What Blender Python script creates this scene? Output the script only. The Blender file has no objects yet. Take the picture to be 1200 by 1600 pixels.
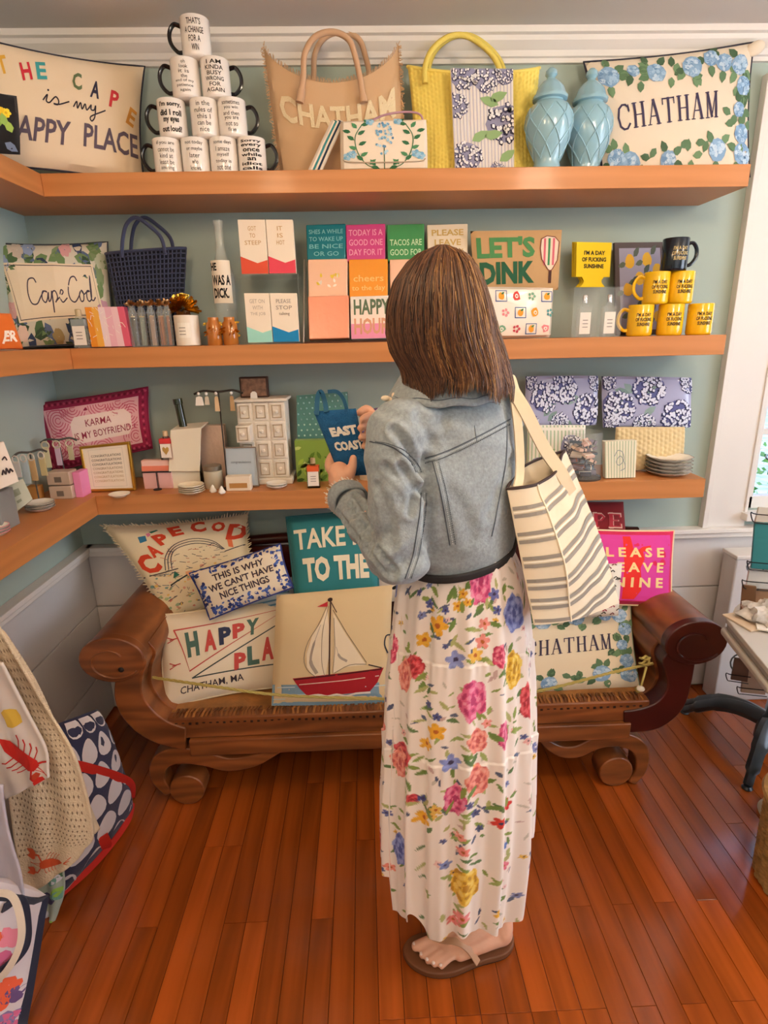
import bpy, bmesh, math, random
import numpy as np
from mathutils import Vector as V, Matrix, noise
from mathutils.bvhtree import BVHTree
PI = math.pi
SC = bpy.context.scene
COL = SC.collection
rnd = random.Random(7)

# ------------------------------------------------------------------ camera
F, YAW, PITCH, ROLL = 908.6, 0.02852, 0.29387, -0.02119
CAM = V((0.0, -2.187, 1.498))
_fw = V((math.sin(YAW)*math.cos(PITCH), math.cos(YAW)*math.cos(PITCH), -math.sin(PITCH)))
_r0 = V((math.cos(YAW), -math.sin(YAW), 0)); _u0 = _r0.cross(_fw)
_r = _r0*math.cos(ROLL)+_u0*math.sin(ROLL); _u = -_r0*math.sin(ROLL)+_u0*math.cos(ROLL)
cam = bpy.data.cameras.new('camera'); cam.sensor_fit = 'VERTICAL'; cam.sensor_height = 24
cam.lens = F/1600*24; cam.clip_start = 0.02
camo = bpy.data.objects.new('camera', cam); COL.objects.link(camo)
m = Matrix((_r, _u, -_fw)).transposed().to_4x4(); m.translation = CAM
camo.matrix_world = m; SC.camera = camo

# ------------------------------------------------------------------ world and lights
SC.view_settings.view_transform = 'Standard'; SC.view_settings.look = 'None'
SC.view_settings.gamma = 1; SC.view_settings.use_curve_mapping = False
SC.view_settings.exposure = 0.28
W = bpy.data.worlds.new('sky'); SC.world = W; W.use_nodes = True
_bg = W.node_tree.nodes['Background']
_tc = W.node_tree.nodes.new('ShaderNodeTexCoord'); _sx = W.node_tree.nodes.new('ShaderNodeSeparateXYZ')
_cr = W.node_tree.nodes.new('ShaderNodeValToRGB')
W.node_tree.links.new(_tc.outputs['Generated'], _sx.inputs[0]); W.node_tree.links.new(_sx.outputs[2], _cr.inputs[0])
W.node_tree.links.new(_cr.outputs[0], _bg.inputs[0])
_cr.color_ramp.elements[0].color = (.62, .74, .95, 1); _cr.color_ramp.elements[1].color = (.35, .55, .95, 1)
_bg.inputs[1].default_value = 3.0

def lamp(name, kind, loc, power, color, size=.2, rot=(0, 0, 0), sizey=None, spread=None):
    l = bpy.data.lights.new(name, kind); l.energy = power; l.color = color
    if kind == 'AREA':
        l.shape = 'RECTANGLE' if sizey else 'DISK'; l.size = size
        if sizey: l.size_y = sizey
        if spread: l.spread = spread
    else: l.shadow_soft_size = size
    o = bpy.data.objects.new(name, l); o.location = loc; o.rotation_euler = rot; COL.objects.link(o); return o
WARM = (1.0, .70, .42); NEUT = (1.0, .88, .74)
for x, y, p, c in ((-.40, -1.55, 11, WARM), (.85, -1.45, 17, (1, .80, .58)), (2.0, -1.2, 12, NEUT), (-.3, -3.0, 15, WARM), (1.4, -3.1, 24, (1, .80, .60))):
    lamp('overhead_fill_light', 'POINT', (x, y, 2.19), p, c, .09)  # added, unseen point lights: stand for overhead lamps and brighten the ceiling
lamp('frontal_fill', 'AREA', (1.0, -4.55, 1.5), 9, (.86, .93, 1.0), 2.6, (PI/2, 0, 0), 1.6)  # added cool fill from behind the camera; the front wall has no opening
lamp('side_window_daylight', 'AREA', (3.3, -1.75, 1.45), 30, (.80, .89, 1.0), 1.6, (PI/2, 0, PI/2), 1.4)

# ------------------------------------------------------------------ helpers
def pt(px, py, y=None, z=None, x=None):
    """the place in the room seen at a spot of the photograph, at a given depth, height or x"""
    r = _fw*F + _r*(px-600) - _u*(py-800)
    if y is not None: t = (y-CAM.y)/r.y
    elif z is not None: t = (z-CAM.z)/r.z
    else: t = (x-CAM.x)/r.x
    return CAM + r*t

def lin(h):
    if isinstance(h, (tuple, list)): return tuple(h[:3])
    h = h.lstrip('#'); c = [int(h[i:i+2], 16)/255 for i in (0, 2, 4)]
    return tuple(x/12.92 if x <= .04045 else ((x+.055)/1.055)**2.4 for x in c)

_M = {}
def mat(name, col='ffffff', rough=.6, metal=0, attr=False, bump=None, var=None, trans=0, ior=1.45, coat=0, sheen=0,
        rand=0, wave=None, emit=None, alpha=1, spec=None, weave=None, stretch=None, mix2=None):
    """one procedural node material; bump=(scale,strength), var=(scale,amount), wave=(scale,distortion,colour,amount,axis)"""
    if name in _M: return _M[name]
    m = bpy.data.materials.new(name); m.use_nodes = True; _M[name] = m
    nt = m.node_tree; N = nt.nodes; L = nt.links; b = N['Principled BSDF']
    def new(t, **k):
        n = N.new('ShaderNode'+t)
        for a, v in k.items(): setattr(n, a, v)
        return n
    b.inputs['Roughness'].default_value = rough; b.inputs['Metallic'].default_value = metal
    b.inputs['IOR'].default_value = ior
    if spec is not None: b.inputs['Specular IOR Level'].default_value = spec
    if trans: b.inputs['Transmission Weight'].default_value = trans
    if coat: b.inputs['Coat Weight'].default_value = coat; b.inputs['Coat Roughness'].default_value = .12
    if sheen: b.inputs['Sheen Weight'].default_value = sheen
    b.inputs['Alpha'].default_value = alpha
    if attr:
        a = new('Attribute', attribute_name='Col'); c = a.outputs['Color']
    else:
        a = new('RGB'); a.outputs[0].default_value = (*lin(col), 1); c = a.outputs[0]
    tc = new('TexCoord'); vec = tc.outputs['Object']
    if stretch:
        mp = new('Mapping'); mp.inputs['Scale'].default_value = stretch; L.new(vec, mp.inputs[0]); vec = mp.outputs[0]
    if wave:
        w = new('TexWave', wave_type='BANDS', bands_direction=wave[4]); w.inputs['Scale'].default_value = wave[0]
        w.inputs['Distortion'].default_value = wave[1]; w.inputs['Detail'].default_value = 3; w.inputs['Detail Scale'].default_value = 1.5
        L.new(vec, w.inputs[0])
        x = new('Mix', data_type='RGBA'); mu = new('Math', operation='MULTIPLY'); mu.inputs[1].default_value = wave[3]
        L.new(w.outputs['Fac'], mu.inputs[0]); L.new(mu.outputs[0], x.inputs[0]); L.new(c, x.inputs[6])
        x.inputs[7].default_value = (*lin(wave[2]), 1); c = x.outputs[2]
    if var:
        n = new('TexNoise'); n.inputs['Scale'].default_value = var[0]; n.inputs['Detail'].default_value = 4; L.new(vec, n.inputs[0])
        mr = new('MapRange'); mr.inputs[1].default_value = .3; mr.inputs[2].default_value = .7
        mr.inputs[3].default_value = 1-var[1]; mr.inputs[4].default_value = 1+var[1]; L.new(n.outputs['Fac'], mr.inputs[0])
        h = new('HueSaturation'); L.new(mr.outputs[0], h.inputs['Value']); L.new(c, h.inputs['Color']); c = h.outputs[0]
    if rand:
        oi = new('ObjectInfo'); mr = new('MapRange'); mr.inputs[3].default_value = 1-rand; mr.inputs[4].default_value = 1+rand
        L.new(oi.outputs['Random'], mr.inputs[0]); h = new('HueSaturation'); L.new(mr.outputs[0], h.inputs['Value'])
        L.new(c, h.inputs['Color']); c = h.outputs[0]
    L.new(c, b.inputs['Base Color'])
    if emit:
        b.inputs['Emission Color'].default_value = (*lin(col), 1); b.inputs['Emission Strength'].default_value = emit
    hgt = None
    if bump:
        n = new('TexNoise'); n.inputs['Scale'].default_value = bump[0]; n.inputs['Detail'].default_value = 3; L.new(vec, n.inputs[0]); hgt = n.outputs['Fac']; st = bump[1]
    if weave:
        w1 = new('TexWave', bands_direction='X'); w2 = new('TexWave', bands_direction='Z')
        for w in (w1, w2): w.inputs['Scale'].default_value = weave[0]; L.new(tc.outputs['Object'], w.inputs[0])
        ad = new('Math', operation='ADD'); L.new(w1.outputs['Fac'], ad.inputs[0]); L.new(w2.outputs['Fac'], ad.inputs[1]); hgt = ad.outputs[0]; st = weave[1]
    if hgt is not None:
        bp = new('Bump'); bp.inputs['Strength'].default_value = st; bp.inputs['Distance'].default_value = .004
        L.new(hgt, bp.inputs['Height']); L.new(bp.outputs[0], b.inputs['Normal'])
    return m

ORG = {}
class G:
    """collects shapes and links them as ONE mesh object"""
    def __init__(s): s.v = []; s.f = []; s.c = []; s.k = None
    def add(s, vs, fs, col=None):
        o = len(s.v); s.v += [tuple(v) for v in vs]; s.f += [tuple(i+o for i in f) for f in fs]
        s.c += [lin(col) if col is not None else (1, 1, 1)]*len(fs) if not (isinstance(col, list)) else [lin(c) for c in col]
        return s
    def box(s, a, b, col=None, M=None):
        x0, y0, z0 = a; x1, y1, z1 = b
        vs = [V(p) for p in ((x0,y0,z0),(x1,y0,z0),(x1,y1,z0),(x0,y1,z0),(x0,y0,z1),(x1,y0,z1),(x1,y1,z1),(x0,y1,z1))]
        if M: vs = [M @ v for v in vs]
        return s.add(vs, [(0,3,2,1),(4,5,6,7),(0,1,5,4),(1,2,6,5),(2,3,7,6),(3,0,4,7)], col)
    def slab(s, q, d, col=None):
        """box whose front face is the quad q (bl,br,tr,tl) and whose depth is d away from the viewer"""
        n = (q[1]-q[0]).cross(q[3]-q[0]).normalized(); n = -n if n.y > 0 else n
        vs = list(q)+[p-n*d for p in q]
        return s.add(vs, [(0,1,2,3),(7,6,5,4),(0,4,5,1),(1,5,6,2),(2,6,7,3),(3,7,4,0)], col)
    def tube(s, path, r, n=8, col=None, closed=False, flat=1, caps=True):
        P = [V(p) for p in path]; m_ = len(P)
        R = r if isinstance(r, (list, tuple)) else [r]*m_
        rings = []; up = None
        for i, p in enumerate(P):
            if closed: t = P[(i+1) % m_]-P[i-1]
            else: t = P[min(i+1, m_-1)]-P[max(i-1, 0)]
            if t.length < 1e-9: t = V((0, 0, 1))
            t.normalize()
            if up is None:
                up = t.orthogonal().normalized()
            else:
                up = (up - t*up.dot(t))
                if up.length < 1e-6: up = t.orthogonal()
                up.normalize()
            b = t.cross(up)
            rings.append([p+(up*math.cos(2*PI*k/n)+b*math.sin(2*PI*k/n)*flat)*R[i] for k in range(n)])
        vs = [v for ri in rings for v in ri]; fs = []
        for i in range(m_ if closed else m_-1):
            j = (i+1) % m_
            for k in range(n): fs.append((i*n+k, i*n+(k+1) % n, j*n+(k+1) % n, j*n+k))
        if caps and not closed: fs += [tuple(range(n))[::-1], tuple((m_-1)*n+k for k in range(n))]
        return s.add(vs, fs, col)
    def lathe(s, prof, c=(0, 0, 0), n=24, col=None, M=None, rf=None):
        """prof: (radius, height) pairs"""
        vs = []; fs = []; c = V(c)
        for i, (r, h) in enumerate(prof):
            for k in range(n):
                a = 2*PI*k/n; rr = r*(rf(a, h) if rf else 1)
                v = V((rr*math.cos(a), rr*math.sin(a), h)); v = (M @ v) if M else v+c
                vs.append(v)
        for i in range(len(prof)-1):
            for k in range(n): fs.append((i*n+k, i*n+(k+1) % n, (i+1)*n+(k+1) % n, (i+1)*n+k))
        if prof[0][0] > 1e-6: fs.append(tuple(range(n))[::-1])
        if prof[-1][0] > 1e-6: fs.append(tuple((len(prof)-1)*n+k for k in range(n)))
        return s.add(vs, fs, col)
    def grid(s, fn, nu, nv, col=None, wrapu=False):
        """fn(u,v) over 0..1"""
        vs = [fn(i/nu, j/nv) for j in range(nv+1) for i in range(nu+(0 if wrapu else 1))]
        w = nu if wrapu else nu+1
        fs = [(j*w+i, j*w+(i+1) % w, (j+1)*w+(i+1) % w, (j+1)*w+i) for j in range(nv) for i in range(nu)]
        if callable(col): col = [col((i+.5)/nu, (j+.5)/nv) for j in range(nv) for i in range(nu)]
        return s.add(vs, fs, col)
    def prism(s, poly, A, B, N, d, col=None):
        """poly in the plane with axes A,B, pushed along N by d; poly points are (a,b) pairs"""
        fr = [V(A)*a+V(B)*b for a, b in poly]; n = len(fr)
        vs = fr+[p+V(N)*d for p in fr]
        fs = [tuple(range(n))[::-1], tuple(n+i for i in range(n))]+[(i, (i+1) % n, n+(i+1) % n, n+i) for i in range(n)]
        return s.add(vs, fs, col)
    def ball(s, c, r, n=10, col=None, M=None):
        k = n//2+1
        prof = [(max(1e-7, math.sin(PI*i/k)), -math.cos(PI*i/k)) for i in range(k+1)]
        r = (r, r, r) if not isinstance(r, (tuple, list)) else r
        T = Matrix.Translation(V(c)) @ (M if M else Matrix.Identity(4)) @ Matrix.Diagonal((*r, 1))
        return s.lathe(prof, n=n, col=col, M=T)
    def ribbon(s, path, w, th, col=None, up=(0, 0, 1)):
        """flat strap along a path: w across, th thick"""
        P = [V(p) for p in path]; vs = []; fs = []; m_ = len(P); up = V(up)
        Wd = w if isinstance(w, (list, tuple)) else [w]*m_
        for i, p in enumerate(P):
            t = (P[min(i+1, m_-1)]-P[max(i-1, 0)]).normalized(); sd = t.cross(up)
            if sd.length < 1e-5: sd = t.orthogonal()
            sd.normalize(); nn = sd.cross(t)
            for a, b in ((-1, -1), (1, -1), (1, 1), (-1, 1)): vs.append(p+sd*Wd[i]*.5*a+nn*th*.5*b)
        for i in range(m_-1):
            for k in range(4): fs.append((i*4+k, i*4+(k+1) % 4, i*4+4+(k+1) % 4, i*4+4+k))
        fs += [(3, 2, 1, 0), tuple((m_-1)*4+k for k in range(4))]
        return s.add(vs, fs, col)
    def obj(s, name, m, parent=None, smooth=True, bevel=0, sub=0, ang=40, center=True, solid=0):
        me = bpy.data.meshes.new(name); o = bpy.data.objects.new(name, me); COL.objects.link(o)
        vs = np.array(s.v, dtype=float).reshape(-1, 3)
        if parent is not None: org = ORG[parent.name]
        else:
            org = V(((vs[:, 0].min()+vs[:, 0].max())/2, (vs[:, 1].min()+vs[:, 1].max())/2, vs[:, 2].min())) if center else V((0, 0, 0))
            o.location = org
        ORG[o.name] = org
        vs = vs-np.array(org)
        me.from_pydata(vs.tolist(), [], s.f); me.validate(clean_customdata=False)
        if len(me.polygons) == len(s.f) and any(c != (1, 1, 1) for c in s.c):
            a = me.attributes.new('Col', 'FLOAT_COLOR', 'CORNER')
            cnt = np.array([len(f) for f in s.f]); cc = np.repeat(np.array(s.c), cnt, axis=0)
            a.data.foreach_set('color', np.hstack([cc, np.ones((len(cc), 1))]).astype(np.float32).ravel())
        bm = bmesh.new(); bm.from_mesh(me); bmesh.ops.recalc_face_normals(bm, faces=bm.faces); bm.to_mesh(me); bm.free()
        if smooth:
            me.polygons.foreach_set('use_smooth', [True]*len(me.polygons)); me.set_sharp_from_angle(angle=math.radians(ang))
        me.materials.append(m)
        if parent is not None: o.parent = parent
        if bevel:
            b = o.modifiers.new('bevel', 'BEVEL'); b.width = bevel; b.segments = 2; b.limit_method = 'ANGLE'
        if solid:
            b = o.modifiers.new('solid', 'SOLIDIFY'); b.thickness = solid; b.offset = 0
        if sub:
            b = o.modifiers.new('sub', 'SUBSURF'); b.levels = sub; b.render_levels = sub
        return o

def tag(o, label, cat, group=None):
    o['label'] = label; o['category'] = cat
    if group: o['group'] = group
    return o
def lab(o, label): o['label'] = label; return o
def thing(name, label, cat, loc=(0, 0, 0), group=None):
    o = bpy.data.objects.new(name, None); COL.objects.link(o); o.location = V(loc); o.empty_display_size = .05
    ORG[o.name] = V(loc); return tag(o, label, cat, group)
def struct(o): o['kind'] = 'structure'; return o
def stuff(o): o['kind'] = 'stuff'; return o
def dup(root, loc, label=None, rotz=None, scale=None):
    r = root.copy(); COL.objects.link(r); r.location = V(loc); ORG[r.name] = V(loc)
    if label: r['label'] = label
    if rotz is not None: r.rotation_euler.z = rotz
    if scale: r.scale = scale
    for ch in list(root.children):
        c = ch.copy(); COL.objects.link(c); c.parent = r; ORG[c.name] = ORG[ch.name]
        for g in list(ch.children):
            d = g.copy(); COL.objects.link(d); d.parent = c
    return r
def lerp(a, b, t): return a+(b-a)*t
def spl(pts, n=8, closed=False):
    """smooth curve through points"""
    P = [V(p) if len(p) == 3 else V((p[0], p[1], 0)) for p in pts]; out = []; m_ = len(P)
    rng_ = range(m_ if closed else m_-1)
    for i in rng_:
        p0 = P[i-1] if (i > 0 or closed) else P[i]*2-P[i+1]; p1 = P[i]; p2 = P[(i+1) % m_]
        p3 = P[(i+2) % m_] if (i+2 < m_ or closed) else p2*2-p1
        for k in range(n):
            t = k/n
            out.append(.5*((2*p1)+(p2-p0)*t+(2*p0-5*p1+4*p2-p3)*t*t+(-p0+3*p1-3*p2+p3)*t**3))
    if not closed: out.append(P[-1])
    return out

# ---- flat print: lettering and pictures as thin coloured shapes laid on a surface
_TXT = {}
def glyphs(text, bold=0, shear=0):
    k = (text, bold, shear)
    if k in _TXT: return _TXT[k]
    cu = bpy.data.curves.new('t', 'FONT'); cu.body = text; cu.offset = bold; cu.shear = shear; cu.resolution_u = 2; cu.align_x = 'CENTER'
    o = bpy.data.objects.new('t', cu); COL.objects.link(o)
    bpy.context.view_layer.update()
    me = bpy.data.meshes.new_from_object(o.evaluated_get(bpy.context.evaluated_depsgraph_get()))
    vs = [(v.co.x, v.co.y) for v in me.vertices]; fs = [tuple(p.vertices) for p in me.polygons]
    bpy.data.objects.remove(o); bpy.data.curves.remove(cu); bpy.data.meshes.remove(me)
    xs = [v[0] for v in vs]; ys = [v[1] for v in vs]; x0, x1, y0, y1 = min(xs), max(xs), min(ys), max(ys)
    vs = [((x-x0)/(x1-x0), (y-y0)/(y1-y0)) for x, y in vs]
    _TXT[k] = (vs, fs); return _TXT[k]

# letters of a serif face, drawn as strokes (x, y in 0..1; w = stroke width)
SER = {'C': [([(.88,.72),(.86,.86),(.68,.97),(.45,.98),(.2,.85),(.08,.5),(.2,.15),(.45,.02),(.7,.03),(.9,.2)], .11), ([(.88,.66),(.88,.96)], .05)],
 'H': [([(.2,.03),(.2,.97)], .14), ([(.8,.03),(.8,.97)], .14), ([(.2,.5),(.8,.5)], .06)]+[([(a-.17,b),(a+.17,b)], .05) for a in (.2,.8) for b in (.025,.975)],
 'A': [([(.47,.98),(.14,.03)], .06), ([(.5,.98),(.84,.03)], .15), ([(.24,.34),(.72,.34)], .06), ([(.0,.025),(.28,.025)], .05), ([(.66,.025),(1,.025)], .05)],
 'T': [([(.5,.03),(.5,.97)], .14), ([(.06,.96),(.94,.96)], .07), ([(.06,.98),(.06,.74)], .06), ([(.94,.98),(.94,.74)], .06), ([(.32,.025),(.68,.025)], .05)],
 'M': [([(.16,.03),(.16,.97)], .07), ([(.18,.97),(.5,.06)], .14), ([(.5,.06),(.82,.97)], .06), ([(.84,.03),(.84,.97)], .13)]+[([(a-.14,b),(a+.14,b)], .05) for a in (.16,.84) for b in (.025,.975)],
 'P': [([(.25,.03),(.25,.97)], .18), ([(.25,.93),(.65,.93),(.85,.72),(.65,.5),(.25,.5)], .12), ([(.05,.03),(.48,.03)], .08)],
 'E': [([(.22,.03),(.22,.97)], .18), ([(.05,.95),(.88,.95)], .1), ([(.05,.05),(.9,.05)], .1), ([(.22,.5),(.7,.5)], .1), ([(.88,.97),(.88,.74)], .08), ([(.9,.03),(.9,.28)], .08)]}

class Pr:
    def __init__(s): s.it = []
    def poly(s, pts, col, L=1):
        s.it.append(([(p[0], p[1]) for p in pts], [tuple(range(len(pts)))], lin(col), L)); return s
    def rect(s, x0, y0, x1, y1, col, L=1): return s.poly([(x0, y0), (x1, y0), (x1, y1), (x0, y1)], col, L)
    def text(s, t, x0, y0, x1, y1, col, bold=.02, shear=0, rot=0, asp=1, L=2):
        vs, fs = glyphs(t, bold, shear); cx, cy = (x0+x1)/2, (y0+y1)/2; c, n = math.cos(rot), math.sin(rot); o = []
        for u, v in vs:
            X = (u-.5)*(x1-x0)*asp; Y = (v-.5)*(y1-y0); o.append((cx+(X*c-Y*n)/asp, cy+X*n+Y*c))
        s.it.append((o, fs, lin(col), L)); return s
    def line(s, pts, w, col, L=2, asp=1, smooth=0, closed=False):
        """stroke of width w (in v units); asp = width/height of the print area"""
        if smooth: pts = [(p.x, p.y) for p in spl([(a, b) for a, b in pts], smooth, closed)]
        if closed: pts = list(pts)+[pts[0]]
        P = [V((p[0]*asp, p[1])) for p in pts]; ws = w if isinstance(w, list) else [w]*len(P); vs = []; fs = []
        for i, p in enumerate(P):
            t = P[min(i+1, len(P)-1)]-P[max(i-1, 0)]
            if t.length < 1e-9: t = V((1, 0))
            t.normalize(); n = V((-t.y, t.x))*ws[i]*.5
            e = t*ws[i]*.3*(-1 if i == 0 else (1 if i == len(P)-1 else 0))
            vs += [((p+n+e).x/asp, (p+n).y+e.y), ((p-n+e).x/asp, (p-n).y+e.y)]
        for i in range(len(P)-1): fs.append((2*i+1, 2*i+3, 2*i+2, 2*i))
        s.it.append((vs, fs, lin(col), L)); return s
    def serif(s, t, x0, y0, x1, y1, col, L=2, slope=0):
        n = len(t); adv = (x1-x0)/n; H = y1-y0
        for i, ch in enumerate(t):
            for pts, w in SER[ch]:
                q = [(x0+adv*(i+.06+.88*a), y0+H*b+slope*(i+.88*a)/n) for a, b in pts]
                s.line(q, w*H*.8, col, L, asp=s.asp if hasattr(s, 'asp') else 1)
        return s
    def blob(s, cx, cy, rx, ry, col, n=10, wob=.12, L=1, rot=0, seed=None):
        r = random.Random(seed if seed is not None else int((cx*991+cy*577)*1000)); c, sn = math.cos(rot), math.sin(rot); P = []
        for k in range(n):
            a = 2*PI*k/n; q = 1+r.uniform(-wob, wob); x, y = rx*q*math.cos(a), ry*q*math.sin(a); P.append((cx+x*c-y*sn, cy+x*sn+y*c))
        return s.poly(P, col, L)
    def leaf(s, x, y, ln, w, rot, col, L=1, asp=1):
        c, sn = math.cos(rot), math.sin(rot)
        return s.poly([(x+(a*c-b*sn)/asp, y+a*sn+b*c) for a, b in ((0, 0), (ln*.3, w*.5), (ln*.65, w*.45), (ln, 0), (ln*.65, -w*.45), (ln*.3, -w*.5))], col, L)
    def hyd(s, x, y, r, asp=1, L=2, cols=('8fb2d4', 'a9c8e2', '7096c0', 'c4d8ea'), n=26, base='85a8cc'):
        """hydrangea head: a disc of small petals"""
        q = random.Random(int(x*7919+y*104729)); s.blob(x, y, r/asp, r, base, 12, .08, L)
        for k in range(n):
            a = q.uniform(0, 2*PI); d = r*.85*math.sqrt(q.random())
            s.blob(x+d*math.cos(a)/asp, y+d*math.sin(a), r*.24/asp, r*.24, q.choice(cols), 5, .3, L+1)
        return s
    def build(s, name, m, parent, S, cuts=0, lift=.0007, step=.0004, clip=True):
        bm = bmesh.new(); ly = bm.faces.layers.int.new('ci'); pal = []
        for vs, fs, col, L in s.it:
            if col not in pal: pal.append(col)
            ci = pal.index(col); bv = [bm.verts.new((u, v, L)) for u, v in vs]
            for f in fs:
                try: bf = bm.faces.new([bv[i] for i in f]); bf[ly] = ci
                except ValueError: pass
        if cuts:
            cu, cv = cuts if isinstance(cuts, tuple) else (cuts, cuts)
            for k in range(1, cu):
                bmesh.ops.bisect_plane(bm, geom=bm.verts[:]+bm.edges[:]+bm.faces[:], plane_co=(k/cu, 0, 0), plane_no=(1, 0, 0))
            for k in range(1, cv):
                bmesh.ops.bisect_plane(bm, geom=bm.verts[:]+bm.edges[:]+bm.faces[:], plane_co=(0, k/cv, 0), plane_no=(0, 1, 0))
        if clip:
            for co, no in (((0.004, 0, 0), (-1, 0, 0)), ((.996, 0, 0), (1, 0, 0)), ((0, .004, 0), (0, -1, 0)), ((0, .996, 0), (0, 1, 0))):
                bmesh.ops.bisect_plane(bm, geom=bm.verts[:]+bm.edges[:]+bm.faces[:], plane_co=co, plane_no=no, clear_outer=True)
        bmesh.ops.triangulate(bm, faces=bm.faces[:])
        bm.verts.index_update()
        g = G(); g.v = [tuple(S(v.co.x, v.co.y, lift+step*v.co.z)) for v in bm.verts]
        g.f = [tuple(v.index for v in f.verts) for f in bm.faces]; g.c = [pal[f[ly]] for f in bm.faces]; bm.free()
        # recalc of normals would flip loose islands at random: build directly
        me = bpy.data.meshes.new(name); o = bpy.data.objects.new(name, me); COL.objects.link(o)
        org = ORG[parent.name]; ORG[o.name] = org
        me.from_pydata((np.array(g.v).reshape(-1, 3)-np.array(org)).tolist(), [], g.f)
        a = me.attributes.new('Col', 'FLOAT_COLOR', 'CORNER'); cc = np.repeat(np.array(g.c).reshape(-1, 3), 3, axis=0)
        a.data.foreach_set('color', np.hstack([cc, np.ones((len(cc), 1))]).astype(np.float32).ravel())
        me.materials.append(m); o.parent = parent; return o

def quad(c, y=None, zb=None):
    """four corners bl,br,tr,tl from spots (px,py[,y]); zb drops the two lower corners to that height"""
    q = [pt(p[0], p[1], y=(p[2] if len(p) > 2 else y)) for p in c]
    if zb is not None:
        zb += .003
        for i, j in ((0, 3), (1, 2)):
            t = (zb-q[j].z)/(q[i].z-q[j].z); q[i] = q[j]+(q[i]-q[j])*t
    return q
def qn(q):
    n = ((q[1]-q[0]).cross(q[3]-q[0])+(q[1]-q[2]).cross(q[1]-q[2])).normalized()
    return -n if n.dot(CAM-q[0]) < 0 else n
def flat(q):
    n = qn(q)
    return lambda u, v, o=0: (q[0]*(1-u)+q[1]*u)*(1-v)+(q[3]*(1-u)+q[2]*u)*v+n*o
def puff(q, t, pinch=.05, k=.38, wr=.004, seed=0, side=1):
    n = qn(q)
    def S(u, v, o=0):
        uu, vv = min(max(u, 0), 1), min(max(v, 0), 1); a, b = 2*uu-1, 2*vv-1
        a2 = a*(1-pinch*(1-b*b)); b2 = b*(1-pinch*(1-a*a))
        h = t/2*(max(0, (1-a*a)*(1-b*b)))**k
        if wr and h > 0: h += wr*noise.noise(V((uu*5+seed, vv*5, seed*.7)))*min(1, h/(t*.25))
        U, W_ = (a2+1)/2, (b2+1)/2
        return (q[0]*(1-U)+q[1]*U)*(1-W_)+(q[3]*(1-U)+q[2]*U)*W_+n*(side*h+o)
    return S
FAB = dict(rough=.85, sheen=.15, weave=(900, .25))
def prmat(): return mat('printed_colour', attr=True, rough=.75)
def prgloss(): return mat('printed_gloss', attr=True, rough=.25)

def cushion(name, label, cat, q, t, col, prn=None, cuts=(10, 8), piping=None, pinch=.07, fringe=None, group=None, nu=26, nv=20, k=.38, wr=.004, pr=.0035, m=None, backcol=None):
    seed = sum(map(ord, label)) % 97
    S = puff(q, t, pinch, k, wr, seed); B = puff(q, t, pinch, k, wr, seed, -1)
    c = (q[0]+q[1])/2
    T = thing(name, label, cat, c, group)
    g = G(); g.grid(S, nu, nv, col); g.grid(B, nu, nv, backcol or col)
    g.obj('cover', m or mat('cushion_cloth', attr=True, **FAB), T)
    if prn: stuff(prn.build('print', prmat(), T, S, cuts))
    edge = [S(i/16, 0) for i in range(16)]+[S(1, i/12) for i in range(12)]+[S(1-i/16, 1) for i in range(16)]+[S(0, 1-i/12) for i in range(12)]
    if piping: G().tube(edge, pr, 6, piping, closed=True).obj('piping', prmat(), T)
    if fringe:
        g = G(); r_ = random.Random(seed); n = qn(q); cc = (q[0]+q[2])/2
        dens = fringe[2] if len(fringe) > 2 else 3
        for i in range(len(edge)):
            a, b = edge[i], edge[(i+1) % len(edge)]
            for j in range(dens):
                p = a.lerp(b, j/dens); d = (p-cc).normalized()*fringe[0]*r_.uniform(.7, 1.2)+V((r_.uniform(-1, 1), r_.uniform(-1, 1), r_.uniform(-1, 1)))*fringe[0]*.3
                g.tube([p-d*.2, p+d], [fringe[0]*.28, fringe[0]*.12], 4, fringe[1])
        stuff(g.obj('fringe', prmat(), T, smooth=False))
    T['S'] = 0; del T['S']
    return T, S

# ------------------------------------------------------------------ the room
XL, XR, YB, ZC = -1.12, 3.2, -4.6, 2.405
WALL = mat('wall_paint', 'a8b7ae', .7, bump=(60, .05))
WHITE = mat('white_trim_paint', 'e6e0da', .45)
WSC = mat('wainscot_paint', 'd3cfce', .5, bump=(30, .05))
CEIL = mat('ceiling_paint', 'ddd8d2', .8)
FLW = mat('floor_wood', '9c4a18', .18, rand=.26, wave=(1.6, 12, '5c2a0a', .28, 'X'), var=(3, .2), stretch=(5, .35, 1), coat=.3, bump=(25, .05))
g = G(); g.box((XL-.1, YB-.1, -.1), (XR+.1, .1, -.012))
fl = struct(g.obj('floor', mat('subfloor', '3a1a0b', .8), bevel=0))
pw = .0585; ORG['floor'] = V(fl.location)
_pl = {}
def plank(x, y0, ln):
    ln = round(ln*4)/4
    key = ln
    if key not in _pl:
        g = G(); g.v = []; g.box((0, -ln+.001, -.0115), (pw-.0012, 0, 0)); o = g.obj('plank', FLW, None, bevel=.0006, smooth=False, center=False)
        _pl[key] = o; new = o
    else:
        new = _pl[key].copy(); COL.objects.link(new)
    new.parent = fl; new.location = V((x, y0, 0))-fl.location
x = XL
rr = random.Random(3)
while x < XR:
    y = 0
    if x < 2.0:
        y0 = rr.choice([.25, .5, .75, 1, 1.25]); plank(x, 0, y0); y = -y0
        while y > -1.6:
            L_ = rr.choice([.5, .75, 1.0, 1.25]); plank(x, y, L_); y -= L_
    while y > -4.6:
        L_ = min(2.5, 4.6+y); L_ = max(.25, round(L_*4)/4); plank(x, y, L_); y -= L_
    x += pw

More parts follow.
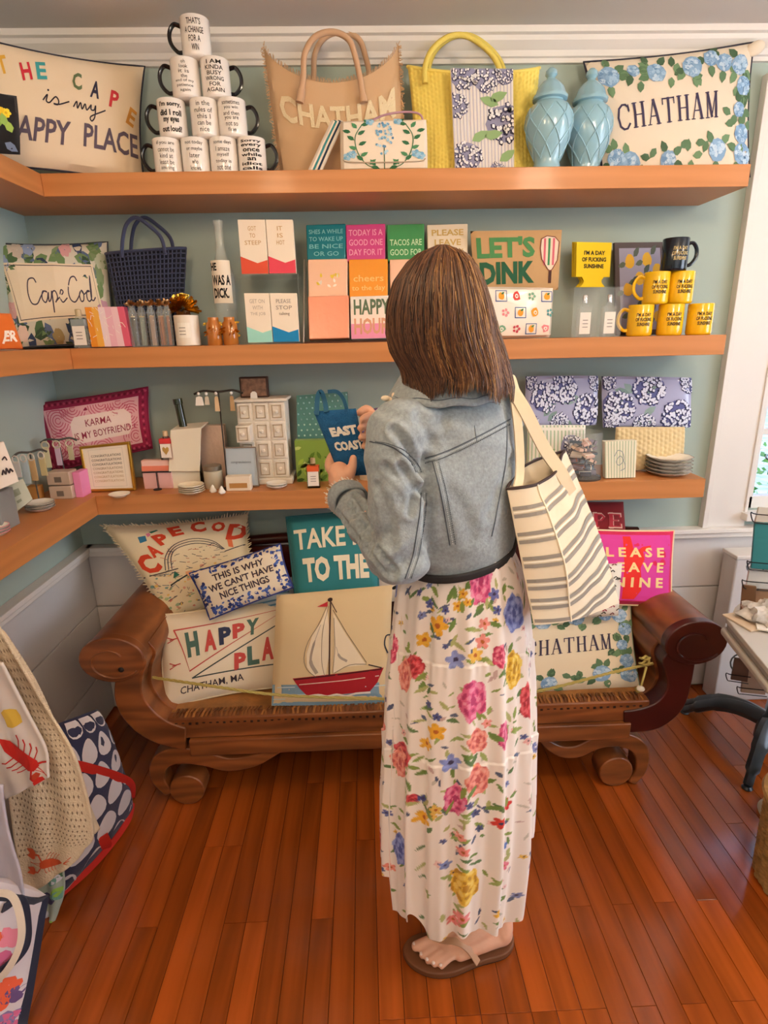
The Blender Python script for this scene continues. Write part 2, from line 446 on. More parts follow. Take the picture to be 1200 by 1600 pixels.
WX0, WX1, WZ0, WZ1 = 1.505, 2.55, .80, 2.12          # window in the back wall
g = G()
g.box((XL-.1, 0, -.1), (WX0, .12, ZC)); g.box((WX1, 0, -.1), (XR+.1, .12, ZC)); g.box((WX0, 0, -.1), (WX1, .12, WZ0)); g.box((WX0, 0, WZ1), (WX1, .12, ZC))
wb = struct(g.obj('wall_back', WALL, smooth=False))
g = G(); g.box((XL-.12, YB, -.1), (XL, 0, ZC)); wl = struct(g.obj('wall_left', WALL, smooth=False))
RY0, RY1 = -2.6, -.9
g = G(); g.box((XR, YB, -.1), (XR+.12, RY0, ZC)); g.box((XR, RY1, -.1), (XR+.12, 0, ZC)); g.box((XR, RY0, -.1), (XR+.12, RY1, .7)); g.box((XR, RY0, 2.15), (XR+.12, RY1, ZC))
struct(g.obj('wall_right', WALL, smooth=False))
g = G(); g.box((XL-.1, YB-.12, -.1), (XR+.1, YB, ZC)); struct(g.obj('wall_front', WALL, smooth=False))
g = G(); g.box((XL-.1, YB-.1, ZC), (XR+.1, .1, ZC+.1)); struct(g.obj('ceiling', CEIL, smooth=False))
# wainscot boards, set proud of the walls with recessed joints
zs = [(.012, .205), (.210, .476), (.481, .700)]
for z0, z1 in zs:
    g = G(); g.box((XL+.018, -.016, z0), (XR, -.0005, z1)); g.obj('panel', WSC, wb, smooth=False, bevel=.002)
    g = G(); g.box((XL+.0005, YB, z0), (XL+.016, -.002, z1)); g.obj('panel', WSC, wl, smooth=False, bevel=.002)
g = G(); g.box((XL+.02, -.04, .700), (XR, -.0005, .722)); g.box((XL+.02, -.052, .722), (XR, -.0005, .740)); struct(g.obj('trim_1', WHITE, smooth=False, bevel=.003))
g = G(); g.box((XL+.0005, YB, .700), (XL+.035, -.0005, .722)); g.box((XL+.0005, YB, .722), (XL+.046, -.0005, .740)); struct(g.obj('trim_2', WHITE, smooth=False, bevel=.003))
# crown moulding
cp = [(0, 2.322), (-.014, 2.322), (-.016, 2.334), (-.022, 2.337), (-.026, 2.352), (-.044, 2.372), (-.048, 2.384), (-.058, 2.388), (-.060, 2.4045), (0, 2.4045)]
g = G(); g.prism(cp, (0, 1, 0), (0, 0, 1), (1, 0, 0), XR-XL); g.v = [(a+XL, b, c) for a, b, c in g.v]; struct(g.obj('trim_3', WHITE, ang=20))
g = G(); g.prism([(-a, b) for a, b in cp], (1, 0, 0), (0, 0, 1), (0, -1, 0), -YB); g.v = [(a+XL, b, c) for a, b, c in g.v]; struct(g.obj('trim_4', WHITE, ang=20))
# window: casing, sash, muntins, panes
def window(name, ax, a0, a1, z0, z1, d0, dirn, cw=.165):
    """ax 'x' = in the back wall, 'y' = in the right wall; d0 = wall face"""
    def bx(g, u0, u1, w0, w1, d_a, d_b):
        a, b = sorted((d0+dirn*d_a, d0+dirn*d_b))
        g.box((u0, a, w0), (u1, b, w1)) if ax == 'x' else g.box((a, u0, w0), (b, u1, w1))
    g = G()
    bx(g, a0-cw, a0, z0-.06, z1+cw, -.022, 0); bx(g, a1, a1+cw, z0-.06, z1+cw, -.022, 0); bx(g, a0, a1, z1, z1+cw, -.022, 0)
    bx(g, a0-cw-.012, a0-cw+.01, z0-.06, z1+cw, -.034, -.001)
    bx(g, a0-.012, a0+.001, z0, z1, -.028, .0); bx(g, a1-.001, a1+.012, z0, z1, -.028, .0)
    w = struct(g.obj(name, WHITE, smooth=False, bevel=.002))
    g = G(); bx(g, a0-.02, a1+.02, z0-.03, z0, -.06, .0); g.obj('window_sill', WHITE, w, smooth=False, bevel=.003)
    g = G(); bx(g, a0, a0+.045, z0, z1, .02, .06); bx(g, a1-.045, a1, z0, z1, .02, .06); bx(g, a0, a1, z0, z0+.05, .02, .06); bx(g, a0, a1, z1-.05, z1, .02, .06)
    zm = z0+.31
    while zm < z1-.1:
        bx(g, a0+.04, a1-.04, zm-.012, zm+.012, .025, .055); zm += .33
    um = (a0+a1)/2; bx(g, um-.012, um+.012, z0+.04, z1-.04, .025, .055)
    g.obj('sash', WHITE, w, smooth=False, bevel=.002)
    g = G(); bx(g, a0+.02, a1-.02, z0+.02, z1-.02, .038, .042)
    g.obj('pane', mat('window_glass', 'ffffff', 0, trans=1, ior=1.01), w, smooth=False)
    return w
window('window_1', 'x', WX0, WX1, WZ0, WZ1, 0, 1)
window('window_2', 'y', RY0, RY1, .70, 2.15, XR, 1, .1)
# outside: ground, hedge, pale house
g = G(); g.box((XL-2, .3, -.4), (9, 14, -.2)); struct(g.obj('ground_outside', mat('lawn', 'c8cbb8', .9, var=(8, .3)), smooth=False))
def house(x, y, w, h, lbl, c):
    T = thing('house', lbl, 'house', (x, y, -.2))
    G().box((x-w/2, y, -.2), (x+w/2, y+3, h), c).obj('wall', prmat(), T, smooth=False)
    G().prism([(-w/2-.2, h), (w/2+.2, h), (0, h+1.4)], (1, 0, 0), (0, 0, 1), (0, 1, 0), 3.2, '6d6a70').obj('roof', prmat(), T, smooth=False)
    o = T.children[-1]
    for v in o.data.vertices: v.co.x += x; v.co.y += y-.1
    for i in range(3):
        for zz in (.5, 1.7):
            G().box((x-w/2+.5+i*1.3, y-.03, zz), (x-w/2+1.1+i*1.3, y+.01, zz+.8), '5f7f9f').obj('window', prmat(), T, smooth=False)
house(4.9, 5.2, 5.6, 3.0, 'pale blue house standing across the lawn outside the window', 'c3d3e8')
g = G(); rh = random.Random(5)
for k in range(2600):
    p = V((rh.uniform(1.5, 3.4), rh.uniform(.6, 1.3), 0)); p.z = rh.uniform(-.2, .80+.10*math.sin(p.x*9)); 
    d = V((rh.uniform(-1, 1), rh.uniform(-1, .3), rh.uniform(-.2, 1))).normalized()*rh.uniform(.03, .06); s_ = d.orthogonal().normalized()*.014
    g.add([p, p+d*.5+s_, p+d, p+d*.5-s_], [(0, 1, 2, 3)], rh.choice(['4f8f3a', '6fae4e', '86c060', '3d7a33', 'a9d48a']))
h = tag(g.obj('garden_shrub', prmat(), smooth=False), 'leafy green shrub growing just outside the window', 'shrub'); h['kind'] = 'stuff'

# ------------------------------------------------------------------ shelves
ZT, ZM, ZL = 1.966, 1.480, 1.003
OAK = mat('oak_shelf', 'c9844c', .45, wave=(1.6, 9, 'a96a35', .35, 'Z'), stretch=(.5, .5, 5), bump=(80, .06), coat=.1)
for i, (z0, z1, nm) in enumerate(((1.906, ZT, 'top'), (1.418, ZM, 'middle'), (.937, ZL, 'lowest'))):
    g = G(); g.box((XL+.2055, -.27, z0), (1.17, -.0005, z1))
    tag(g.obj('floating_shelf', OAK, smooth=False, bevel=.0015), f'thick oak floating shelf along the back wall, {nm} of the three', 'shelf', 'oak shelves on the back wall')
    g = G(); g.box((XL+.0005, -1.75, z0), (XL+.205, -.0005, z1))
    tag(g.obj('floating_shelf', mat('oak_shelf_side', 'c9844c', .45, wave=(1.6, 9, 'a96a35', .35, 'Z'), stretch=(.5, .5, 5), bump=(80, .06), coat=.1), smooth=False, bevel=.0015), f'thick oak floating shelf along the left wall, {nm} of the three', 'shelf', 'oak shelves on the left wall')

# ------------------------------------------------------------------ scroll-arm bench
WB = mat('bench_wood', '8f5228', .42, wave=(2.2, 11, '5a2a10', .55, 'Z'), stretch=(.6, 1, 3), var=(5, .35), coat=.3)
WD = mat('mahogany_and_arm_shade', '4a140e', .35, wave=(1.5, 9, '2a0806', .5, 'Z'), var=(5, .2), coat=.3)  # mahogany of the back; on the right front arm it paints in shade
FY = -.58
def pxz(l, y=FY): return [(lambda p: (p.x, p.z))(pt(a, b, y=y)) for a, b in l]
bn = thing('daybed_bench', 'antique carved wooden daybed bench with scrolled arms and feet', 'bench', (.12, -.34, 0))
def band(path, ws, y=FY, n=6):
    c = [V((*q, 0)) for q in pxz(path, y)]; c = spl(c, n); m_ = len(c); k = .00175; L1 = []; L2 = []
    for i, p in enumerate(c):
        t = (c[min(i+1, m_-1)]-c[max(i-1, 0)]).normalized(); nn = V((-t.y, t.x, 0)); s_ = i/(m_-1)*(len(ws)-1); j = min(int(s_), len(ws)-2)
        w = (ws[j]+(ws[j+1]-ws[j])*(s_-j))*k*.5; L1.append(p+nn*w); L2.append(p-nn*w)
    return [(p.x, p.y) for p in L1+L2[::-1]]
def rl(l, n=5): return [(p.x, p.y) for p in spl([(a, b) for a, b in l], n)]
armL = rl(pxz([(182, 1048), (178, 1085), (188, 1117), (215, 1146), (250, 1164), (290, 1173)]))+rl(pxz([(290, 1138), (262, 1128), (238, 1110), (222, 1085), (222, 1058), (228, 1035), (216, 1018)]))
armR = rl(pxz([(1088, 1028), (1081, 1068), (1070, 1103), (1050, 1126), (1022, 1141), (975, 1146)]))+rl(pxz([(975, 1112), (1005, 1107), (1030, 1095), (1043, 1075), (1041, 1055), (1036, 1032), (1050, 1012)]))
def pr_y(poly, y0, y1, m_, name, parent=bn, bev=.004):
    g = G(); g.prism(poly, (1, 0, 0), (0, 0, 1), (0, 1, 0), y1-y0); g.v = [(a, b+y0, c) for a, b, c in g.v]; return g.obj(name, m_, parent, bevel=bev, ang=30)
for y0, y1 in ((FY, FY+.065), (-.13, -.075)):
    pr_y(armL, y0, y1, WB, 'arm_scroll'); pr_y(armR, y0, y1, WD if y0 == FY else WB, 'arm_scroll')  # right front arm darker: shade put into its colour
for cx, cz, m_ in ((-.800, .562, WB), (1.025, .548, WD)):  # right roll end takes the same painted shade as its arm
    ov = [(cx+.1*math.cos(2*PI*k/32), cz+.077*math.sin(2*PI*k/32)) for k in range(32)]
    pr_y([(cx+.096*math.cos(2*PI*k/32), cz+.073*math.sin(2*PI*k/32)) for k in range(32)], FY+.03, -.08, WB, 'arm_roll')
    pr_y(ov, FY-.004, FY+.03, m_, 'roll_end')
    gg = G(); p0 = [(cx+(.03+.045*k/40)*math.cos(k/40*5.2+.5)*1.15, FY-.006, cz+(.03+.045*k/40)*math.sin(k/40*5.2+.5)*.9) for k in range(41)]
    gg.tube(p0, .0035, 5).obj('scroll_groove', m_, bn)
G().ball((-.775, FY-.005, .53), (.009, .006, .009), 8, '1c0f08').obj('wood_plug', prmat(), bn)
# rails and seat
sx0, sx1 = -.665, .905
G().box((sx0, FY+.006, .262), (sx1, FY+.045, .338)).obj('seat_rail', WB, bn, bevel=.005)
G().box((-.60, FY-.008, .203), (.845, FY+.05, .262)).obj('lower_rail', WB, bn, bevel=.004)
G().box((-.60, -.13, .203), (.845, -.08, .338)).obj('back_rail', WB, bn, bevel=.004)
G().box((sx0, FY+.045, .30), (sx1, -.13, .335)).obj('cane_seat', mat('cane', 'b0783f', .6, weave=(120, .6), var=(20, .3)), bn, bevel=.003)
g = G(); r_ = random.Random(2)
for k in range(70):
    x = sx0+.03+k*(sx1-sx0-.06)/69; g.box((x-.004, FY+.003, .318+r_.uniform(-.003, .003)), (x+.004, FY+.008, .3225), '2c150a')
for k in range(120):
    x = sx0+.02+k*(sx1-sx0-.04)/119; g.ribbon([(x, FY+.012, .337), (x+r_.uniform(-.006, .006), FY+.03, .343), (x+.004, FY+.06, .337)], .007, .0025, r_.choice(['8a5526', 'a56b33', '6d3f1b']))
stuff(g.obj('cane_edging', prmat(), bn, smooth=False))
G().box((-.62, -.075, .338), (1.0, -.056, .735)).obj('back_panel', WD, bn, bevel=.004)
G().tube(spl([(-.66, -.066, .70), (-.5, -.066, .755), (.15, -.066, .772), (.8, -.066, .758), (1.05, -.066, .745)], 6), .020, 10).obj('top_rail', WD, bn)
for poly in (armL, armR):
    pr_y([(lerp(a_, .1, .012), b_) for a_, b_ in poly], FY+.06, -.12, WB, 'arm_panel', bev=.002)
# scrolled feet
fL = band([(262, 1245), (245, 1222), (248, 1197), (276, 1185), (318, 1190), (356, 1199), (395, 1193), (425, 1180), (450, 1168)], [16, 26, 34, 36, 32, 30, 26, 18, 8])
fR = band([(990, 1228), (1005, 1205), (1003, 1175), (975, 1160), (940, 1163), (905, 1178), (878, 1178), (855, 1165), (842, 1150)], [16, 24, 30, 32, 30, 28, 24, 16, 8])
for y0, y1 in ((FY+.01, FY+.075), (-.15, -.09)):
    for poly, c in ((fL, (290, 1229)), (fR, (965, 1200))):
        pr_y(poly, y0, y1, WB, 'scroll_foot')
        (cx, cz), = pxz([c]); cz = .058
        pr_y([(cx+.058*math.cos(2*PI*k/28), cz+.058*math.sin(2*PI*k/28)) for k in range(28)], y0-.004, y1+.004, WB, 'foot_scroll')
for (x0, x1) in ((-.66, -.5), (.72, .86)):
    G().box((x0, FY+.02, .15), (x1, FY+.07, .205)).obj('corner_block', WB, bn, bevel=.004)
    G().box((x0, -.145, .15), (x1, -.095, .205)).obj('corner_block', WB, bn, bevel=.004)

# ------------------------------------------------------------------ top shelf
def cloth(n, c, **k):
    d = dict(rough=.9, sheen=.15, weave=(700, .3)); d.update(k); return mat(n, c, **d)
def wordpillow_print():
    p = Pr(); asp = 1.6
    for t, u, v, c, r in (('T', .10, .80, 'd8a43a', .25), ('H', .235, .775, 'c92a3a', .22), ('E', .325, .80, '3f9ea0', .12), ('C', .545, .755, '5d6d4a', .05), ('A', .665, .71, '2d2840', -.1), ('P', .795, .65, 'c8343c', -.15), ('E', .925, .53, 'c98a35', -.35)):
        p.text(t, u-.03, v-.075, u+.03, v+.075, c, .03, rot=r, asp=asp)
    D = -.065
    p.line([(a+D, b) for a, b in [(.40,.55),(.425,.60),(.42,.545),(.44,.535),(.475,.59),(.495,.56),(.49,.525),(.465,.53),(.50,.53),(.56,.565)]], .013, '2b2530', asp=asp, smooth=5)
    p.blob(.43+D, .64, .006, .010, '2b2530')
    p.line([(a+D, b) for a, b in [(.59,.53),(.61,.58),(.615,.52),(.635,.575),(.645,.52),(.665,.57),(.675,.52),(.69,.54),(.705,.57),(.705,.53),(.725,.53),(.735,.57),(.73,.47),(.71,.43),(.705,.47),(.80,.54)]], .013, '2b2530', asp=asp, smooth=5)
    for t, x0, x1 in (('HAPPY', .10, .51), ('PLACE', .595, .97)):
        p.text(t, x0, .20, x1, .40, '5a4d5c', .02, rot=-.02, asp=asp)
    return p
q = quad([(-40, 285, -.36), (226, 268, -.10), (226, 104, -.05), (-30, 60, -.30)], zb=ZT)
cushion('lettered_cushion', 'large cream cushion reading THE CAPE IS MY HAPPY PLACE on the top shelf', 'cushion', q, .09, 'e9d3b4', wordpillow_print(), piping='2a2836', pinch=.07)
# black floral pouch on the left top shelf
q = quad([(-70, 262, -.50), (33, 264, -.44), (26, 150, -.42), (-70, 140, -.46)], zb=ZT)
p = Pr()
for x, y, r, c, c2 in ((.55, .8, .13, '7fc0a0', '3f8f80'), (.7, .58, .14, 'e8c528', 'c89a18'), (.45, .45, .13, 'c83048', 'e0708a'), (.82, .62, .08, 'f0d83a', 'd8b020'), (.35, .7, .1, 'd84a68', 'f0a0b0')):
    for k in range(6):
        a = k*PI/3; p.blob(x+r*.55*math.cos(a), y+r*.55*math.sin(a), r*.5, r*.42, c, 8, .1, 1, a)
    p.blob(x, y, r*.3, r*.3, c2, 8, .1, 2)
for x, y, r, c in ((.62, .35, .9, '7fa34a'), (.8, .4, 1.8, '8fb35a'), (.5, .2, .4, '6f9340'), (.78, .13, -.5, '6f7f9f'), (.9, .3, 2.0, '9fbf5a'), (.6, .9, 2.6, '5f9f80')):
    p.leaf(x, y, .22, .12, r, c, 2)
cushion('embroidered_pouch', 'small black pouch with bright embroidered flowers at far left of the top shelf', 'pouch', q, .05, '15141a', p, k=.3, pinch=-.03)

# mugs
def mug_print(lines, col, r, z0, z1, wid, asp_h=None, bold=.01, sq=1.0):
    """lettering wrapped round the front of a mug; facing -y"""
    p = Pr(); n = len(lines)
    for i, t in enumerate(lines):
        w = min(1, len(t)/max(len(x) for x in lines)) if not isinstance(t, tuple) else t[1]
        a = 1-(i+.9)/n; b = 1-(i+.15)/n
        p.text(t, .5-w/2, a, .5+w/2, b, col, bold)
    def S(u, v, o=0):
        a = -PI/2+(u-.5)*wid/r
        return V(((r+o)*math.cos(a), (r+o)*math.sin(a), z0+(z1-z0)*v))
    return p, S
def make_mug(name, label, group, body, hcol, lines, tcol, R=.041, H=.099, wid=.05, z0=.015, z1=.085, hrot=PI, bold=.012, taper=0, inner=None):
    T = thing(name, label, 'mug', (0, 0, 0), group)
    mb = mat('glazed_'+body, body, .18, coat=.4)
    g = G(); g.lathe([(R*.86, .0), (R*.96-taper, .002), (R-taper, .008), (R, H-.002), (R-.0015, H), (R-.0035, H-.002), (R-.005, .008), (0.0001, .007)], n=28)
    g.obj('body', mb, T, ang=50)
    hm = mat('glazed_'+hcol, hcol, .2, coat=.4)
    P = spl([(R-.004, 0, H*.82), (R+.016, 0, H*.86), (R+.030, 0, H*.66), (R+.029, 0, H*.4), (R+.012, 0, H*.2), (R-.004, 0, H*.2)], 5)
    M = Matrix.Rotation(hrot, 3, 'Z')
    G().tube([M @ q for q in P], .0048, 8, flat=1.3).obj('handle', hm, T)
    if lines:
        p, S = mug_print(lines, tcol, R+.0004, z0, z1, wid, bold=bold); p.build('lettering', prmat(), T, S, (10, 1), lift=.0003, step=.0001)
    return T
WM = [  # px, level, text, bold, handle
 (262, 0, ['if you are', 'cannot be', 'kind at', 'least be', 'amusing'], .0, PI, 'white mug with black left handle at left end of the bottom row'),
 (306, 0, ['not today', 'or maybe', 'later', 'who', 'knows'], .0, None, 'white mug second from left in the bottom row of the pyramid'),
 (350, 0, ['some days', 'I amaze', 'myself', 'today is', 'not one'], .0, None, 'white mug third from left in the bottom row of the pyramid'),
 (394, 0, ['Sorry', 'every', 'once', 'while', 'an', 'idiot', 'calls'], .03, 0, 'white mug with bold black words at right end of the bottom row'),
 (269, 1, ["I'm sorry,", 'did I roll', 'my eyes', 'out loud?'], .035, PI, "white mug with bold words I'm sorry did I roll my eyes out loud"),
 (320, 1, ['in the', 'rules of', 'this I', 'can be', 'nice'], .0, None, 'white mug in the middle of the second row up'),
 (363, 1, ['sometimes', 'you win', 'and then', 'you are', 'not so', 'fine'], .0, 0, 'white mug with black right handle at right of the second row up'),
 (290, 2, ['oh', 'look', 'it is', 'the', 'end of my', 'patience', 'again'], .0, PI, 'white mug at left of the third row up'),
 (337, 2, ['I AM', 'KINDA', 'BUSY', 'WRONG', 'FOR', 'AGAIN'], .01, 0, 'white mug with black right handle at right of the third row up'),
 (306, 3, ["THAT'S", 'A CHANGE', 'FOR A', 'WIN'], .01, PI, 'white mug alone at the very top of the pyramid')]
for px, lv, ln, bo, hd, lb in WM:
    T = make_mug('coffee_mug', lb, 'white mugs stacked in a pyramid', 'f3ece6', '141318', ln, '2a2626', bold=bo, hrot=hd if hd is not None else PI/2, wid=.064 if bo > .02 else .052, z0=.01, z1=.092)
    b = pt(px, 240-lv*60, y=-.195); T.location = (b.x, -.195, ZT+lv*.0993); T.rotation_euler.z = math.atan2(b.x, 2)*-.6

# beige fringed tote
def bag_sheet(q, t, nu=30, nv=24, topfn=None, k=.3, pinch=0, side=1, wr=.004, seed=3):
    """front (side=1) or back sheet of a soft bag; topfn(u) raises or lowers the upper rim (as share of height)"""
    n = qn(q)
    def S(u, v, o=0):
        a = 2*u-1; tv = (topfn(u) if topfn else 1)
        vv = v*tv; h = t/2*max(0, 1-a*a)**k*(1-.25*v)
        h += wr*noise.noise(V((u*6+seed, v*6, seed)))
        uu = .5+(u-.5)*(1-pinch*math.sin(PI*v))
        return (q[0]*(1-uu)+q[1]*uu)*(1-vv)+(q[3]*(1-uu)+q[2]*uu)*vv+n*(side*h+o)
    return S
q = quad([(438, 268), (632, 264), (622, 68), (412, 72)], -.10, zb=ZT)
top = lambda u: 1-.30*math.sin(PI*u)**.55
T = thing('fringed_tote', 'beige fringed canvas tote bag with raised cream CHATHAM letters on the top shelf', 'bag', (q[0]+q[1])/2)
S = bag_sheet(q, .10, topfn=top); B = bag_sheet(q, .10, topfn=top, side=-1, seed=9)
g = G(); g.grid(S, 32, 24); g.grid(B, 32, 24); g.grid(lambda u, v: S(u, 0).lerp(B(u, 0), v), 24, 2); g.obj('bag_body', cloth('beige_canvas', 'd9b48c', bump=(150, .2)), T)
p = Pr(); p.text('CHATHAM', .07, .52, .95, .76, 'ecd9b4', .03)
p.build('raised_letters', mat('raised_thread', attr=True, rough=.9, bump=(400, .6)), T, S, (14, 3), lift=.003)
g = G(); r_ = random.Random(4)
for i in range(150):
    for sd in (0, 1):
        v = i/150; c = S(sd, v); d = V(((-1 if sd == 0 else 1)*r_.uniform(.004, .012), r_.uniform(-.01, .0), r_.uniform(-.012, .006)))
        g.tube([c, c+d], .0012, 3)
    u = i/150; c = S(u, 1); g.tube([c, c+V((r_.uniform(-.004, .004), -.002, r_.uniform(.004, .014)))], .0012, 3)
stuff(g.obj('fringe', cloth('beige_fringe', 'dcb890'), T, smooth=False))
for y_, dx in ((-.155, 0), (-.05, 16)):
    hp = [pt(a+dx, b, y=y_) for a, b in ((468, 160), (474, 120), (476, 85), (492, 58), (520, 50), (545, 62), (556, 92), (563, 125), (568, 160))]
    G().tube(spl(hp, 5), [.012]*3+[.0085]*36+[.012]*2, 10).obj('handle', cloth('beige_handle', 'd3ab88'), T)
# folded striped towel and clutch
q = quad([(484, 266), (502, 266), (536, 190), (520, 190)], -.20, zb=ZT)
T = thing('striped_towel', 'rolled towel with teal, navy and white stripes leaning behind the clutch', 'towel', (q[0]+q[1])/2)
for i, c in enumerate(('eee3d6', '3f8f95', 'eee3d6', '27384f', 'e6dccf')):
    a, b = i/5, (i+1)/5; qq = [q[0].lerp(q[1], a), q[0].lerp(q[1], b), q[3].lerp(q[2], b), q[3].lerp(q[2], a)]
    g = G(); cc = [(qq[0]+qq[1])/2, (qq[2]+qq[3])/2]; g.tube([cc[0], cc[0].lerp(cc[1], .5)+V((0, -.006, 0)), cc[1]], .007, 8, c, flat=1.3); g.obj('stripe', mat('towel_cloth', attr=True, rough=.95, bump=(300, .4)), T)
q = quad([(533, 268), (668, 266), (666, 187), (532, 190)], -.225, zb=ZT)
p = Pr(); asp = 1.5
def botan(p, asp, mir=True):
    G1, G2, B1, B2 = '2f6b45', '4c8a5e', '6ea3c4', '9cc3d8'
    for s_ in ((1, -1) if mir else (1,)):
        X = lambda x: .5+s_*x
        p.line([(X(.06), .04), (X(.2), .12), (X(.3), .35), (X(.33), .65), (X(.25), .9)], .016, G1, 1, asp, 5)
        for (x, y, r) in ((.1, .1, .9), (.17, .12, 2.4), (.24, .2, .7), (.27, .28, 2.6), (.31, .42, .4), (.29, .5, 2.7), (.34, .6, .6), (.3, .7, 2.6), (.31, .82, .9), (.26, .88, 2.9), (.22, .93, 1.9), (.38, .75, .3), (.06, .05, .2), (.35, .34, -.2)):
            p.leaf(X(x), y, .15, .07, r if s_ > 0 else PI-r, G1 if (x*100) % 2 < 1 else G2, 2, asp)
        for (x, y) in ((.36, .32), (.42, .28), (.16, .95)):
            for k in range(5): p.blob(X(x)+.028*math.cos(k*1.256), y+.045*math.sin(k*1.256), .025, .035, B1 if k % 2 else B2, 8, .1, 3)
    p.line([(.5, .02), (.5, .45)], .018, '4a6a4a', 1, asp)
    r_ = random.Random(3)
    for k in range(46):
        y = .32+.6*r_.random(); w = .085*math.sin(PI*min(1, max(0, (y-.25)/.75)))+.015
        p.blob(.5+r_.uniform(-w, w), y, .016, .028, r_.choice([B1, B2, '5b8fb8', 'b5d5e4']), 6, .2, 3)
botan(p, asp)
T, S = cushion('clutch_bag', 'small cream clutch bag embroidered with green leaves and blue flowers', 'bag', q, .035, 'efe0cc', p, k=.12, pinch=-.01, wr=.001, cuts=(6, 5))
G().tube(spl([S(.03, .22, .003), S(.1, .17, .003), S(.5, .155, .003), S(.9, .17, .003), S(.97, .22, .003)], 5), .0018, 5, 'b8a68f').obj('flap_edge', prmat(), T)
G().tube(spl([pt(a, b, y=-.215) for a, b in ((578, 190), (600, 180), (630, 175), (655, 178), (662, 192))], 6), .003, 8, 'b58a9a').obj('handle', prmat(), T)
# yellow woven tote
q = quad([(645, 264), (838, 262), (843, 106), (637, 104)], -.10, zb=ZT)
def ytop(u): return 1-.10*math.sin(PI*u)**.5
YEL = mat('woven_yellow_straw', 'f3dc6c', .6, sheen=.1)
T = thing('woven_tote', 'pale yellow woven tote bag with arched handle on the top shelf', 'bag', (q[0]+q[1])/2)
def weave(S0, nu, nv, amp):
    def S(u, v, o=0):
        a = u*nu; b = v*nv+(.5 if int(a) % 2 else 0); return S0(u, v, o+amp*abs(math.sin(PI*(a % 1)))*abs(math.sin(PI*b)))
    return S
S0 = bag_sheet(q, .11, topfn=ytop, k=.35, pinch=.04); S = weave(S0, 34, 22, .0045)
g = G(); g.grid(S, 136, 88); g.obj('front_weave', YEL, T, ang=180)
B = bag_sheet(q, .11, topfn=ytop, side=-1, k=.35, pinch=.04); g = G(); g.grid(B, 30, 20); g.grid(lambda u, v: S0(u, 0).lerp(B(u, 0), v), 24, 2); g.obj('back_weave', YEL, T)
G().tube([S0(i/20, 1) for i in range(21)]+[B(1-i/20, 1) for i in range(1, 20)], .005, 8, closed=True).obj('rim', YEL, T)
for y_ in (-.155, -.055):
    hp = [pt(a+(0 if y_ < -.1 else 6), b, y=y_) for a, b in ((664, 130), (664, 105), (675, 78), (700, 58), (728, 56), (755, 72), (775, 95), (786, 125))]
    G().tube(spl(hp, 5), .008, 10).obj('handle', mat('yellow_handle', 'e9d468', .7, bump=(250, .5)), T)
# hydrangea tea towel hanging in front
def stripes(p, n, c, x0=0, x1=1, w=.35, L=0, y0=0, y1=1):
    for i in range(n): a = x0+(x1-x0)*i/n; p.rect(a, y0, a+(x1-x0)/n*w, y1, c, L)
def floral_bw(p, spots, asp, cols=('f2f0f4', '2c2b4a', 'e8e8f0', '413f63'), base='8f8fae', n=60):
    for x, y, r in spots:
        q_ = random.Random(int(x*999+y*77)); p.blob(x, y, r/asp, r, base, 14, .1, 1)
        for k in range(n):
            a = q_.uniform(0, 2*PI); d = r*math.sqrt(q_.random()); cx, cy = x+d*math.cos(a)/asp, y+d*math.sin(a)
            if not (.01 < cx < .99 and .01 < cy < .99): continue
            p.blob(cx, cy, r*.15/asp, r*.15, cols[1] if k % 3 else cols[3], 5, .3, 2); p.blob(cx+.01/asp*r*3, cy+r*.03, r*.085/asp, r*.1, cols[0], 5, .3, 3)
q = quad([(711, 264), (804, 262), (802, 107), (704, 106)], -.185, zb=ZT)
p = Pr(); asp = .62; stripes(p, 18, 'c3bfcc')
floral_bw(p, [(.2, .93, .13), (.55, .90, .13), (.85, .95, .1), (.85, .48, .19), (.22, .17, .15), (.06, .65, .12), (.7, .03, .08)], asp)
for x, y, r in ((.6, .7, .4), (.75, .66, 2.8), (.3, .32, .5), (.5, .36, .2), (.75, .12, .6)): p.leaf(x, y, .2, .09, r, '8fb07a', 4, asp)
T = thing('tea_towel', 'striped tea towel with grey hydrangea print in front of the yellow bag', 'towel', (q[0]+q[1])/2)
g = G(); g.slab(q, .012); g.obj('folded_cloth', cloth('towel_white', 'efe9e4'), T, bevel=.004); S = flat(q); p.build('print', prmat(), T, S)
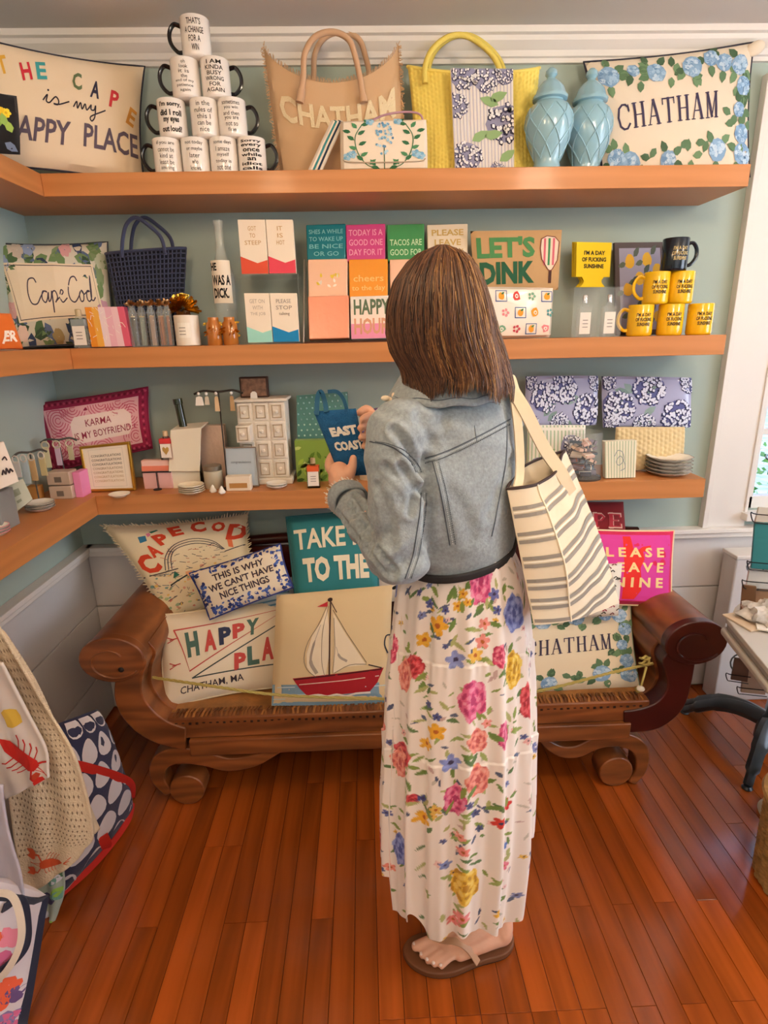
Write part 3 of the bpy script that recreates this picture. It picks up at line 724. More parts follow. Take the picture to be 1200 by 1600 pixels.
# ginger jars
JB = mat('jar_blue_glaze', '93bccd', .22, coat=.5)
def jar(px, y, z1, R, name_lbl):
    b = pt(px, 200, y=y); T = thing('ginger_jar', name_lbl, 'jar', (b.x, y, ZT), 'lidded blue ginger jars')
    H = z1-ZT; k = H/.235
    pr = [(.028, 0), (.034, .003), (.033, .012), (.030, .022), (.036, .040), (.05, .075), (.0565, .105), (.055, .128), (.044, .150), (.033, .158), (.031, .166)]
    g = G(); g.lathe([(r*R/.0565, h*k) for r, h in pr], (b.x, y, ZT), 40); g.obj('jar_body', JB, T)
    g = G()
    for s_ in (1, -1):
        for j in range(8):
            path = []
            for i in range(17):
                h = .028+i/16*.118; rr_ = np.interp(h, [a[1] for a in pr], [a[0] for a in pr])*R/.0565; a = 2*PI*j/8+s_*i/16*1.5
                path.append((b.x+(rr_+.0005)*math.cos(a), y+(rr_+.0005)*math.sin(a), ZT+h*k))
            g.tube(path, .0022, 5)
    g.obj('raised_lattice', JB, T)
    lp = [(.037, .162), (.041, .164), (.041, .170), (.036, .176), (.031, .190), (.02, .203), (.011, .208), (.009, .213), (.014, .219), (.013, .227), (.006, .234), (.0001, .236)]
    g = G(); g.lathe([(r*R/.0565, h*k) for r, h in lp], (b.x, y, ZT), 32, rf=lambda a, h: 1+.03*math.sin(10*a) if .168 < h/k < .2 else 1); g.obj('lid', JB, T)
jar(857, -.20, 2.24, .070, 'light blue ceramic ginger jar standing nearer the yellow bag')
jar(919, -.125, 2.265, .072, 'light blue ceramic ginger jar beside the CHATHAM cushion, taller of the pair')
# hydrangea cushion, top shelf
def hyd_print(asp, seed=1):
    p = Pr(); p.asp = asp; q_ = random.Random(seed)
    for x, y, r in ((.10, .83, .09), (.25, .86, .055), (.38, .82, .085), (.60, .84, .09), (.72, .90, .07), (.80, .85, .075), (.90, .82, .08), (.93, .66, .075), (.92, .30, .075), (.93, .15, .09), (.75, .17, .09), (.42, .10, .075), (.17, .09, .10), (.08, .15, .08), (.90, .48, .06)):
        p.hyd(x, y, r, asp, 3)
        for k in range(4):
            a = q_.uniform(0, 2*PI); p.leaf(x+r*.8*math.cos(a)/asp, y+r*.8*math.sin(a), .11, .065, a+q_.uniform(-.4, .4), q_.choice(['5d7c5a', '6f8f68', '49664a']), 2, asp)
    for x, y in ((.28, .76), (.33, .90), (.48, .86), (.47, .77), (.52, .89), (.66, .76), (.86, .58), (.84, .44), (.87, .38), (.55, .16), (.60, .22), (.50, .19), (.65, .14), (.30, .12), (.34, .2), (.68, .24), (.58, .1)):
        p.leaf(x, y, .10, .06, q_.uniform(0, 6.3), q_.choice(['5d7c5a', '6f8f68', '49664a']), 2, asp)
    return p
q = quad([(938, 262, -.085), (1172, 258, -.10), (1178, 66, -.05), (912, 97, -.045)], zb=ZT)
p = hyd_print(1.5, 2); p.serif('CHATHAM', .10, .37, .76, .58, '3d3552', slope=.05)
T, S = cushion('hydrangea_cushion', 'cream cushion with blue hydrangea border and CHATHAM in navy on the top shelf', 'cushion', q, .09, 'ecdcc6', p, piping='2c2b3a', pinch=.05)
g = G(); e = [S(.99, .97, 0), pt(1196, 62, y=-.055), pt(1199, 78, y=-.055), S(.99, .8, 0)]
g.ball((S(.98, .93)+pt(1196, 66, y=-.06))/2+V((-.008, 0, -.005)), (.032, .012, .02), 12, 'ecdcc6', Matrix.Rotation(-.4, 4, 'Y')); g.obj('cushion_corner', mat('cushion_cloth', attr=True, **FAB), T)

# ------------------------------------------------------------------ middle shelf
def box_item(name, label, cat, q, d, col, prn=None, m=None, group=None, cuts=0, gloss=False, parent_only=False, bevel=.001):
    T = thing(name, label, cat, (q[0]+q[1])/2, group)
    G().slab(q, d).obj('body', m or mat('card_'+col, col, .5), T, bevel=bevel)
    S = flat(q)
    if prn: stuff(prn.build('print', prgloss() if gloss else prmat(), T, S, cuts))
    return T, S
def bottle_item(name, label, cat, c, prof, m, group=None, n=24):
    T = thing(name, label, cat, c, group); G().lathe(prof, c, n).obj('bottle', m, T); return T
CLEAR = mat('clear_glass', 'e8efec', .04, alpha=.17, coat=.5, ior=1.5)
ACR = mat('clear_acrylic', 'f0f6f8', .04, alpha=.07, coat=.5, ior=1.5)
q = quad([(-40, 552, -.50), (38, 549, -.44), (17, 490, -.44), (-35, 488, -.50)], zb=ZM)
p = Pr(); p.text('ER', .62, .25, .93, .55, 'f3e6d8', .03, .3); p.line([(.6, .2), (.75, .5), (.9, .25)], .05, 'f3e6d8', smooth=4)
cushion('zip_pouch', 'orange pouch with white lettering at far left of the middle shelf', 'pouch', q, .03, 'dd6f25', p, k=.25, pinch=0)
# Cape Cod botanical cushion
asp = 1.35; p = Pr(); q_ = random.Random(12)
for k in range(120):
    x, y = q_.random(), q_.random()
    if .1 < x < .88 and .25 < y < .8 and not (x > .8 or y > .75): continue
    c = q_.choice(['4d6a45', '6f8a5a', '38503a', '2f3f5f', '5a6a8f', '7f936a'])
    p.leaf(x, y, .20, .10, q_.uniform(0, 6.3), c, 1, asp)
for x, y, c in ((.05, .35, 'd9a8a8'), (.12, .12, 'e8c8b8'), (.45, .07, 'a89060'), (.93, .35, 'c99ab0'), (.8, .12, 'b8a0b8'), (.3, .95, '8f9fc0'), (.62, .93, 'd8a0a0'), (.2, .92, 'c8b8a8'), (.94, .8, 'b8c0a8'), (.05, .8, '90a0c0')):
    for j in range(6): p.blob(x+.03*math.cos(j), y+.045*math.sin(j), .028, .04, c, 7, .2, 2)
P4 = [(.10, .22), (.93, .26), (.86, .77), (.04, .80)]
p.poly(P4, 'ecd9bd', 3); p.line([(.12, .245), (.905, .28), (.845, .75), (.065, .775)], .008, '3c3440', 4, asp, closed=True)
p.line([(.32,.60),(.30,.64),(.25,.62),(.23,.50),(.25,.40),(.30,.39),(.34,.45),(.38,.51),(.41,.50),(.37,.51),(.355,.44),(.38,.40),(.405,.44),(.42,.50),(.415,.41),(.44,.44),(.455,.51),(.45,.30),(.455,.48),(.485,.51),(.50,.45),(.475,.40),(.49,.42),(.53,.46),(.56,.50),(.54,.52),(.525,.45),(.545,.40),(.59,.44)], .014, '453a4c', 4, asp, 4)
p.line([(.70,.61),(.68,.65),(.64,.63),(.61,.52),(.62,.43),(.66,.40),(.70,.45),(.725,.51),(.71,.47),(.72,.41),(.745,.42),(.75,.49),(.73,.52),(.755,.48),(.78,.50),(.81,.51),(.785,.51),(.78,.44),(.80,.41),(.825,.46),(.825,.66),(.82,.45),(.84,.42),(.86,.45)], .014, '453a4c', 4, asp, 4)
q = quad([(22, 549, -.20), (184, 546, -.10), (168, 378, -.05), (-12, 380, -.15)], zb=ZM)
cushion('botanical_cushion', 'botanical cushion with cream panel reading Cape Cod in script', 'cushion', q, .09, 'd9d2c0', p, piping='3a4048', pinch=.05, cuts=(12, 10))
# small bottle with white label
def small_bottle(name, label, cat, px, y, z0, w, h, glass, labcol, capcol, wrap=None, txt=None, group=None, capm=None, x=None):
    bx_ = pt(px, 500, y=y).x if x is None else x; c = V((bx_, y, z0)); T = thing(name, label, cat, c, group)
    g = G(); g.box((bx_-w/2, y-w*.35, z0), (bx_+w/2, y+w*.35, z0+h*.72)); g.box((bx_-w*.2, y-w*.2, z0+h*.72), (bx_+w*.2, y+w*.2, z0+h*.8)); g.obj('glass', glass, T, bevel=.002)
    q = [V((bx_-w*.42, y-w*.36, z0+h*.08)), V((bx_+w*.42, y-w*.36, z0+h*.08)), V((bx_+w*.42, y-w*.36, z0+h*.58)), V((bx_-w*.42, y-w*.36, z0+h*.58))]
    g = G(); g.slab(q, .0006); g.obj('paper_label', mat('paper_'+labcol, labcol, .6), T, smooth=False)
    p = Pr()
    for i in range(3): p.rect(.25, .3+.16*i, .75, .34+.16*i, '8a7f78', 1)
    if txt == 'heart': p = Pr(); p.poly([(.5, .2), (.8, .5), (.8, .68), (.66, .76), (.5, .64), (.34, .76), (.2, .68), (.2, .5)], 'b8924a')
    p.build('print', prmat(), T, flat(q))
    if wrap: G().box((bx_-w*.45, y-w*.40, z0+h*.56), (bx_+w*.45, y+w*.36, z0+h*.73)).obj('wrapper_band', mat('card_'+wrap, wrap, .5), T, bevel=.001)
    G().lathe([(w*.2, 0), (w*.2, h*.16), (w*.15, h*.18), (.0001, h*.18)], (bx_, y, z0+h*.8), 14).obj('cap', capm or mat('cap_'+capcol, capcol, .35), T)
    return T
small_bottle('scent_bottle', 'small glass bottle with white paper label in front of the botanical cushion', 'bottle', 124, -.235, ZM, .046, .12, CLEAR, 'efe6da', 'c9b48c', wrap='8f9a9a')
q = quad([(144, 545), (206, 543), (193, 479), (132, 480)], -.24, zb=ZM)
p = Pr(); 
for i, c in enumerate(('e8932a', 'eeb04a', 'f0d8dc', 'eab4c4', 'f0c8d0', 'dc5f78')): p.rect(i/6, 0, (i+1)/6, 1, c, 0)
q_ = random.Random(8)
for k in range(26): x, y = q_.random(), q_.random(); p.line([(x, y), (x+q_.uniform(-.1, .1), y+q_.uniform(.03, .12))], .012, 'f8ece0', 2)
box_item('wrapped_box', 'small cellophane wrapped box striped orange, cream and pink', 'box', q, .03, 'e0607a', p, gloss=True)
# navy crochet bag: open lattice over dark lining
q = quad([(196, 535), (284, 532), (291, 388), (165, 397)], -.10, zb=ZM)
NV = cloth('navy_cord', '3b4260')
T = thing('crochet_bag', 'navy blue open crochet handbag with two looped handles', 'bag', (q[0]+q[1])/2)
S = bag_sheet(q, .06, k=.3, wr=.002); g = G()
nu, nv = 20, 20
for i in range(nu+1): g.tube([S(i/nu, j/24, .001*(-1)**(i+j)) for j in range(25)], .0022, 5)
for j in range(nv+1): g.tube([S(i/24, j/nv, .001*(-1)**(i+j)) for i in range(25)], .0022, 5)
stuff(g.obj('lattice', NV, T))
g = G(); g.grid(lambda u, v: S(u, v, -.006), 16, 12); g.grid(lambda u, v: bag_sheet(q, .06, side=-1)(u, v), 16, 12); g.obj('lining', cloth('navy_lining', '1b1f30'), T)
G().tube([S(i/16, 1, 0) for i in range(17)], .005, 8).obj('rim', NV, T)
for dx, y_ in ((0, -.14), (14, -.06)):
    G().tube(spl([pt(a+dx, b, y=y_) for a, b in ((190, 402), (192, 372), (198, 350), (212, 340), (232, 352), (252, 372), (258, 398))], 5), .0062, 8).obj('handle', NV, T)
# match bottles, candle
GOLD = mat('gold_foil', 'd8a840', .22, metal=1, bump=(90, .8))
for i, (px, c, cp) in enumerate(((208, '3a2f28', 'b9a184'), (222, '8fa09a', 'c4a880'), (237, 'a88468', 'b58a5c'), (252, 'b4683e', 'b98050'), (262, 'a45a34', '9a6a40'))):
    y = -.235+.012*(i % 2); b = pt(px, 500, y=y); T = thing('match_bottle', 'slim corked bottle of matches, '+['first from the striped box, dark matches', 'second from the striped box, grey-green matches', 'third from the striped box, tan matches', 'fourth, red-brown matches', 'last, next to the white candle'][i], 'bottle', (b.x, y, ZM), 'corked match bottles in a row')
    G().lathe([(.0125, 0), (.0135, .003), (.0135, .105), (.009, .114), (.009, .124)], (b.x, y, ZM), 16).obj('glass', CLEAR, T)
    g = G(); r_ = random.Random(i)
    for k in range(9):
        a = r_.uniform(0, 6.28); d = r_.uniform(0, .008); x_, y_ = b.x+d*math.cos(a), y+d*math.sin(a)
        g.tube([(x_, y_, ZM+.004), (x_, y_, ZM+.09)], .0013, 4, c); g.ball((x_, y_, ZM+.092), .0021, 6, cp)
    stuff(g.obj('matches', prmat(), T)); 
    g = G()
    for k in range(26):
        a = r_.uniform(0, 6.28); e = r_.uniform(.1, 1.3); l_ = r_.uniform(.012, .024); d = V((math.cos(a)*math.sin(e), math.sin(a)*math.sin(e), math.cos(e)))*l_
        o_ = V((b.x, y, ZM+.122)); s_ = d.orthogonal().normalized()*.003; g.add([o_-s_, o_+s_, o_+d+s_, o_+d-s_], [(0, 1, 2, 3)])
    stuff(g.obj('foil_tuft', mat('copper_foil', 'b88a5a', .3, metal=.9), T, smooth=False))
y = -.225; b = pt(291, 500, y=y); T = thing('candle', 'white candle in a cream glass with pale label', 'candle', (b.x, y, ZM))
G().lathe([(.034, 0), (.038, .002), (.038, .092), (.0365, .093), (.0355, .086), (.0001, .086)], (b.x, y, ZM), 28).obj('glass', mat('candle_cream', 'e8dccb', .3), T)
p, S = mug_print(['one', 'two'], '9a8f84', .0383, .025, .070, .05); p = Pr()
p.rect(.1, 0, .9, 1, 'f1e9dc', 0)
for i in range(3): p.rect(.2, .2+.22*i, .6, .26+.22*i, '9a8f84', 1)
S_ = lambda u, v, o=0: V((b.x, y, ZM))+S(u, v, o); p.build('paper_label', prmat(), T, S_, (8, 1))
y = -.185; b = pt(283, 460, y=y); T = thing('foil_topped_jar', 'tall jar behind the candle topped with gold foil curls', 'jar', (b.x, y, ZM))
G().lathe([(.026, 0), (.028, .004), (.028, .09), (.022, .10), (.022, .106)], (b.x, y, ZM), 20).obj('glass', mat('amber_glass', 'a0602c', .05, trans=.8, ior=1.3), T)
g = G(); r_ = random.Random(6)
for k in range(190):
    a = r_.uniform(0, 6.28); e = r_.uniform(.0, 1.9); l_ = r_.uniform(.025, .06); d = V((math.cos(a)*math.sin(e), math.sin(a)*math.sin(e), math.cos(e)*.8))*l_
    o_ = V((b.x, y, ZM+.115)); s_ = d.orthogonal().normalized()*.005; g.add([o_+d*.3-s_, o_+d*.3+s_, o_+d+s_, o_+d-s_], [(0, 1, 2, 3)])
stuff(g.obj('foil_curls', GOLD, T, smooth=False))
# clear bottle
y = -.13; b = pt(350, 450, y=y); T = thing('glass_bottle', 'tall clear glass wine bottle with label reading HE WAS A DICK', 'bottle', (b.x, y, ZM))
zt = pt(340, 345, y=y).z-ZM; R = .037
G().lathe([(R*.9, 0), (R, .004), (R, zt*.55), (R*.9, zt*.62), (.017, zt*.74), (.0145, zt*.8), (.0145, zt*.96), (.017, zt*.965), (.017, zt), (.013, zt), (.012, zt*.8), (.02, zt*.70), (R-.004, zt*.54), (R-.004, .008), (.0001, .008)], (b.x, y, ZM), 32).obj('glass', CLEAR, T)
z0 = pt(345, 474, y=y-.037).z-ZM; z1 = pt(345, 406, y=y-.037).z-ZM
p = Pr(); p.rect(.0, 0, 1, 1, 'efe2d0', 0); p.text('HE', .04, .76, .36, .94, '141214', .04); p.text('WAS A', .08, .42, .93, .66, '141214', .04); p.text('DICK.', .12, .12, .82, .36, '141214', .04)
S1 = lambda u, v, o=0: V((b.x+(R+o)*math.sin((u-.5)*1.9), y-(R+o)*math.cos((u-.5)*1.9), ZM+z0+(z1-z0)*v))
p.build('paper_label', prmat(), T, S1, (12, 1))
# amber jars
for i, (px, dx) in enumerate(((333, 0), (358, 1))):
    y = -.235; b = pt(px, 500, y=y); T = thing('amber_jar', 'squat amber jar tied with gold ribbon, '+['left', 'right'][i]+' one before the clear bottle', 'jar', (b.x, y, ZM), 'amber jars with ribbon')
    G().lathe([(.022, 0), (.024, .003), (.024, .065), (.017, .074), (.017, .085), (.0001, .085)], (b.x, y, ZM), 20).obj('glass', mat('amber_fill', 'b8702e', .1, coat=.5), T)
    g = G(); r_ = random.Random(i+9)
    for k in range(26):
        a = r_.uniform(0, 6.28); o_ = V((b.x+.018*math.cos(a), y+.018*math.sin(a)-.003, ZM+.055+r_.uniform(-.02, .015))); d = V((math.cos(a), math.sin(a), r_.uniform(-1, .6))).normalized()*.014; s_ = V((.003, 0, .003)); g.add([o_-s_, o_+s_, o_+d+s_, o_+d-s_], [(0, 1, 2, 3)])
    stuff(g.obj('ribbon_curls', GOLD, T, smooth=False))
# acrylic riser with boxed goods
T = thing('acrylic_stand', 'clear two-tier acrylic stand holding four boxed goods', 'stand', pt(420, 538, y=-.15))
q = quad([(368, 540), (470, 538), (466, 455), (366, 458)], -.215, zb=ZM)
g = G(); zz = pt(420, 430, y=-.16).z
x0, x1 = q[0].x, q[1].x
g.box((x0, -.20, ZM), (x0+.003, -.05, zz)); g.box((x1, -.20, ZM), (x1+.003, -.05, zz)); g.box((x0, -.20, zz-.004), (x1+.003, -.05, zz)); g.box((x0, -.258, ZM), (x1, -.05, ZM+.003)); g.obj('shelf_frame', ACR, T, smooth=False)
def choc(c4, y, zb, col, lines, lbl, tc='c9a06a', g_='boxed goods on the acrylic stand'):
    q = quad(c4, y, zb=zb); p = Pr(); p.poly([(0, 0), (1, 0), (1, .26), (.62, .20), (0, .33)], col, 1)
    for i, (t, w) in enumerate(lines): p.text(t, .5-w/2, .80-.13*i, .5+w/2, .88-.13*i, tc, .0)
    box_item('boxed_tea', lbl, 'box', q, .022, 'f3e4d0', p, group=g_)
choc([(378, 431), (420, 430), (414, 343), (371, 343)], -.175, zz, 'e0553a', [('GOT', .3), ('TO', .2), ('STEEP', .6)], 'cream box with orange base, upper left on the acrylic stand')
choc([(421, 430), (463, 428), (457, 343), (415, 343)], -.175, zz, 'e84a5c', [('IT', .2), ('IS', .2), ('HOT', .3)], 'cream box with coral base, upper right on the acrylic stand')
choc([(388, 540), (427, 539), (420, 458), (381, 458)], -.245, ZM+.003, '9fdcd0', [('GET ON', .6), ('WITH', .4), ('THE JOB', .6)], 'cream box with mint base, lower left on the acrylic stand', 'b8a898')
choc([(428, 539), (468, 538), (463, 458), (421, 458)], -.245, ZM+.003, '1386c0', [('PLEASE', .55), ('STOP', .6), ('talking', .4)], 'cream box with blue base reading PLEASE STOP, lower right on the acrylic stand', '9a8a80')
# napkin rack
T = thing('napkin_rack', 'black and clear tiered rack holding packets of paper napkins', 'rack', pt(600, 536, y=-.16))
a = pt(478, 535, y=-.2); b = pt(735, 535, y=-.2)
g = G(); g.box((a.x, -.250, ZM), (b.x, -.05, ZM+.005), '4a2a1c')
g.obj('rack_base', prmat(), T, smooth=False)
for x_ in (a.x-.004, b.x+.004):
    g = G(); g.tube([(x_, -.235, ZM+.004), (x_, -.05, ZM+.27)], .0022, 6, 'b8b0a8'); g.tube([(x_, -.05, ZM+.004), (x_, -.05, ZM+.27)], .0022, 6, 'b8b0a8'); g.obj('rack_side', prmat(), T)
def napkin(c4, y, col, lbl, prn=None, zb=None):
    q = quad(c4, y); 
    T, S = box_item('napkin_packet', lbl, 'napkins', q, .022, col, prn, group='napkin packets in the tiered rack', bevel=.003, m=mat('packet_'+col, col, .18, coat=.6, bump=(35, .5)))
def ptx(lines, col, b=.01, lx=.08):
    p = Pr(); n = len(lines)
    for i, t in enumerate(lines):
        if not t: continue
        w = min(.86, .13*len(t)); p.text(t, .5-w/2, .88-(i+.75)*.8/n, .5+w/2, .88-i*.8/n-.03, col, b)
    return p
def pfl(c1, c2, seed):
    p = Pr(); r_ = random.Random(seed)
    for k in range(12): x, y = r_.uniform(.2, .8), r_.uniform(.3, .7); p.leaf(x, y, .12, .06, r_.uniform(0, 6), c1 if k % 2 else c2, 1)
    return p
r1 = [(479, 541, 'teal', '1f7f8c', ptx(['SHES A WHILE', 'TO WAKE UP', 'BE NICE', 'OR GO'], '79c4c8')), (541, 603, 'hot pink', 'd8508f', ptx(['TODAY IS A', 'GOOD ONE', 'DAY FOR IT'], 'f0a8c4')), (605, 664, 'green', '4a9a60', ptx(['', 'TACOS ARE', 'GOOD FOR'], 'c8e8c0')), (668, 732, 'cream', 'eadcc4', ptx(['PLEASE', 'LEAVE', 'NICELY'], 'caa860', .02))]
for x0, x1, nm, c, p in r1: napkin([(x0+1, 408, -.10), (x1-1, 407, -.10), (x1-1, 349, -.065), (x0-1, 351, -.065)], None, c, f'{nm} napkin packet in the top row of the tiered rack', p)
r2 = [(481, 544, 'peach', 'f0c0a0', pfl('e8c840', 'f6e8d8', 4)), (545, 607, 'orange', 'f0992c', ptx(['', 'cheers', 'to the day'], 'f8c878')), (609, 668, 'pale peach', 'eebfa0', None), (670, 732, 'pale blue', 'bcd4dc', None)]
for x0, x1, nm, c, p in r2: napkin([(x0+1, 466, -.165), (x1-1, 464, -.165), (x1-1, 404, -.13), (x0, 405, -.13)], None, c, f'{nm} napkin packet in the middle row of the tiered rack', p)
p = Pr(); p.rect(.0, .0, 1, .35, 'e890b0', 1); p.rect(0, .35, 1, .7, 'f2ded0', 1); p.text('HAPPY', .08, .56, .95, .92, '5d6f55', .03); p.text('HOUR', .08, .10, .92, .48, 'd89a78', .03)
r3 = [(481, 546, 'coral', 'f09a78', None), (547, 613, 'white HAPPY HOUR', 'f0e6dc', p), (614, 676, 'mint', 'bfe0d0', None), (678, 734, 'lilac', 'c8bfe0', None)]
for x0, x1, nm, c, p in r3: napkin([(x0+2, 530, -.225), (x1, 528, -.225), (x1-1, 461, -.185), (x0, 463, -.185)], None, c, f'{nm} napkin packet in the bottom row of the tiered rack', p)
# LET'S DINK pouch and patterned pouch
q = quad([(742, 460), (872, 453), (878, 359), (735, 361)], -.10)
q = [v for v in q]; p = Pr(); asp = 1.45
p.text("LET'S", .05, .56, .70, .90, '4c8a50', .04, asp=asp); p.text('DINK', .07, .14, .70, .50, '1f5a3c', .05)
p.poly([(a, b) for a, b in ((.77, .85), (.83, .9), (.92, .88), (.97, .8), (.96, .5), (.91, .36), (.88, .32), (.85, .36), (.78, .52), (.76, .7))], 'e8d6c0', 1)
for x in (.81, .86, .91): p.rect(x-.012, .42, x+.012, .86, 'd86a78' if x != .86 else '3f8a58', 2)
p.line([(.77, .85), (.83, .9), (.92, .88), (.97, .8), (.96, .5), (.91, .36), (.88, .32), (.85, .36), (.78, .52), (.76, .7)], .015, '7a3a30', 3, asp, closed=True); p.rect(.865, .12, .90, .34, '4a2820', 2)
cushion('beaded_pouch', "tan beaded pouch reading LET'S DINK in green with a paddle", 'pouch', q, .02, 'c8a070', p, k=.2, pinch=0, wr=.001, cuts=(6, 5))
q2 = quad([(748, 527), (860, 526), (864, 450), (745, 448)], -.165, zb=ZM); asp = 1.6
p = Pr(); r_ = random.Random(2); cs = ['d8453c', '3f6fa8', 'e8a030', '7fb090', 'e88a90', '5a9a9a', 'c84a58', 'e8b0a0']
for i in range(5):
    for j in range(3):
        x, y = .1+.2*i+.05*(j % 2), .18+.32*j; c = cs[(i*3+j) % 8]
        if (i+j) % 3 == 0: p.line([(x-.07, y-.1), (x+.07, y-.1), (x+.07, y+.1), (x-.07, y+.1)], .02, '3f5f98', 1, asp, closed=True); p.blob(x, y, .04, .07, 'f0a030', 10, .1, 2); p.leaf(x, y+.03, .08, .04, .6, '4a7a48', 3, asp)
        elif (i+j) % 3 == 1: p.blob(x, y, .05, .08, c, 9, .3, 1); p.blob(x, y, .025, .04, 'f6ece0', 8, .2, 2); p.blob(x, y, .012, .02, c, 6, .2, 3)
        else:
            for k in range(5): p.blob(x+.035*math.cos(k*1.257), y+.055*math.sin(k*1.257), .018, .03, c, 7, .2, 1)
cushion('patterned_pouch', 'clear-coated white pouch with fruit and crab motifs under the beaded pouch', 'pouch', q2, .05, 'f2e6d8', p, k=.2, pinch=-.01, wr=.0015, m=mat('glossy_pouch', attr=True, rough=.2, coat=.5))
# koozies
for i in range(3):
    dy = -.02*(2-i); q = quad([(900-i*3, 440), (952-i*3, 440), (956-i*2, 379), (901-i*3, 378)], -.075-.014*(2-i))
    T = thing('can_sleeve', ['', 'middle of three yellow foam can sleeves', 'rearmost of three yellow foam can sleeves'][i] if i else 'front yellow foam can sleeve printed with three lines of black text', 'sleeve', (q[0]+q[1])/2, 'yellow foam can sleeves')
    S = flat(q); g = G(); outline = [(0, .12), (.17, .12), (.24, .02), (.22, -.04), (.12, -.14), (.88, -.14), (.78, -.04), (.76, .02), (.83, .12), (1, .12), (1, 1), (0, 1)]
    n = qn(q); fr = [S(a, b) for a, b in outline]; bk = [v-n*.008 for v in fr]; k = len(fr)
    g.add(fr+bk, [tuple(range(k)), tuple(range(k, 2*k))[::-1]]+[(a, a+k, (a+1) % k+k, (a+1) % k) for a in range(k)]); g.obj('foam_panel', mat('yellow_foam', 'f0cf1e', .8), T, smooth=False)
    if i == 0:
        p = Pr(); p.text("I'M A DAY", .22, .68, .82, .79, '2a241c', .03); p.text('OF FUCKING', .16, .51, .86, .62, '2a241c', .03); p.text('SUNSHINE', .22, .34, .80, .45, '2a241c', .03); p.build('lettering', prmat(), T, S)
b_ = pt(925, 452, y=-.08); 
G_ = thing('sleeve_stand', 'slim clear stand propping up the yellow can sleeves', 'stand', (b_.x, -.06, ZM)); G().box((b_.x-.03, -.075, ZM), (b_.x+.03, -.060, b_.z+.012)).obj('panel', ACR, G_, smooth=False)
# clear holder with two bottles
q = quad([(893, 527), (968, 526), (966, 448), (893, 449)], -.235, zb=ZM); x0, x1 = q[0].x, q[1].x; zt = q[2].z
T = thing('acrylic_holder', 'clear acrylic holder around two small spray bottles', 'holder', (q[0]+q[1])/2)
g = G(); g.box((x0, -.235, ZM), (x1, -.232, zt)); g.box((x0-.002, -.235, ZM), (x0, -.12, zt)); g.box((x1, -.235, ZM), (x1+.002, -.12, zt)); g.obj('panel', ACR, T, smooth=False)
for px in (912, 950): small_bottle('spray_bottle', f"small clear spray bottle with silver cap, {'left' if px == 912 else 'right'} one in the acrylic holder", 'bottle', px, -.19, ZM, .042, .135, CLEAR, 'f0e6d8', 'c8c8cc', capm=mat('silver_cap', 'd0d0d4', .2, metal=1), group='spray bottles in the acrylic holder')
# framed lemon print
q = quad([(962, 470), (1040, 468), (1036, 378), (960, 379)], -.06, zb=ZM)
p = Pr(); p.rect(.09, .06, .93, .94, '9a97ae', 0)
for x, y in ((.3, .8), (.65, .82), (.85, .7), (.25, .5), (.5, .62), (.75, .45), (.35, .25), (.6, .2), (.85, .2)): p.blob(x, y, .10, .075, 'd9a82e', 10, .1, 1); p.leaf(x+.08, y+.05, .14, .07, .8, '4f5a50', 2, .8); p.leaf(x-.08, y-.02, .13, .06, 3.4, '5f6a58', 2, .8)
T, S = box_item('framed_picture', 'dark framed picture of lemons behind the yellow mugs', 'picture', q, .015, '4a3c3c', p)
# yellow mugs
ML = ["I'M A DAY", 'OF FUCKING', 'SUNSHINE']
YS = [(1000, 0, PI, 'left mug of the bottom row, its handle to the left'), (1047, 0, PI/2, 'middle mug of the bottom row'), (1093, 0, PI/2, 'right mug of the bottom row, nearest the shelf end'), (1025, 1, PI, 'left of the upper pair'), (1063, 1, PI/2, 'right mug of the upper yellow pair')]
for px, lv, hr, lb in YS:
    b = pt(px, 500-lv*50, y=-.185); T = make_mug('sunshine_mug', 'yellow mug with black lettering, '+lb, 'yellow mugs stacked on the middle shelf', 'f0bd1a', 'f0bd1a', ML, '2a1d10', hrot=hr, z0=.03, z1=.075, wid=.052, bold=.03, R=.040)
    T.location = (b.x, -.185, ZM+lv*.0993); T.rotation_euler.z = -.12
b = pt(1054, 400, y=-.185); T = make_mug('sunshine_mug', 'black mug with gold lettering on top of the yellow mugs', None, '17202c', '17202c', ML, 'c9b07a', hrot=0, z0=.03, z1=.075, wid=.052, bold=.03, R=.040); T.location = (b.x, -.185, ZM+.1986)

# ------------------------------------------------------------------ lowest shelf
def onshelf(px, py, z=None): return pt(px, py, z=ZL if z is None else z)
# left part of the shelf
q = quad([(-18, 790), (30, 745), (5, 692), (-30, 700)], -.62); q = quad([(-25, 775, -.66), (30, 752, -.60), (6, 690, -.60), (-40, 705, -.66)])
p = Pr(); p.line([(.62, .3), (.68, .38), (.72, .28), (.78, .4), (.82, .28), (.88, .35), (.93, .28)], .05, '3a3036', smooth=4); p.line([(.75, .62), (.85, .66), (.88, .58)], .04, '3a3036', smooth=4)
c0 = onshelf(-5, 800)
T, S = box_item('script_sign', 'small white sign with dark script leaning at far left of the lowest shelf', 'sign', q, .012, 'ece2da', p)
g = G(); g.box((-1.10, -.64, ZL), (-1.0, -.56, q[0].z)); g.obj('sign_foot', mat('grey_card', '8d9193', .6), T, bevel=.002)
q = quad([(25, 800, -.53), (51, 780, -.50), (36, 748, -.48), (5, 757, -.52)])
p = Pr(); p.rect(.2, .45, .6, .7, '8d927f', 1); p.rect(.25, .2, .5, .3, '8d927f', 1)
b = box_item('tilted_card', 'pale green-grey card tilted against the white sign', 'card', q, .03, 'b9bcac', p)
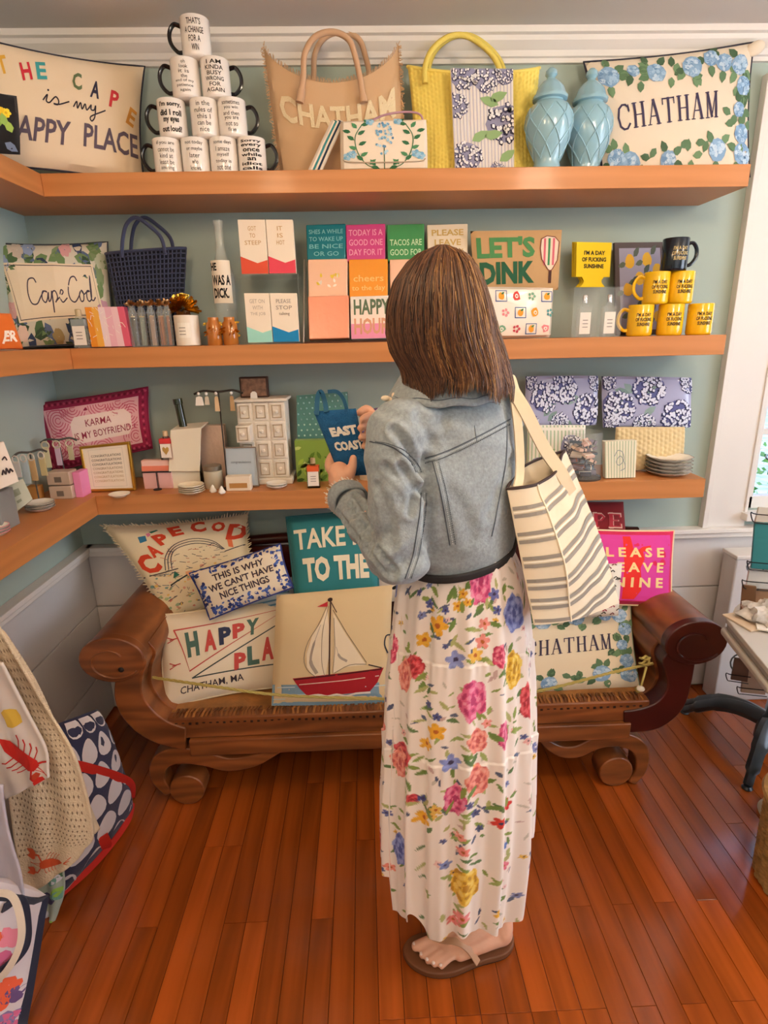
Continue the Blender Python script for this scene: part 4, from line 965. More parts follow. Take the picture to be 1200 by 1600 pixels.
def plate_stack(px, py, n, R, name_lbl, group, col='efe9e0', rf=None, dz=.008, deep=.006, edge=None, y=None):
    base = onshelf(px, py)
    for i in range(n):
        T = thing('plate', name_lbl(i, n), 'plate', (base.x, base.y, ZL+i*dz), group)
        pr = [(.0001, 0), (R*.55, 0), (R*.6, .0008), (R, deep+.004), (R*.995, deep+.0055), (R*.62, .004), (.0001, .0035)]
        G().lathe(pr, (base.x, base.y, ZL+i*dz), 36, rf=rf).obj('dish', mat('plate_'+col, col, .2, coat=.4), T)
        if edge: G().tube([(base.x+R*(rf(a, 0) if rf else 1)*math.cos(a), base.y+R*(rf(a, 0) if rf else 1)*math.sin(a), ZL+i*dz+deep+.0052) for a in [2*PI*k/48 for k in range(48)]], .0011, 4, edge, closed=True).obj('rim_line', prmat(), T)
ordn = lambda i, n: 'topmost' if i == n-1 else ('bottom' if i == 0 else ['', 'second from bottom', 'third from bottom', 'fourth from bottom'][i])
plate_stack(64, 797, 3, .041, lambda i, n: f'oval cream dish, {ordn(i, n)} of three stacked on the left shelf', 'cream dishes on the left shelf', edge='8f857a')
plate_stack(8, 803, 4, .042, lambda i, n: f'round white dish, {ordn(i, n)} of four at the far left edge', 'white dishes at the left edge', dz=.009)
plate_stack(-4, 836, 3, .032, lambda i, n: f'small white dish with pink rim, {ordn(i, n)} of three at the far left edge', 'pink rimmed dishes', edge='d88a9a')
# jewellery bars
def tbar(px, py, y, w, h, name_lbl, items, yaw=0, z0=None, colr='4a4844'):
    c = pt(px, py, y=y); z0 = ZL if z0 is None else z0; T = thing('jewelry_stand', name_lbl, 'stand', (c.x, y, z0))
    dx, dy = math.cos(yaw)*w/2, math.sin(yaw)*w/2
    G().lathe([(.022, 0), (.022, .004), (.004, .007), (.0022, .010), (.0022, h)], (c.x, y, z0), 16, colr).obj('post', prmat(), T)
    G().tube(spl([(c.x-dx, y-dy, z0+h-.006), (c.x-dx*.6, y-dy*.6, z0+h+.004), (c.x, y, z0+h), (c.x+dx*.6, y+dy*.6, z0+h+.004), (c.x+dx, y+dy, z0+h-.006)], 4), .0035, 7, colr).obj('cross_bar', prmat(), T)
    return T, (c, dx, dy, z0+h)
T, (c, dx, dy, zt) = tbar(45, 700, -.36, .10, .17, 'dark jewelry bar with hanging tagged bracelets on the left shelf', None, .9)
for i, (t, col, h_) in enumerate(((-.8, 'cfc9c8', .05), (-.35, 'b9c8d0', .075), (.1, 'cda878', .07), (.7, 'c9b98a', .06))):
    x, y = c.x+dx*t, c.y+dy*t; Tt = thing('bracelet_card', ['pale round', 'pale blue', 'tan', 'olive'][i]+' bracelet card hanging from the dark jewelry bar', 'jewelry', (x, y-.006, zt-h_-.02), 'cards on the jewelry bar')
    G().box((x-.010, y-.009, zt-h_-.02), (x+.010, y-.006, zt-.02), col).obj('card', prmat(), Tt, bevel=.0008)
    G().tube([(x+.009*math.cos(a), y-.008, zt-.014+.011*math.sin(a)) for a in [2*PI*k/16 for k in range(16)]], .0022, 6, 'd8cfc4', closed=True).obj('bracelet', prgloss(), Tt)
T, (c, dx, dy, zt) = tbar(92, 690, -.22, .11, .185, 'black jewelry bar before the pink cushion holding bracelets', None, .3)
for i, (t, col, h_) in enumerate(((-.7, 'd8cfa8', .07), (-.1, 'c3a9c0', .065), (.6, 'b8b090', .05))):
    x, y = c.x+dx*t, c.y+dy*t; Tt = thing('bracelet_card', ['cream', 'mauve', 'sage'][i]+' bracelet card hanging in front of the pink cushion', 'jewelry', (x, y-.006, zt-h_-.02), 'cards on the black jewelry bar')
    G().box((x-.009, y-.009, zt-h_-.02), (x+.009, y-.006, zt-.02), col).obj('card', prmat(), Tt, bevel=.0008)
    G().tube([(x+.012*math.cos(a), y-.008, zt-.014+.012*math.sin(a)) for a in [2*PI*k/16 for k in range(16)]], .0026, 6, 'cfc2a8', closed=True).obj('bracelet', prgloss(), Tt)
b = onshelf(52, 782); T = thing('card_box', 'small tan cardboard box standing on the left shelf', 'box', b); G().box((b.x-.022, b.y, ZL), (b.x+.018, b.y+.04, ZL+.045), 'c98d48').obj('body', prmat(), T, bevel=.001)
b = onshelf(96, 780)
for i in range(2):
    T = thing('clear_box', ['lower', 'upper'][i]+' of two small clear boxes with dark seal on the left shelf', 'box', (b.x, b.y+.03, ZL+i*.047), 'clear boxes with seals')
    x0, y0, z0 = b.x-.036, b.y, ZL+i*.047
    G().box((x0, y0, z0), (x0+.075, y0+.055, z0+.044), 'c3ab98').obj('body', prgloss(), T, bevel=.003)
    G().box((x0+.025, y0-.001, z0+.010), (x0+.047, y0+.002, z0+.028), '6f6258').obj('seal', prmat(), T)
b = onshelf(126, 776); T = thing('pink_book', 'bright pink card standing beside the gold frame', 'card', b); G().box((b.x-.010, b.y-.01, ZL), (b.x+.014, b.y+.05, ZL+.085), 'e88ab8').obj('body', prmat(), T, bevel=.001)
# pink lettered cushion
asp = 1.95; p = Pr()
p.rect(.09, .12, .93, .88, 'e9b0b8', 1); r_ = random.Random(5)
for cx, cy in ((.15, .3), (.2, .7), (.35, .85), (.55, .14), (.75, .84), (.88, .25), (.85, .6), (.3, .18), (.6, .86)):
    for k in range(1, 6):
        r = .045*k; pts = [(cx+r*math.cos(a)/asp, cy+r*math.sin(a)) for a in [i*PI/8 for i in range(1, 16)]]
        pts = [a for a in pts if .1 < a[0] < .92 and .13 < a[1] < .87]
        if len(pts) > 2: p.line(pts, .012, 'c84a68', 2, asp)
p.poly([(.30, .30), (.82, .30), (.86, .40), (.86, .62), (.80, .72), (.35, .72), (.30, .62)], 'f4dcd4', 3)
p.text('KARMA', .44, .54, .68, .65, '9a3048', .003, L=4); p.text('IS MY BOYFRIEND', .32, .36, .85, .47, '9a3048', .003, L=4)
for k in range(40):
    for v in (.05, .95): p.blob(k/40+.01, v, .010, .025, 'c8486a' if k % 2 else '7f1238', 6, .2, 1)
for k in range(16):
    for u in (.035, .968): p.blob(u, k/16+.03, .012, .025, 'c8486a' if k % 2 else '7f1238', 6, .2, 1)
q = quad([(82, 738, -.12), (238, 700, -.07), (231, 605, -.04), (48, 632, -.09)])
cushion('needlepoint_cushion', 'pink needlepoint cushion reading KARMA IS MY BOYFRIEND', 'cushion', q, .07, 'a01c48', p, piping='8a1440', pinch=.04, cuts=(12, 8))
# gold frame
def frame(name, lbl, q, w, d, fm, inner, prn, gloss=True):
    T = thing(name, lbl, 'frame', (q[0]+q[1])/2); S = flat(q); n = qn(q)
    W_ = (q[1]-q[0]).length; H = (q[3]-q[0]).length; a, b = w/W_, w/H
    for (u0, v0, u1, v1) in ((0, 0, 1, b), (0, 1-b, 1, 1), (0, b, a, 1-b), (1-a, b, 1, 1-b)):
        g = G(); g.slab([S(u0, v0, .004), S(u1, v0, .004), S(u1, v1, .004), S(u0, v1, .004)], d+.004); g.obj('rail', fm, T, bevel=.0015)
    g = G(); g.slab([S(a, b), S(1-a, b), S(1-a, 1-b), S(a, 1-b)], d*.8); g.obj('picture', mat('paper_'+inner, inner, .6), T, smooth=False)
    if prn: stuff(prn.build('print', prmat(), T, S))
    return T
q = quad([(137, 772), (212, 765), (202, 690), (124, 698)], -.215, zb=ZL)
p = Pr()
for i, c in enumerate(('6f6458', '5a5048', '5f554c', 'a08a68', 'b59a6c', 'c4a878', 'cdb48a')): p.text('CONGRATULATIONS', .2, .74-.09*i, .8, .79-.09*i, c, 0)
p.line([(.16, .1), (.84, .1), (.84, .9), (.16, .9)], .008, 'cfc4b4', 1, closed=True)
frame('gold_frame', 'gold frame printed with rows of congratulations beside the pink card', q, .008, .012, mat('gold_frame', 'c79a3c', .3, metal=.8), 'f3e6d2', p)
plate_stack(187, 776, 1, .034, lambda i, n: 'single oval cream dish in front of the gold frame', 'cream dish by the frame', 'f3e8d6')
# heart bottle, soaps
x_ = pt(235, 690, y=-.13).x; zb_ = pt(235, 700, y=-.13).z
T0 = thing('soap_box', 'clear case of pink bath goods with black tie under the heart bottle', 'box', (x_, -.15, ZL))
b0 = onshelf(245, 764); x0, x1 = pt(222, 740, y=b0.y).x, pt(268, 740, y=b0.y).x; h1 = .06
G().box((x0, b0.y, ZL), ((x0+x1)/2-.001, b0.y+.03, ZL+h1), 'e2b0ac').obj('soap_bar', prgloss(), T0, bevel=.003)
G().box(((x0+x1)/2+.001, b0.y, ZL), (x1, b0.y+.03, ZL+h1), 'e2b0ac').obj('soap_bar', prgloss(), T0, bevel=.003)
G().box((x0, b0.y, ZL+h1+.002), (x1-.004, b0.y+.03, ZL+.102), 'f0c4b8').obj('soap_bar', prgloss(), T0, bevel=.004)
G().box((x0+.001, b0.y-.001, ZL+h1+.004), (x1-.005, b0.y+.003, ZL+h1+.022), 'e88468').obj('band', prmat(), T0)
xm = (x0+x1)/2; G().ribbon([(x0, b0.y-.003, ZL+h1), (xm, b0.y-.004, ZL+h1+.001), (x1, b0.y-.003, ZL+h1)], .004, .001, '2a2226', up=(0, -1, 0)).obj('tie', prmat(), T0)
g = G(); g.tube([(xm, b0.y-.006, ZL+.002), (xm, b0.y-.005, ZL+h1)], .0018, 6, '2a2226'); g.lathe([(.014, 0), (.014, .003), (.0001, .003)], (xm, b0.y-.012, ZL), 14, '2a2226'); g.obj('stand', prmat(), T0)
small_bottle('scent_bottle', 'clear bottle with red band and gold heart label before the pink cushion', 'bottle', 235, -.19, ZL+.1035, .042, .10, mat('rose_glass', 'f2d8d8', .05, trans=1, ior=1.2), 'f4e8dc', 'd8b890', wrap='d8383a', txt='heart')
# towel over green bottle
y = -.15; c = pt(300, 700, y=y); T = thing('wine_bottle', 'dark green wine bottle neck rising out of the cream towel', 'bottle', (c.x, y, ZL))
zt = pt(284, 622, y=y).z-ZL
tilt = Matrix.Translation((c.x, y, ZL)) @ Matrix.Rotation(-.10, 4, 'Y')
G().lathe([(.03, 0), (.033, .004), (.033, .10), (.028, .13), (.0155, .17), (.0135, .19), (.0135, zt-.02), (.0155, zt-.018), (.0155, zt)], n=26, M=tilt).obj('glass', mat('dark_green_glass', '2c3016', .12, coat=.6), T)
q = quad([(263, 737), (312, 737), (314, 668), (266, 672)], -.20)
T = thing('draped_towel', 'cream towel folded around the dark green bottle', 'towel', (q[0]+q[1])/2)
CT = cloth('cream_towel', 'f3e8d0')
g = G(); g.slab(q, .006); g.obj('front_fold', CT, T, bevel=.002)
g = G(); g.slab([q[3], q[2], q[2]+V((0, .10, .006)), q[3]+V((0, .10, .006))], .006); g.obj('top_fold', CT, T, bevel=.002)
g = G(); g.box((q[0].x+.004, -.19, ZL), (q[1].x-.004, -.185, q[0].z+.03)); g.obj('back_fold', CT, T)
b = pt(330, 700, y=-.09); T = thing('pink_box', 'pale pink wrapped box behind the mason jar', 'box', (b.x, -.09, ZL))
zt = pt(330, 665, y=-.09).z
G().box((pt(312, 700, y=-.09).x, -.09, ZL), (pt(352, 700, y=-.09).x, -.05, zt), 'ecccb8').obj('body', mat('pink_wrap', attr=True, rough=.3, bump=(60, .5)), T, bevel=.002)
# glass jar with lid
b = onshelf(332, 765); c = (b.x, b.y+.03, ZL); T = thing('lidded_jar', 'ribbed glass jar candle with silver screw lid', 'jar', c)
G().lathe([(.030, 0), (.032, .003), (.032, .060), (.027, .064)], c, 28, rf=lambda a, h: 1+.02*math.sin(18*a)).obj('glass', mat('milky_glass', 'c9bfa8', .15, coat=.4), T)
G().lathe([(.031, .064), (.031, .078), (.029, .080), (.0001, .080)], c, 28).obj('lid', mat('lid_metal', '9a9080', .3, metal=.7), T)
plate_stack(300, 771, 4, .042, lambda i, n: f'scalloped cream dish, {ordn(i, n)} of four beside the jar candle', 'scalloped dishes beside the jar', 'e6d8bc', rf=lambda a, h: 1+.035*math.sin(9*a), dz=.007)
for i, (px, py) in enumerate(((333, 769), (347, 771))):
    b = onshelf(px, py); T = thing('seashell', ['left', 'right'][i]+' of two small white cone shells by the jar candle', 'shell', b)
    g = G(); 
    g.lathe([(.009, 0), (.011, .002), (.012, .006), (.008, .014), (.004, .022), (.0001, .027)], b, 14, rf=lambda a, h: 1+.12*math.sin(3*a+h*300)); g.obj('shell', mat('shell_white', 'f4ece0', .4), T)
# mini chest of drawers
WH = mat('chest_white', 'e9dfd0', .6, var=(30, .08))
q = quad([(372, 752), (452, 748), (440, 618), (343, 622)], -.17)
xl, xr = pt(372, 700, y=-.165).x, pt(449, 700, y=-.165).x; xl = xr-.165
zt = pt(400, 628, y=-.165).z; yf = -.165
T = thing('mini_chest', 'small white wooden chest of twelve drawers, one pulled open', 'chest', ((xl+xr)/2, yf+.05, ZL))
G().box((xl-.012, yf-.012, ZL), (xr+.012, yf+.125, ZL+.022)).obj('base', WH, T, bevel=.004)
G().box((xl-.008, yf-.010, zt), (xr+.010, yf+.12, zt+.010)).obj('top', WH, T, bevel=.003)
G().box((xl, yf+.004, ZL+.022), (xr, yf+.11, zt)).obj('carcass', WH, T, bevel=.001)
dw, dh = (xr-xl)/3, (zt-ZL-.022)/4
for r in range(4):
    for cc in range(3):
        off = -.055 if (r == 2 and cc == 0) else 0
        x0, z0 = xl+cc*dw, ZL+.022+(r if off == 0 else 2)*dh
        if off: g = G(); g.box((x0+.004, yf+off, z0+.004), (x0+dw-.004, yf+.004, z0+dh-.006)); 
        else: g = G(); g.box((x0+.003, yf-.001, z0+.003), (x0+dw-.003, yf+.006, z0+dh-.003))
        d = g.obj('drawer', WH, T, bevel=.0015)
        g = G(); e = .011
        for a0, b0_, a1, b1 in ((e, e, dw-e, e+.003), (e, dh-e-.003, dw-e, dh-e), (e, e, e+.003, dh-e), (dw-e-.003, e, dw-e, dh-e)): g.box((x0+a0, yf+off-.004, z0+b0_), (x0+a1, yf+off, z0+b1), 'b9a68c')
        g.obj('moulding', prmat(), d, smooth=False)
        G().lathe([(.003, 0), (.003, .004), (.0065, .008), (.007, .011), (.005, .014), (.0001, .015)], n=12, M=Matrix.Translation((x0+dw/2, yf+off, z0+dh/2)) @ Matrix.Rotation(PI/2, 4, 'X')).obj('knob', WH, d)
# jewelry bar before the chest, with tags
b = pt(352, 720, y=-.235); T, (c, dx, dy, ztb) = tbar(352, 720, -.225, .16, pt(350, 612, y=-.225).z-ZL, 'tall black T-bar jewelry stand in front of the white chest', None, 0, colr='2a2320')
for i, (px, col, h_) in enumerate(((311, 'ece4da', .03), (323, 'cfc2b0', .028), (338, 'd8b890', .05), (362, 'b89468', .05))):
    x = pt(px, 620, y=-.235).x; Tt = thing('necklace_card', ['white arched', 'narrow grey', 'long tan', 'long brown'][i]+' jewelry card hanging from the tall black stand', 'jewelry', (x, -.235, ztb-h_-.02), 'cards on the tall black stand')
    w = .014 if i == 0 else .008
    G().prism([(-w, -h_), (w, -h_), (w*.7, -h_*.1), (0, 0), (-w*.7, -h_*.1)], (1, 0, 0), (0, 0, 1), (0, 1, 0), .002, col).obj('card', prmat(), Tt, smooth=False)
    o = Tt.children[-1]
    for v in o.data.vertices: v.co += V((x, -.237, ztb-.012))
    G().ball((x, -.238, ztb-.004), .0055, 8, 'e8e4e0').obj('charm', prgloss(), Tt)
zc = zt+.0105
b1, b2 = pt(374, 600, y=-.12), pt(418, 600, y=-.12)
T = thing('framed_photo', 'small brown box frame standing on top of the white chest', 'frame', ((b1.x+b2.x)/2, -.12, zc)); h_ = pt(395, 589, y=-.12).z-zc
G().box((b1.x, -.12, zc), (b2.x, -.095, zc+h_), '4a3026').obj('body', prmat(), T, bevel=.002)
G().box((b1.x+.006, -.122, zc+.006), (b2.x-.006, -.119, zc+h_-.006), '8a6650').obj('picture', mat('brown_picture', attr=True, rough=.3, var=(60, .5)), T)
b1 = pt(396, 610, y=-.155); T = thing('tiny_house', 'tiny white arched ornament standing on the white chest', 'ornament', (b1.x, -.155, zc))
G().prism([(-.012, 0), (.012, 0), (.010, .018), (.004, .024), (-.004, .024), (-.010, .018)], (1, 0, 0), (0, 0, 1), (0, 1, 0), .006, 'f0e8e0').obj('body', prmat(), T, smooth=False)
o = T.children[-1]
for v in o.data.vertices: v.co += V((b1.x, -.158, zc))
# small blue-grey frame, soap box, penguin-black ribbon
q = quad([(354, 768), (406, 762), (400, 698), (351, 699)], -.205, zb=ZL)
p = Pr(); p.text('congratulations', .18, .58, .8, .66, '6a6f78', 0)
frame('photo_frame', 'slim grey frame with pale blue card leaning on the white chest', q, .0035, .006, mat('frame_grey', '8a7a6c', .4), 'b9c4cc', p)
b = onshelf(373, 767); x0, x1 = pt(353, 760, y=b.y).x, pt(392, 760, y=b.y).x
T = thing('soap_carton', 'cream soap carton with amber window in front of the blue frame', 'box', (b.x, b.y+.02, ZL)); G().box((x0, b.y, ZL), (x1, b.y+.035, ZL+.050), 'ecdcc4').obj('body', prmat(), T, bevel=.002)
G().box((x0+.012, b.y-.001, ZL+.010), (x1-.012, b.y+.002, ZL+.027), 'b8864a').obj('window', prmat(), T, smooth=False)
b = onshelf(402, 755); T = thing('black_bow', 'black ribbon bow beside the cream soap carton', 'bow', b); g = G()
for s_ in (1, -1): g.ribbon(spl([(b.x, b.y, ZL+.018), (b.x+s_*.012, b.y, ZL+.034), (b.x+s_*.016, b.y, ZL+.024), (b.x, b.y, ZL+.018)], 5), .006, .001, '1a1a1e', up=(0, 1, 0))
for s_ in (1, -1): g.ribbon(spl([(b.x, b.y, ZL+.018), (b.x+s_*.008, b.y-.004, ZL+.008), (b.x+s_*.010, b.y-.006, ZL+.001)], 4), .006, .001, '1a1a1e', up=(0, 1, 0))
g.obj('ribbon', prmat(), T)
plate_stack(433, 762, 2, .036, lambda i, n: f"round white dish with beaded rim, {['lower', 'upper'][i]} of two beside the white chest", 'beaded dishes by the chest', 'f3eee4', rf=lambda a, h: 1+.015*math.sin(20*a))
# beaded glass tile panel and green box
q = quad([(466, 735, -.10), (548, 728, -.10), (543, 612, -.07), (463, 618, -.07)], zb=ZL)
T = thing('glass_tile_panel', 'teal glass panel studded with round beads behind the blue bottle bag', 'panel', (q[0]+q[1])/2); S = flat(q)
g = G(); g.slab(q, .008); g.obj('panel', mat('teal_panel', '4f8078', .15, coat=.5), T, smooth=False)
for j in range(14):
    g = G()
    for i in range(9): g.ball(S((i+.5+(.25 if j % 2 else -.25))/9, .10+.9*(j+.5)/14, .001), (.0036, .003, .0036), 6, 'b9d8c8' if j < 9 else '8fb8b8')
    stuff(g.obj('bead_row', prgloss(), T))
b = onshelf(490, 752); x0, x1 = pt(462, 720, y=-.15).x, pt(535, 720, y=-.15).x; zt = pt(480, 688, y=-.15).z
T = thing('leafy_box', 'box printed with green leaves below the teal glass panel', 'box', ((x0+x1)/2, -.15, ZL)); q = [V((x0, -.15, ZL)), V((x1, -.15, ZL)), V((x1, -.15, zt)), V((x0, -.15, zt))]
G().slab(q, .035).obj('body', mat('leaf_green', '7f9a3c', .35), T, bevel=.001); p = Pr(); r_ = random.Random(4)
for k in range(40): p.leaf(r_.uniform(.1, .9), r_.uniform(.05, .9), .2, .08, r_.uniform(0, 6), r_.choice(['5a7a2c', '9fb84a', '3f5f28', 'c3cf7a']), 1)
p.build('print', prgloss(), T, flat(q))
stuff(T.children[-1])
for px, lb in ((476, 'left, beside the white dishes'), (518, 'right, partly behind the hand')):
    b = onshelf(px, 763); small_bottle('scent_bottle', f'small clear bottle with orange band and white label, {lb}', 'bottle', px, b.y+.012, ZL, .044, .105, mat('smoke_glass', 'c8c2b8', .05, trans=1, ior=1.25), 'f4ebdf', 'b8a07a', wrap='e8622c')
# white woven basket with blue hydrangea cloth behind the woman
T = thing('straw_basket', 'cream straw basket with purple handles and hydrangea cloth behind the shopper', 'basket', pt(590, 720, y=-.13))
c = pt(590, 700, y=-.13); rx = .085
def bas(u, v, o=0):
    a = 2*PI*u; r = rx*(.78+.22*v)+.0012*math.sin(a*30+(PI if int(v*14) % 2 else 0)); return V((c.x+r*math.cos(a), -.13+r*.55*math.sin(a), ZL+.17*v))
g = G(); g.grid(bas, 64, 20, wrapu=True); g.add([bas(i/32, 0) for i in range(32)], [tuple(range(32))]); g.obj('basket_body', cloth('straw_cream', 'e6d6bc'), T)
for y_ in (-.17, -.10): G().tube(spl([(c.x-.05, y_, ZL+.16), (c.x-.045, y_, ZL+.21), (c.x-.01, y_, ZL+.245), (c.x+.03, y_, ZL+.235), (c.x+.05, y_, ZL+.16)], 5), .004, 7, '6a4f74').obj('handle', prmat(), T)
q = [V((c.x-.05, -.185, ZL+.07)), V((c.x+.03, -.185, ZL+.07)), V((c.x+.01, -.182, ZL+.175)), V((c.x-.055, -.182, ZL+.175))]; p = Pr(); r_ = random.Random(4)
for k in range(50): p.blob(r_.uniform(.1, .9), r_.uniform(.1, .9), .05, .05, r_.choice(['5f78b8', '8fa4d8', '3f5690', 'c8d2ec']), 6, .3, 1)
g = G(); g.slab(q, .004); o = g.obj('hydrangea_cloth', cloth('blue_grey_cloth', '8a98c0'), T); 
p.build('print', prmat(), T, flat(q))
g = G(); g.tube([(c.x+.02+.004*math.cos(k), -.19, ZL+.19-.003*k) for k in range(14)], .004, 6, 'dcc8a4'); g.obj('tassel', prmat(), T)
# hydrangea print pouches on the right
def hpouch(c4, y, lbl, seed, zb=None, t=.03):
    q = quad(c4, y, zb=zb); p = Pr(); asp = 1.7; r_ = random.Random(seed)
    for x, y_ in ((.2, .5), (.8, .3), (.5, .85)): p.blob(x, y_, .16, .2, 'a3a3c8', 9, .2, 0)
    for k in range(7): p.leaf(r_.uniform(.05, .85), r_.uniform(.1, .9), .3, .13, r_.uniform(-1, 1), r_.choice(['8fa8a8', '7f9a98']), 1, asp)
    floral_bw(p, [(r_.uniform(.15, .3), r_.uniform(.40, .6), .30), (r_.uniform(.48, .58), .76, .30), (.84, r_.uniform(.2, .35), .32), (.97, .9, .2), (.46, .06, .22), (.05, .92, .18), (.08, .1, .16)], asp, cols=('dfe3f6', '232650', 'e8e8f8', '3d4278'), base='5f649c', n=110)
    return cushion('hydrangea_pouch', lbl, 'pouch', q, t, 'aeb0d2', p, k=.2, pinch=-.01, wr=.001, m=mat('glossy_pouch', attr=True, rough=.2, coat=.5), cuts=(8, 5))
hpouch([(822, 668), (932, 664), (934, 587), (821, 588)], -.085, 'glossy hydrangea print pouch standing behind the clear jar', 3)
hpouch([(942, 668), (1078, 668), (1080, 590), (940, 588)], -.085, 'glossy hydrangea print pouch standing at the right, above the plates', 8)
q = quad([(822, 745), (912, 740), (915, 664), (824, 664)], -.13, zb=ZL); p = Pr(); stripes(p, 16, 'a9c0a0'); floral_bw(p, [(.75, .55, .26), (.2, .15, .2)], 1.3, base='8f92b0', n=50); p.leaf(.3, .4, .25, .1, .5, '8fb080', 4, 1.3)
cushion('striped_pouch', 'green striped pouch with a hydrangea behind the striped tote', 'pouch', q, .03, 'eeeade', p, k=.2, pinch=0, wr=.001)
q = quad([(958, 740), (1066, 735), (1070, 667), (962, 667)], -.125, zb=ZL); 
T = thing('woven_pouch', 'cream woven straw pouch behind the stacked plates', 'pouch', (q[0]+q[1])/2); S = weave(puff(q, .03, 0, .2, 0), 16, 9, .004); B = puff(q, .03, 0, .2, 0, side=-1)
g = G(); g.grid(S, 96, 54); g.grid(B, 10, 8); g.obj('weave', cloth('straw_tan', 'e6cf9f'), T, ang=180)
# clear jar of matchbooks
b = onshelf(918, 752); c = V((b.x, b.y+.055, ZL)); c.y = min(c.y, -.2); T = thing('acrylic_tub', 'clear domed tub filled with small printed matchbooks', 'jar', c)
zt = .165; R = .062
G().lathe([(R, .004), (R*1.02, .006), (R*.97, zt*.8), (R*.95, zt), (R*.92, zt), (R*.94, zt*.8), (R*.98, .008), (.0001, .008)], c, 36).obj('tub', ACR, T)
G().lathe([(R*1.03, 0), (R*1.04, .006), (R*.98, .008)], c, 36, '4a4038').obj('base_ring', prmat(), T)
r_ = random.Random(15); k = 0
for lay in range(6):
    for j in range(4):
        a = j*PI/2+lay*.6; px_, py_ = c.x+.028*math.cos(a), c.y+.028*math.sin(a); z = ZL+.022+lay*.021
        M = Matrix.Translation((px_, py_, z)) @ Matrix.Rotation(r_.uniform(0, 3), 4, 'Z') @ Matrix.Rotation(r_.uniform(-.5, .5), 4, 'X')
        col = r_.choice(['e8c4b0', 'f0dcc8', '3a3f50', 'e6b8a8', 'ddd8d0', '8a7f90', '4f6a80'])
        Tm = thing('matchbook', f"{dict(zip(['e8c4b0', 'f0dcc8', '3a3f50', 'e6b8a8', 'ddd8d0', '8a7f90', '4f6a80'], ['peach', 'cream', 'dark', 'pink', 'grey', 'mauve', 'blue']))[col]} matchbook inside the clear tub, {['bottom', 'second', 'third', 'fourth', 'fifth', 'top'][lay]} layer, {['right', 'back', 'left', 'front'][j]} side", 'matchbook', (px_, py_, z), 'matchbooks in the clear tub')
        G().box((-.019, -.013, -.0045), (.019, .013, .0045), col, M).obj('cover', prmat(), Tm, bevel=.0005)
        g = G(); g.box((-.0195, -.006, -.005), (.0195, -.002, .005), r_.choice(['2a2c3a', 'f4ece0', 'b86a5a']), M); g.obj('stripe', prmat(), Tm, smooth=False)
# striped soap bar
q = quad([(946, 747), (993, 744), (995, 688), (945, 690)], -.235, zb=ZL); p = Pr(); stripes(p, 11, 'b9c4a4'); p.line([(.3, .6), (.4, .75), (.55, .7), (.6, .5), (.45, .35), (.35, .45), (.5, .6), (.65, .3), (.5, .2)], .02, '8f9aa0', 2, smooth=4)
box_item('striped_carton', 'cream carton with sage stripes and a flower sketch beside the tub', 'box', q, .025, 'f0ead4', p)
b = onshelf(1040, 752)
plate_stack(1043, 741, 5, .075, lambda i, n: f"scalloped white plate with grey rim, {ordn(i, n)} of five at the shelf's right end", 'scalloped plates at the right end', 'efeae2', rf=lambda a, h: 1+.03*math.sin(10*a)+.01*math.sin(20*a), dz=.0125, deep=.011, edge='8a8078')

# ------------------------------------------------------------------ cushions on the bench
ZS = .337
asp = 1.0; p = Pr(); r_ = random.Random(21)
for t, u, v, h, rr_ in (('C', .13, .55, .20, .35), ('A', .235, .68, .13, .3), ('P', .34, .80, .13, .3), ('E', .47, .88, .12, .15), ('C', .64, .90, .14, .05), ('O', .79, .87, .13, -.1), ('D', .93, .77, .20, -.25)):
    p.text(t, u-h*.4, v-h/2, u+h*.4, v+h/2, 'cf4222', .05, rot=rr_, L=3)
for k in range(3): p.line([(.24+.03*k, .46), (.30+.02*k, .60-.01*k), (.42, .72-.025*k), (.58, .76-.03*k), (.72, .70-.03*k), (.80-.01*k, .58)], .008, '4a4650', 2, smooth=4)
p.line([(.02, .44), (.2, .44), (.35, .45)], .01, '2f2f3c', 2); p.line([(.8, .55), (.98, .60)], .01, '2f2f3c', 2)
cs = ['e0a08a', '9fb08a', 'e8c06a', '7fa8a0', 'd88a70', '5a5a68', 'c8a07a', 'b8c890', 'e8b8a0']
for k in range(170):
    x, y = r_.uniform(.04, .96), r_.uniform(.03, .43)
    if k % 3 == 0: p.line([(x, y), (x+r_.uniform(-.05, .05), y+r_.uniform(-.03, .03)), (x+r_.uniform(-.08, .08), y+r_.uniform(-.03, .03))], .006, r_.choice(['4a4a55', '7a6a60', '5f7080']), 2)
    else: p.blob(x, y, r_.uniform(.008, .022), r_.uniform(.006, .016), r_.choice(cs), 6, .4, 1)
for k in range(50):
    x, y = r_.uniform(.28, .78), r_.uniform(.46, .68)
    p.line([(x, y), (x+r_.uniform(-.05, .05), y+r_.uniform(-.02, .02))], .006, r_.choice(['4a4a55', '8a8078', 'c87a60']), 2)
p.poly([(.17, .78), (.23, .80), (.24, .86), (.18, .85)], '2f6f8f', 2); p.poly([(.25, .84), (.28, .86), (.28, .89), (.25, .88)], 'd87a98', 2); p.poly([(.29, .88), (.35, .91), (.34, .92), (.28, .90)], '2f6f5a', 2)
p.poly([(.84, .60), (.88, .58), (.88, .72), (.84, .72)], 'e87a4a', 2); p.poly([(.27, .36), (.34, .38), (.31, .43)], '2f6f5a', 3); p.line([(.22, .30), (.40, .36)], .014, '2b3038', 3)
p.poly([(.38, .30), (.45, .31), (.46, .40), (.40, .40)], 'e8a878', 2); p.line([(.47, .27), (.52, .25), (.55, .30), (.51, .34), (.47, .32)], .014, '2f3a58', 3, closed=True)
q = quad([(262, 975, -.30), (408, 925, -.22), (386, 803, -.06), (160, 822, -.14)])
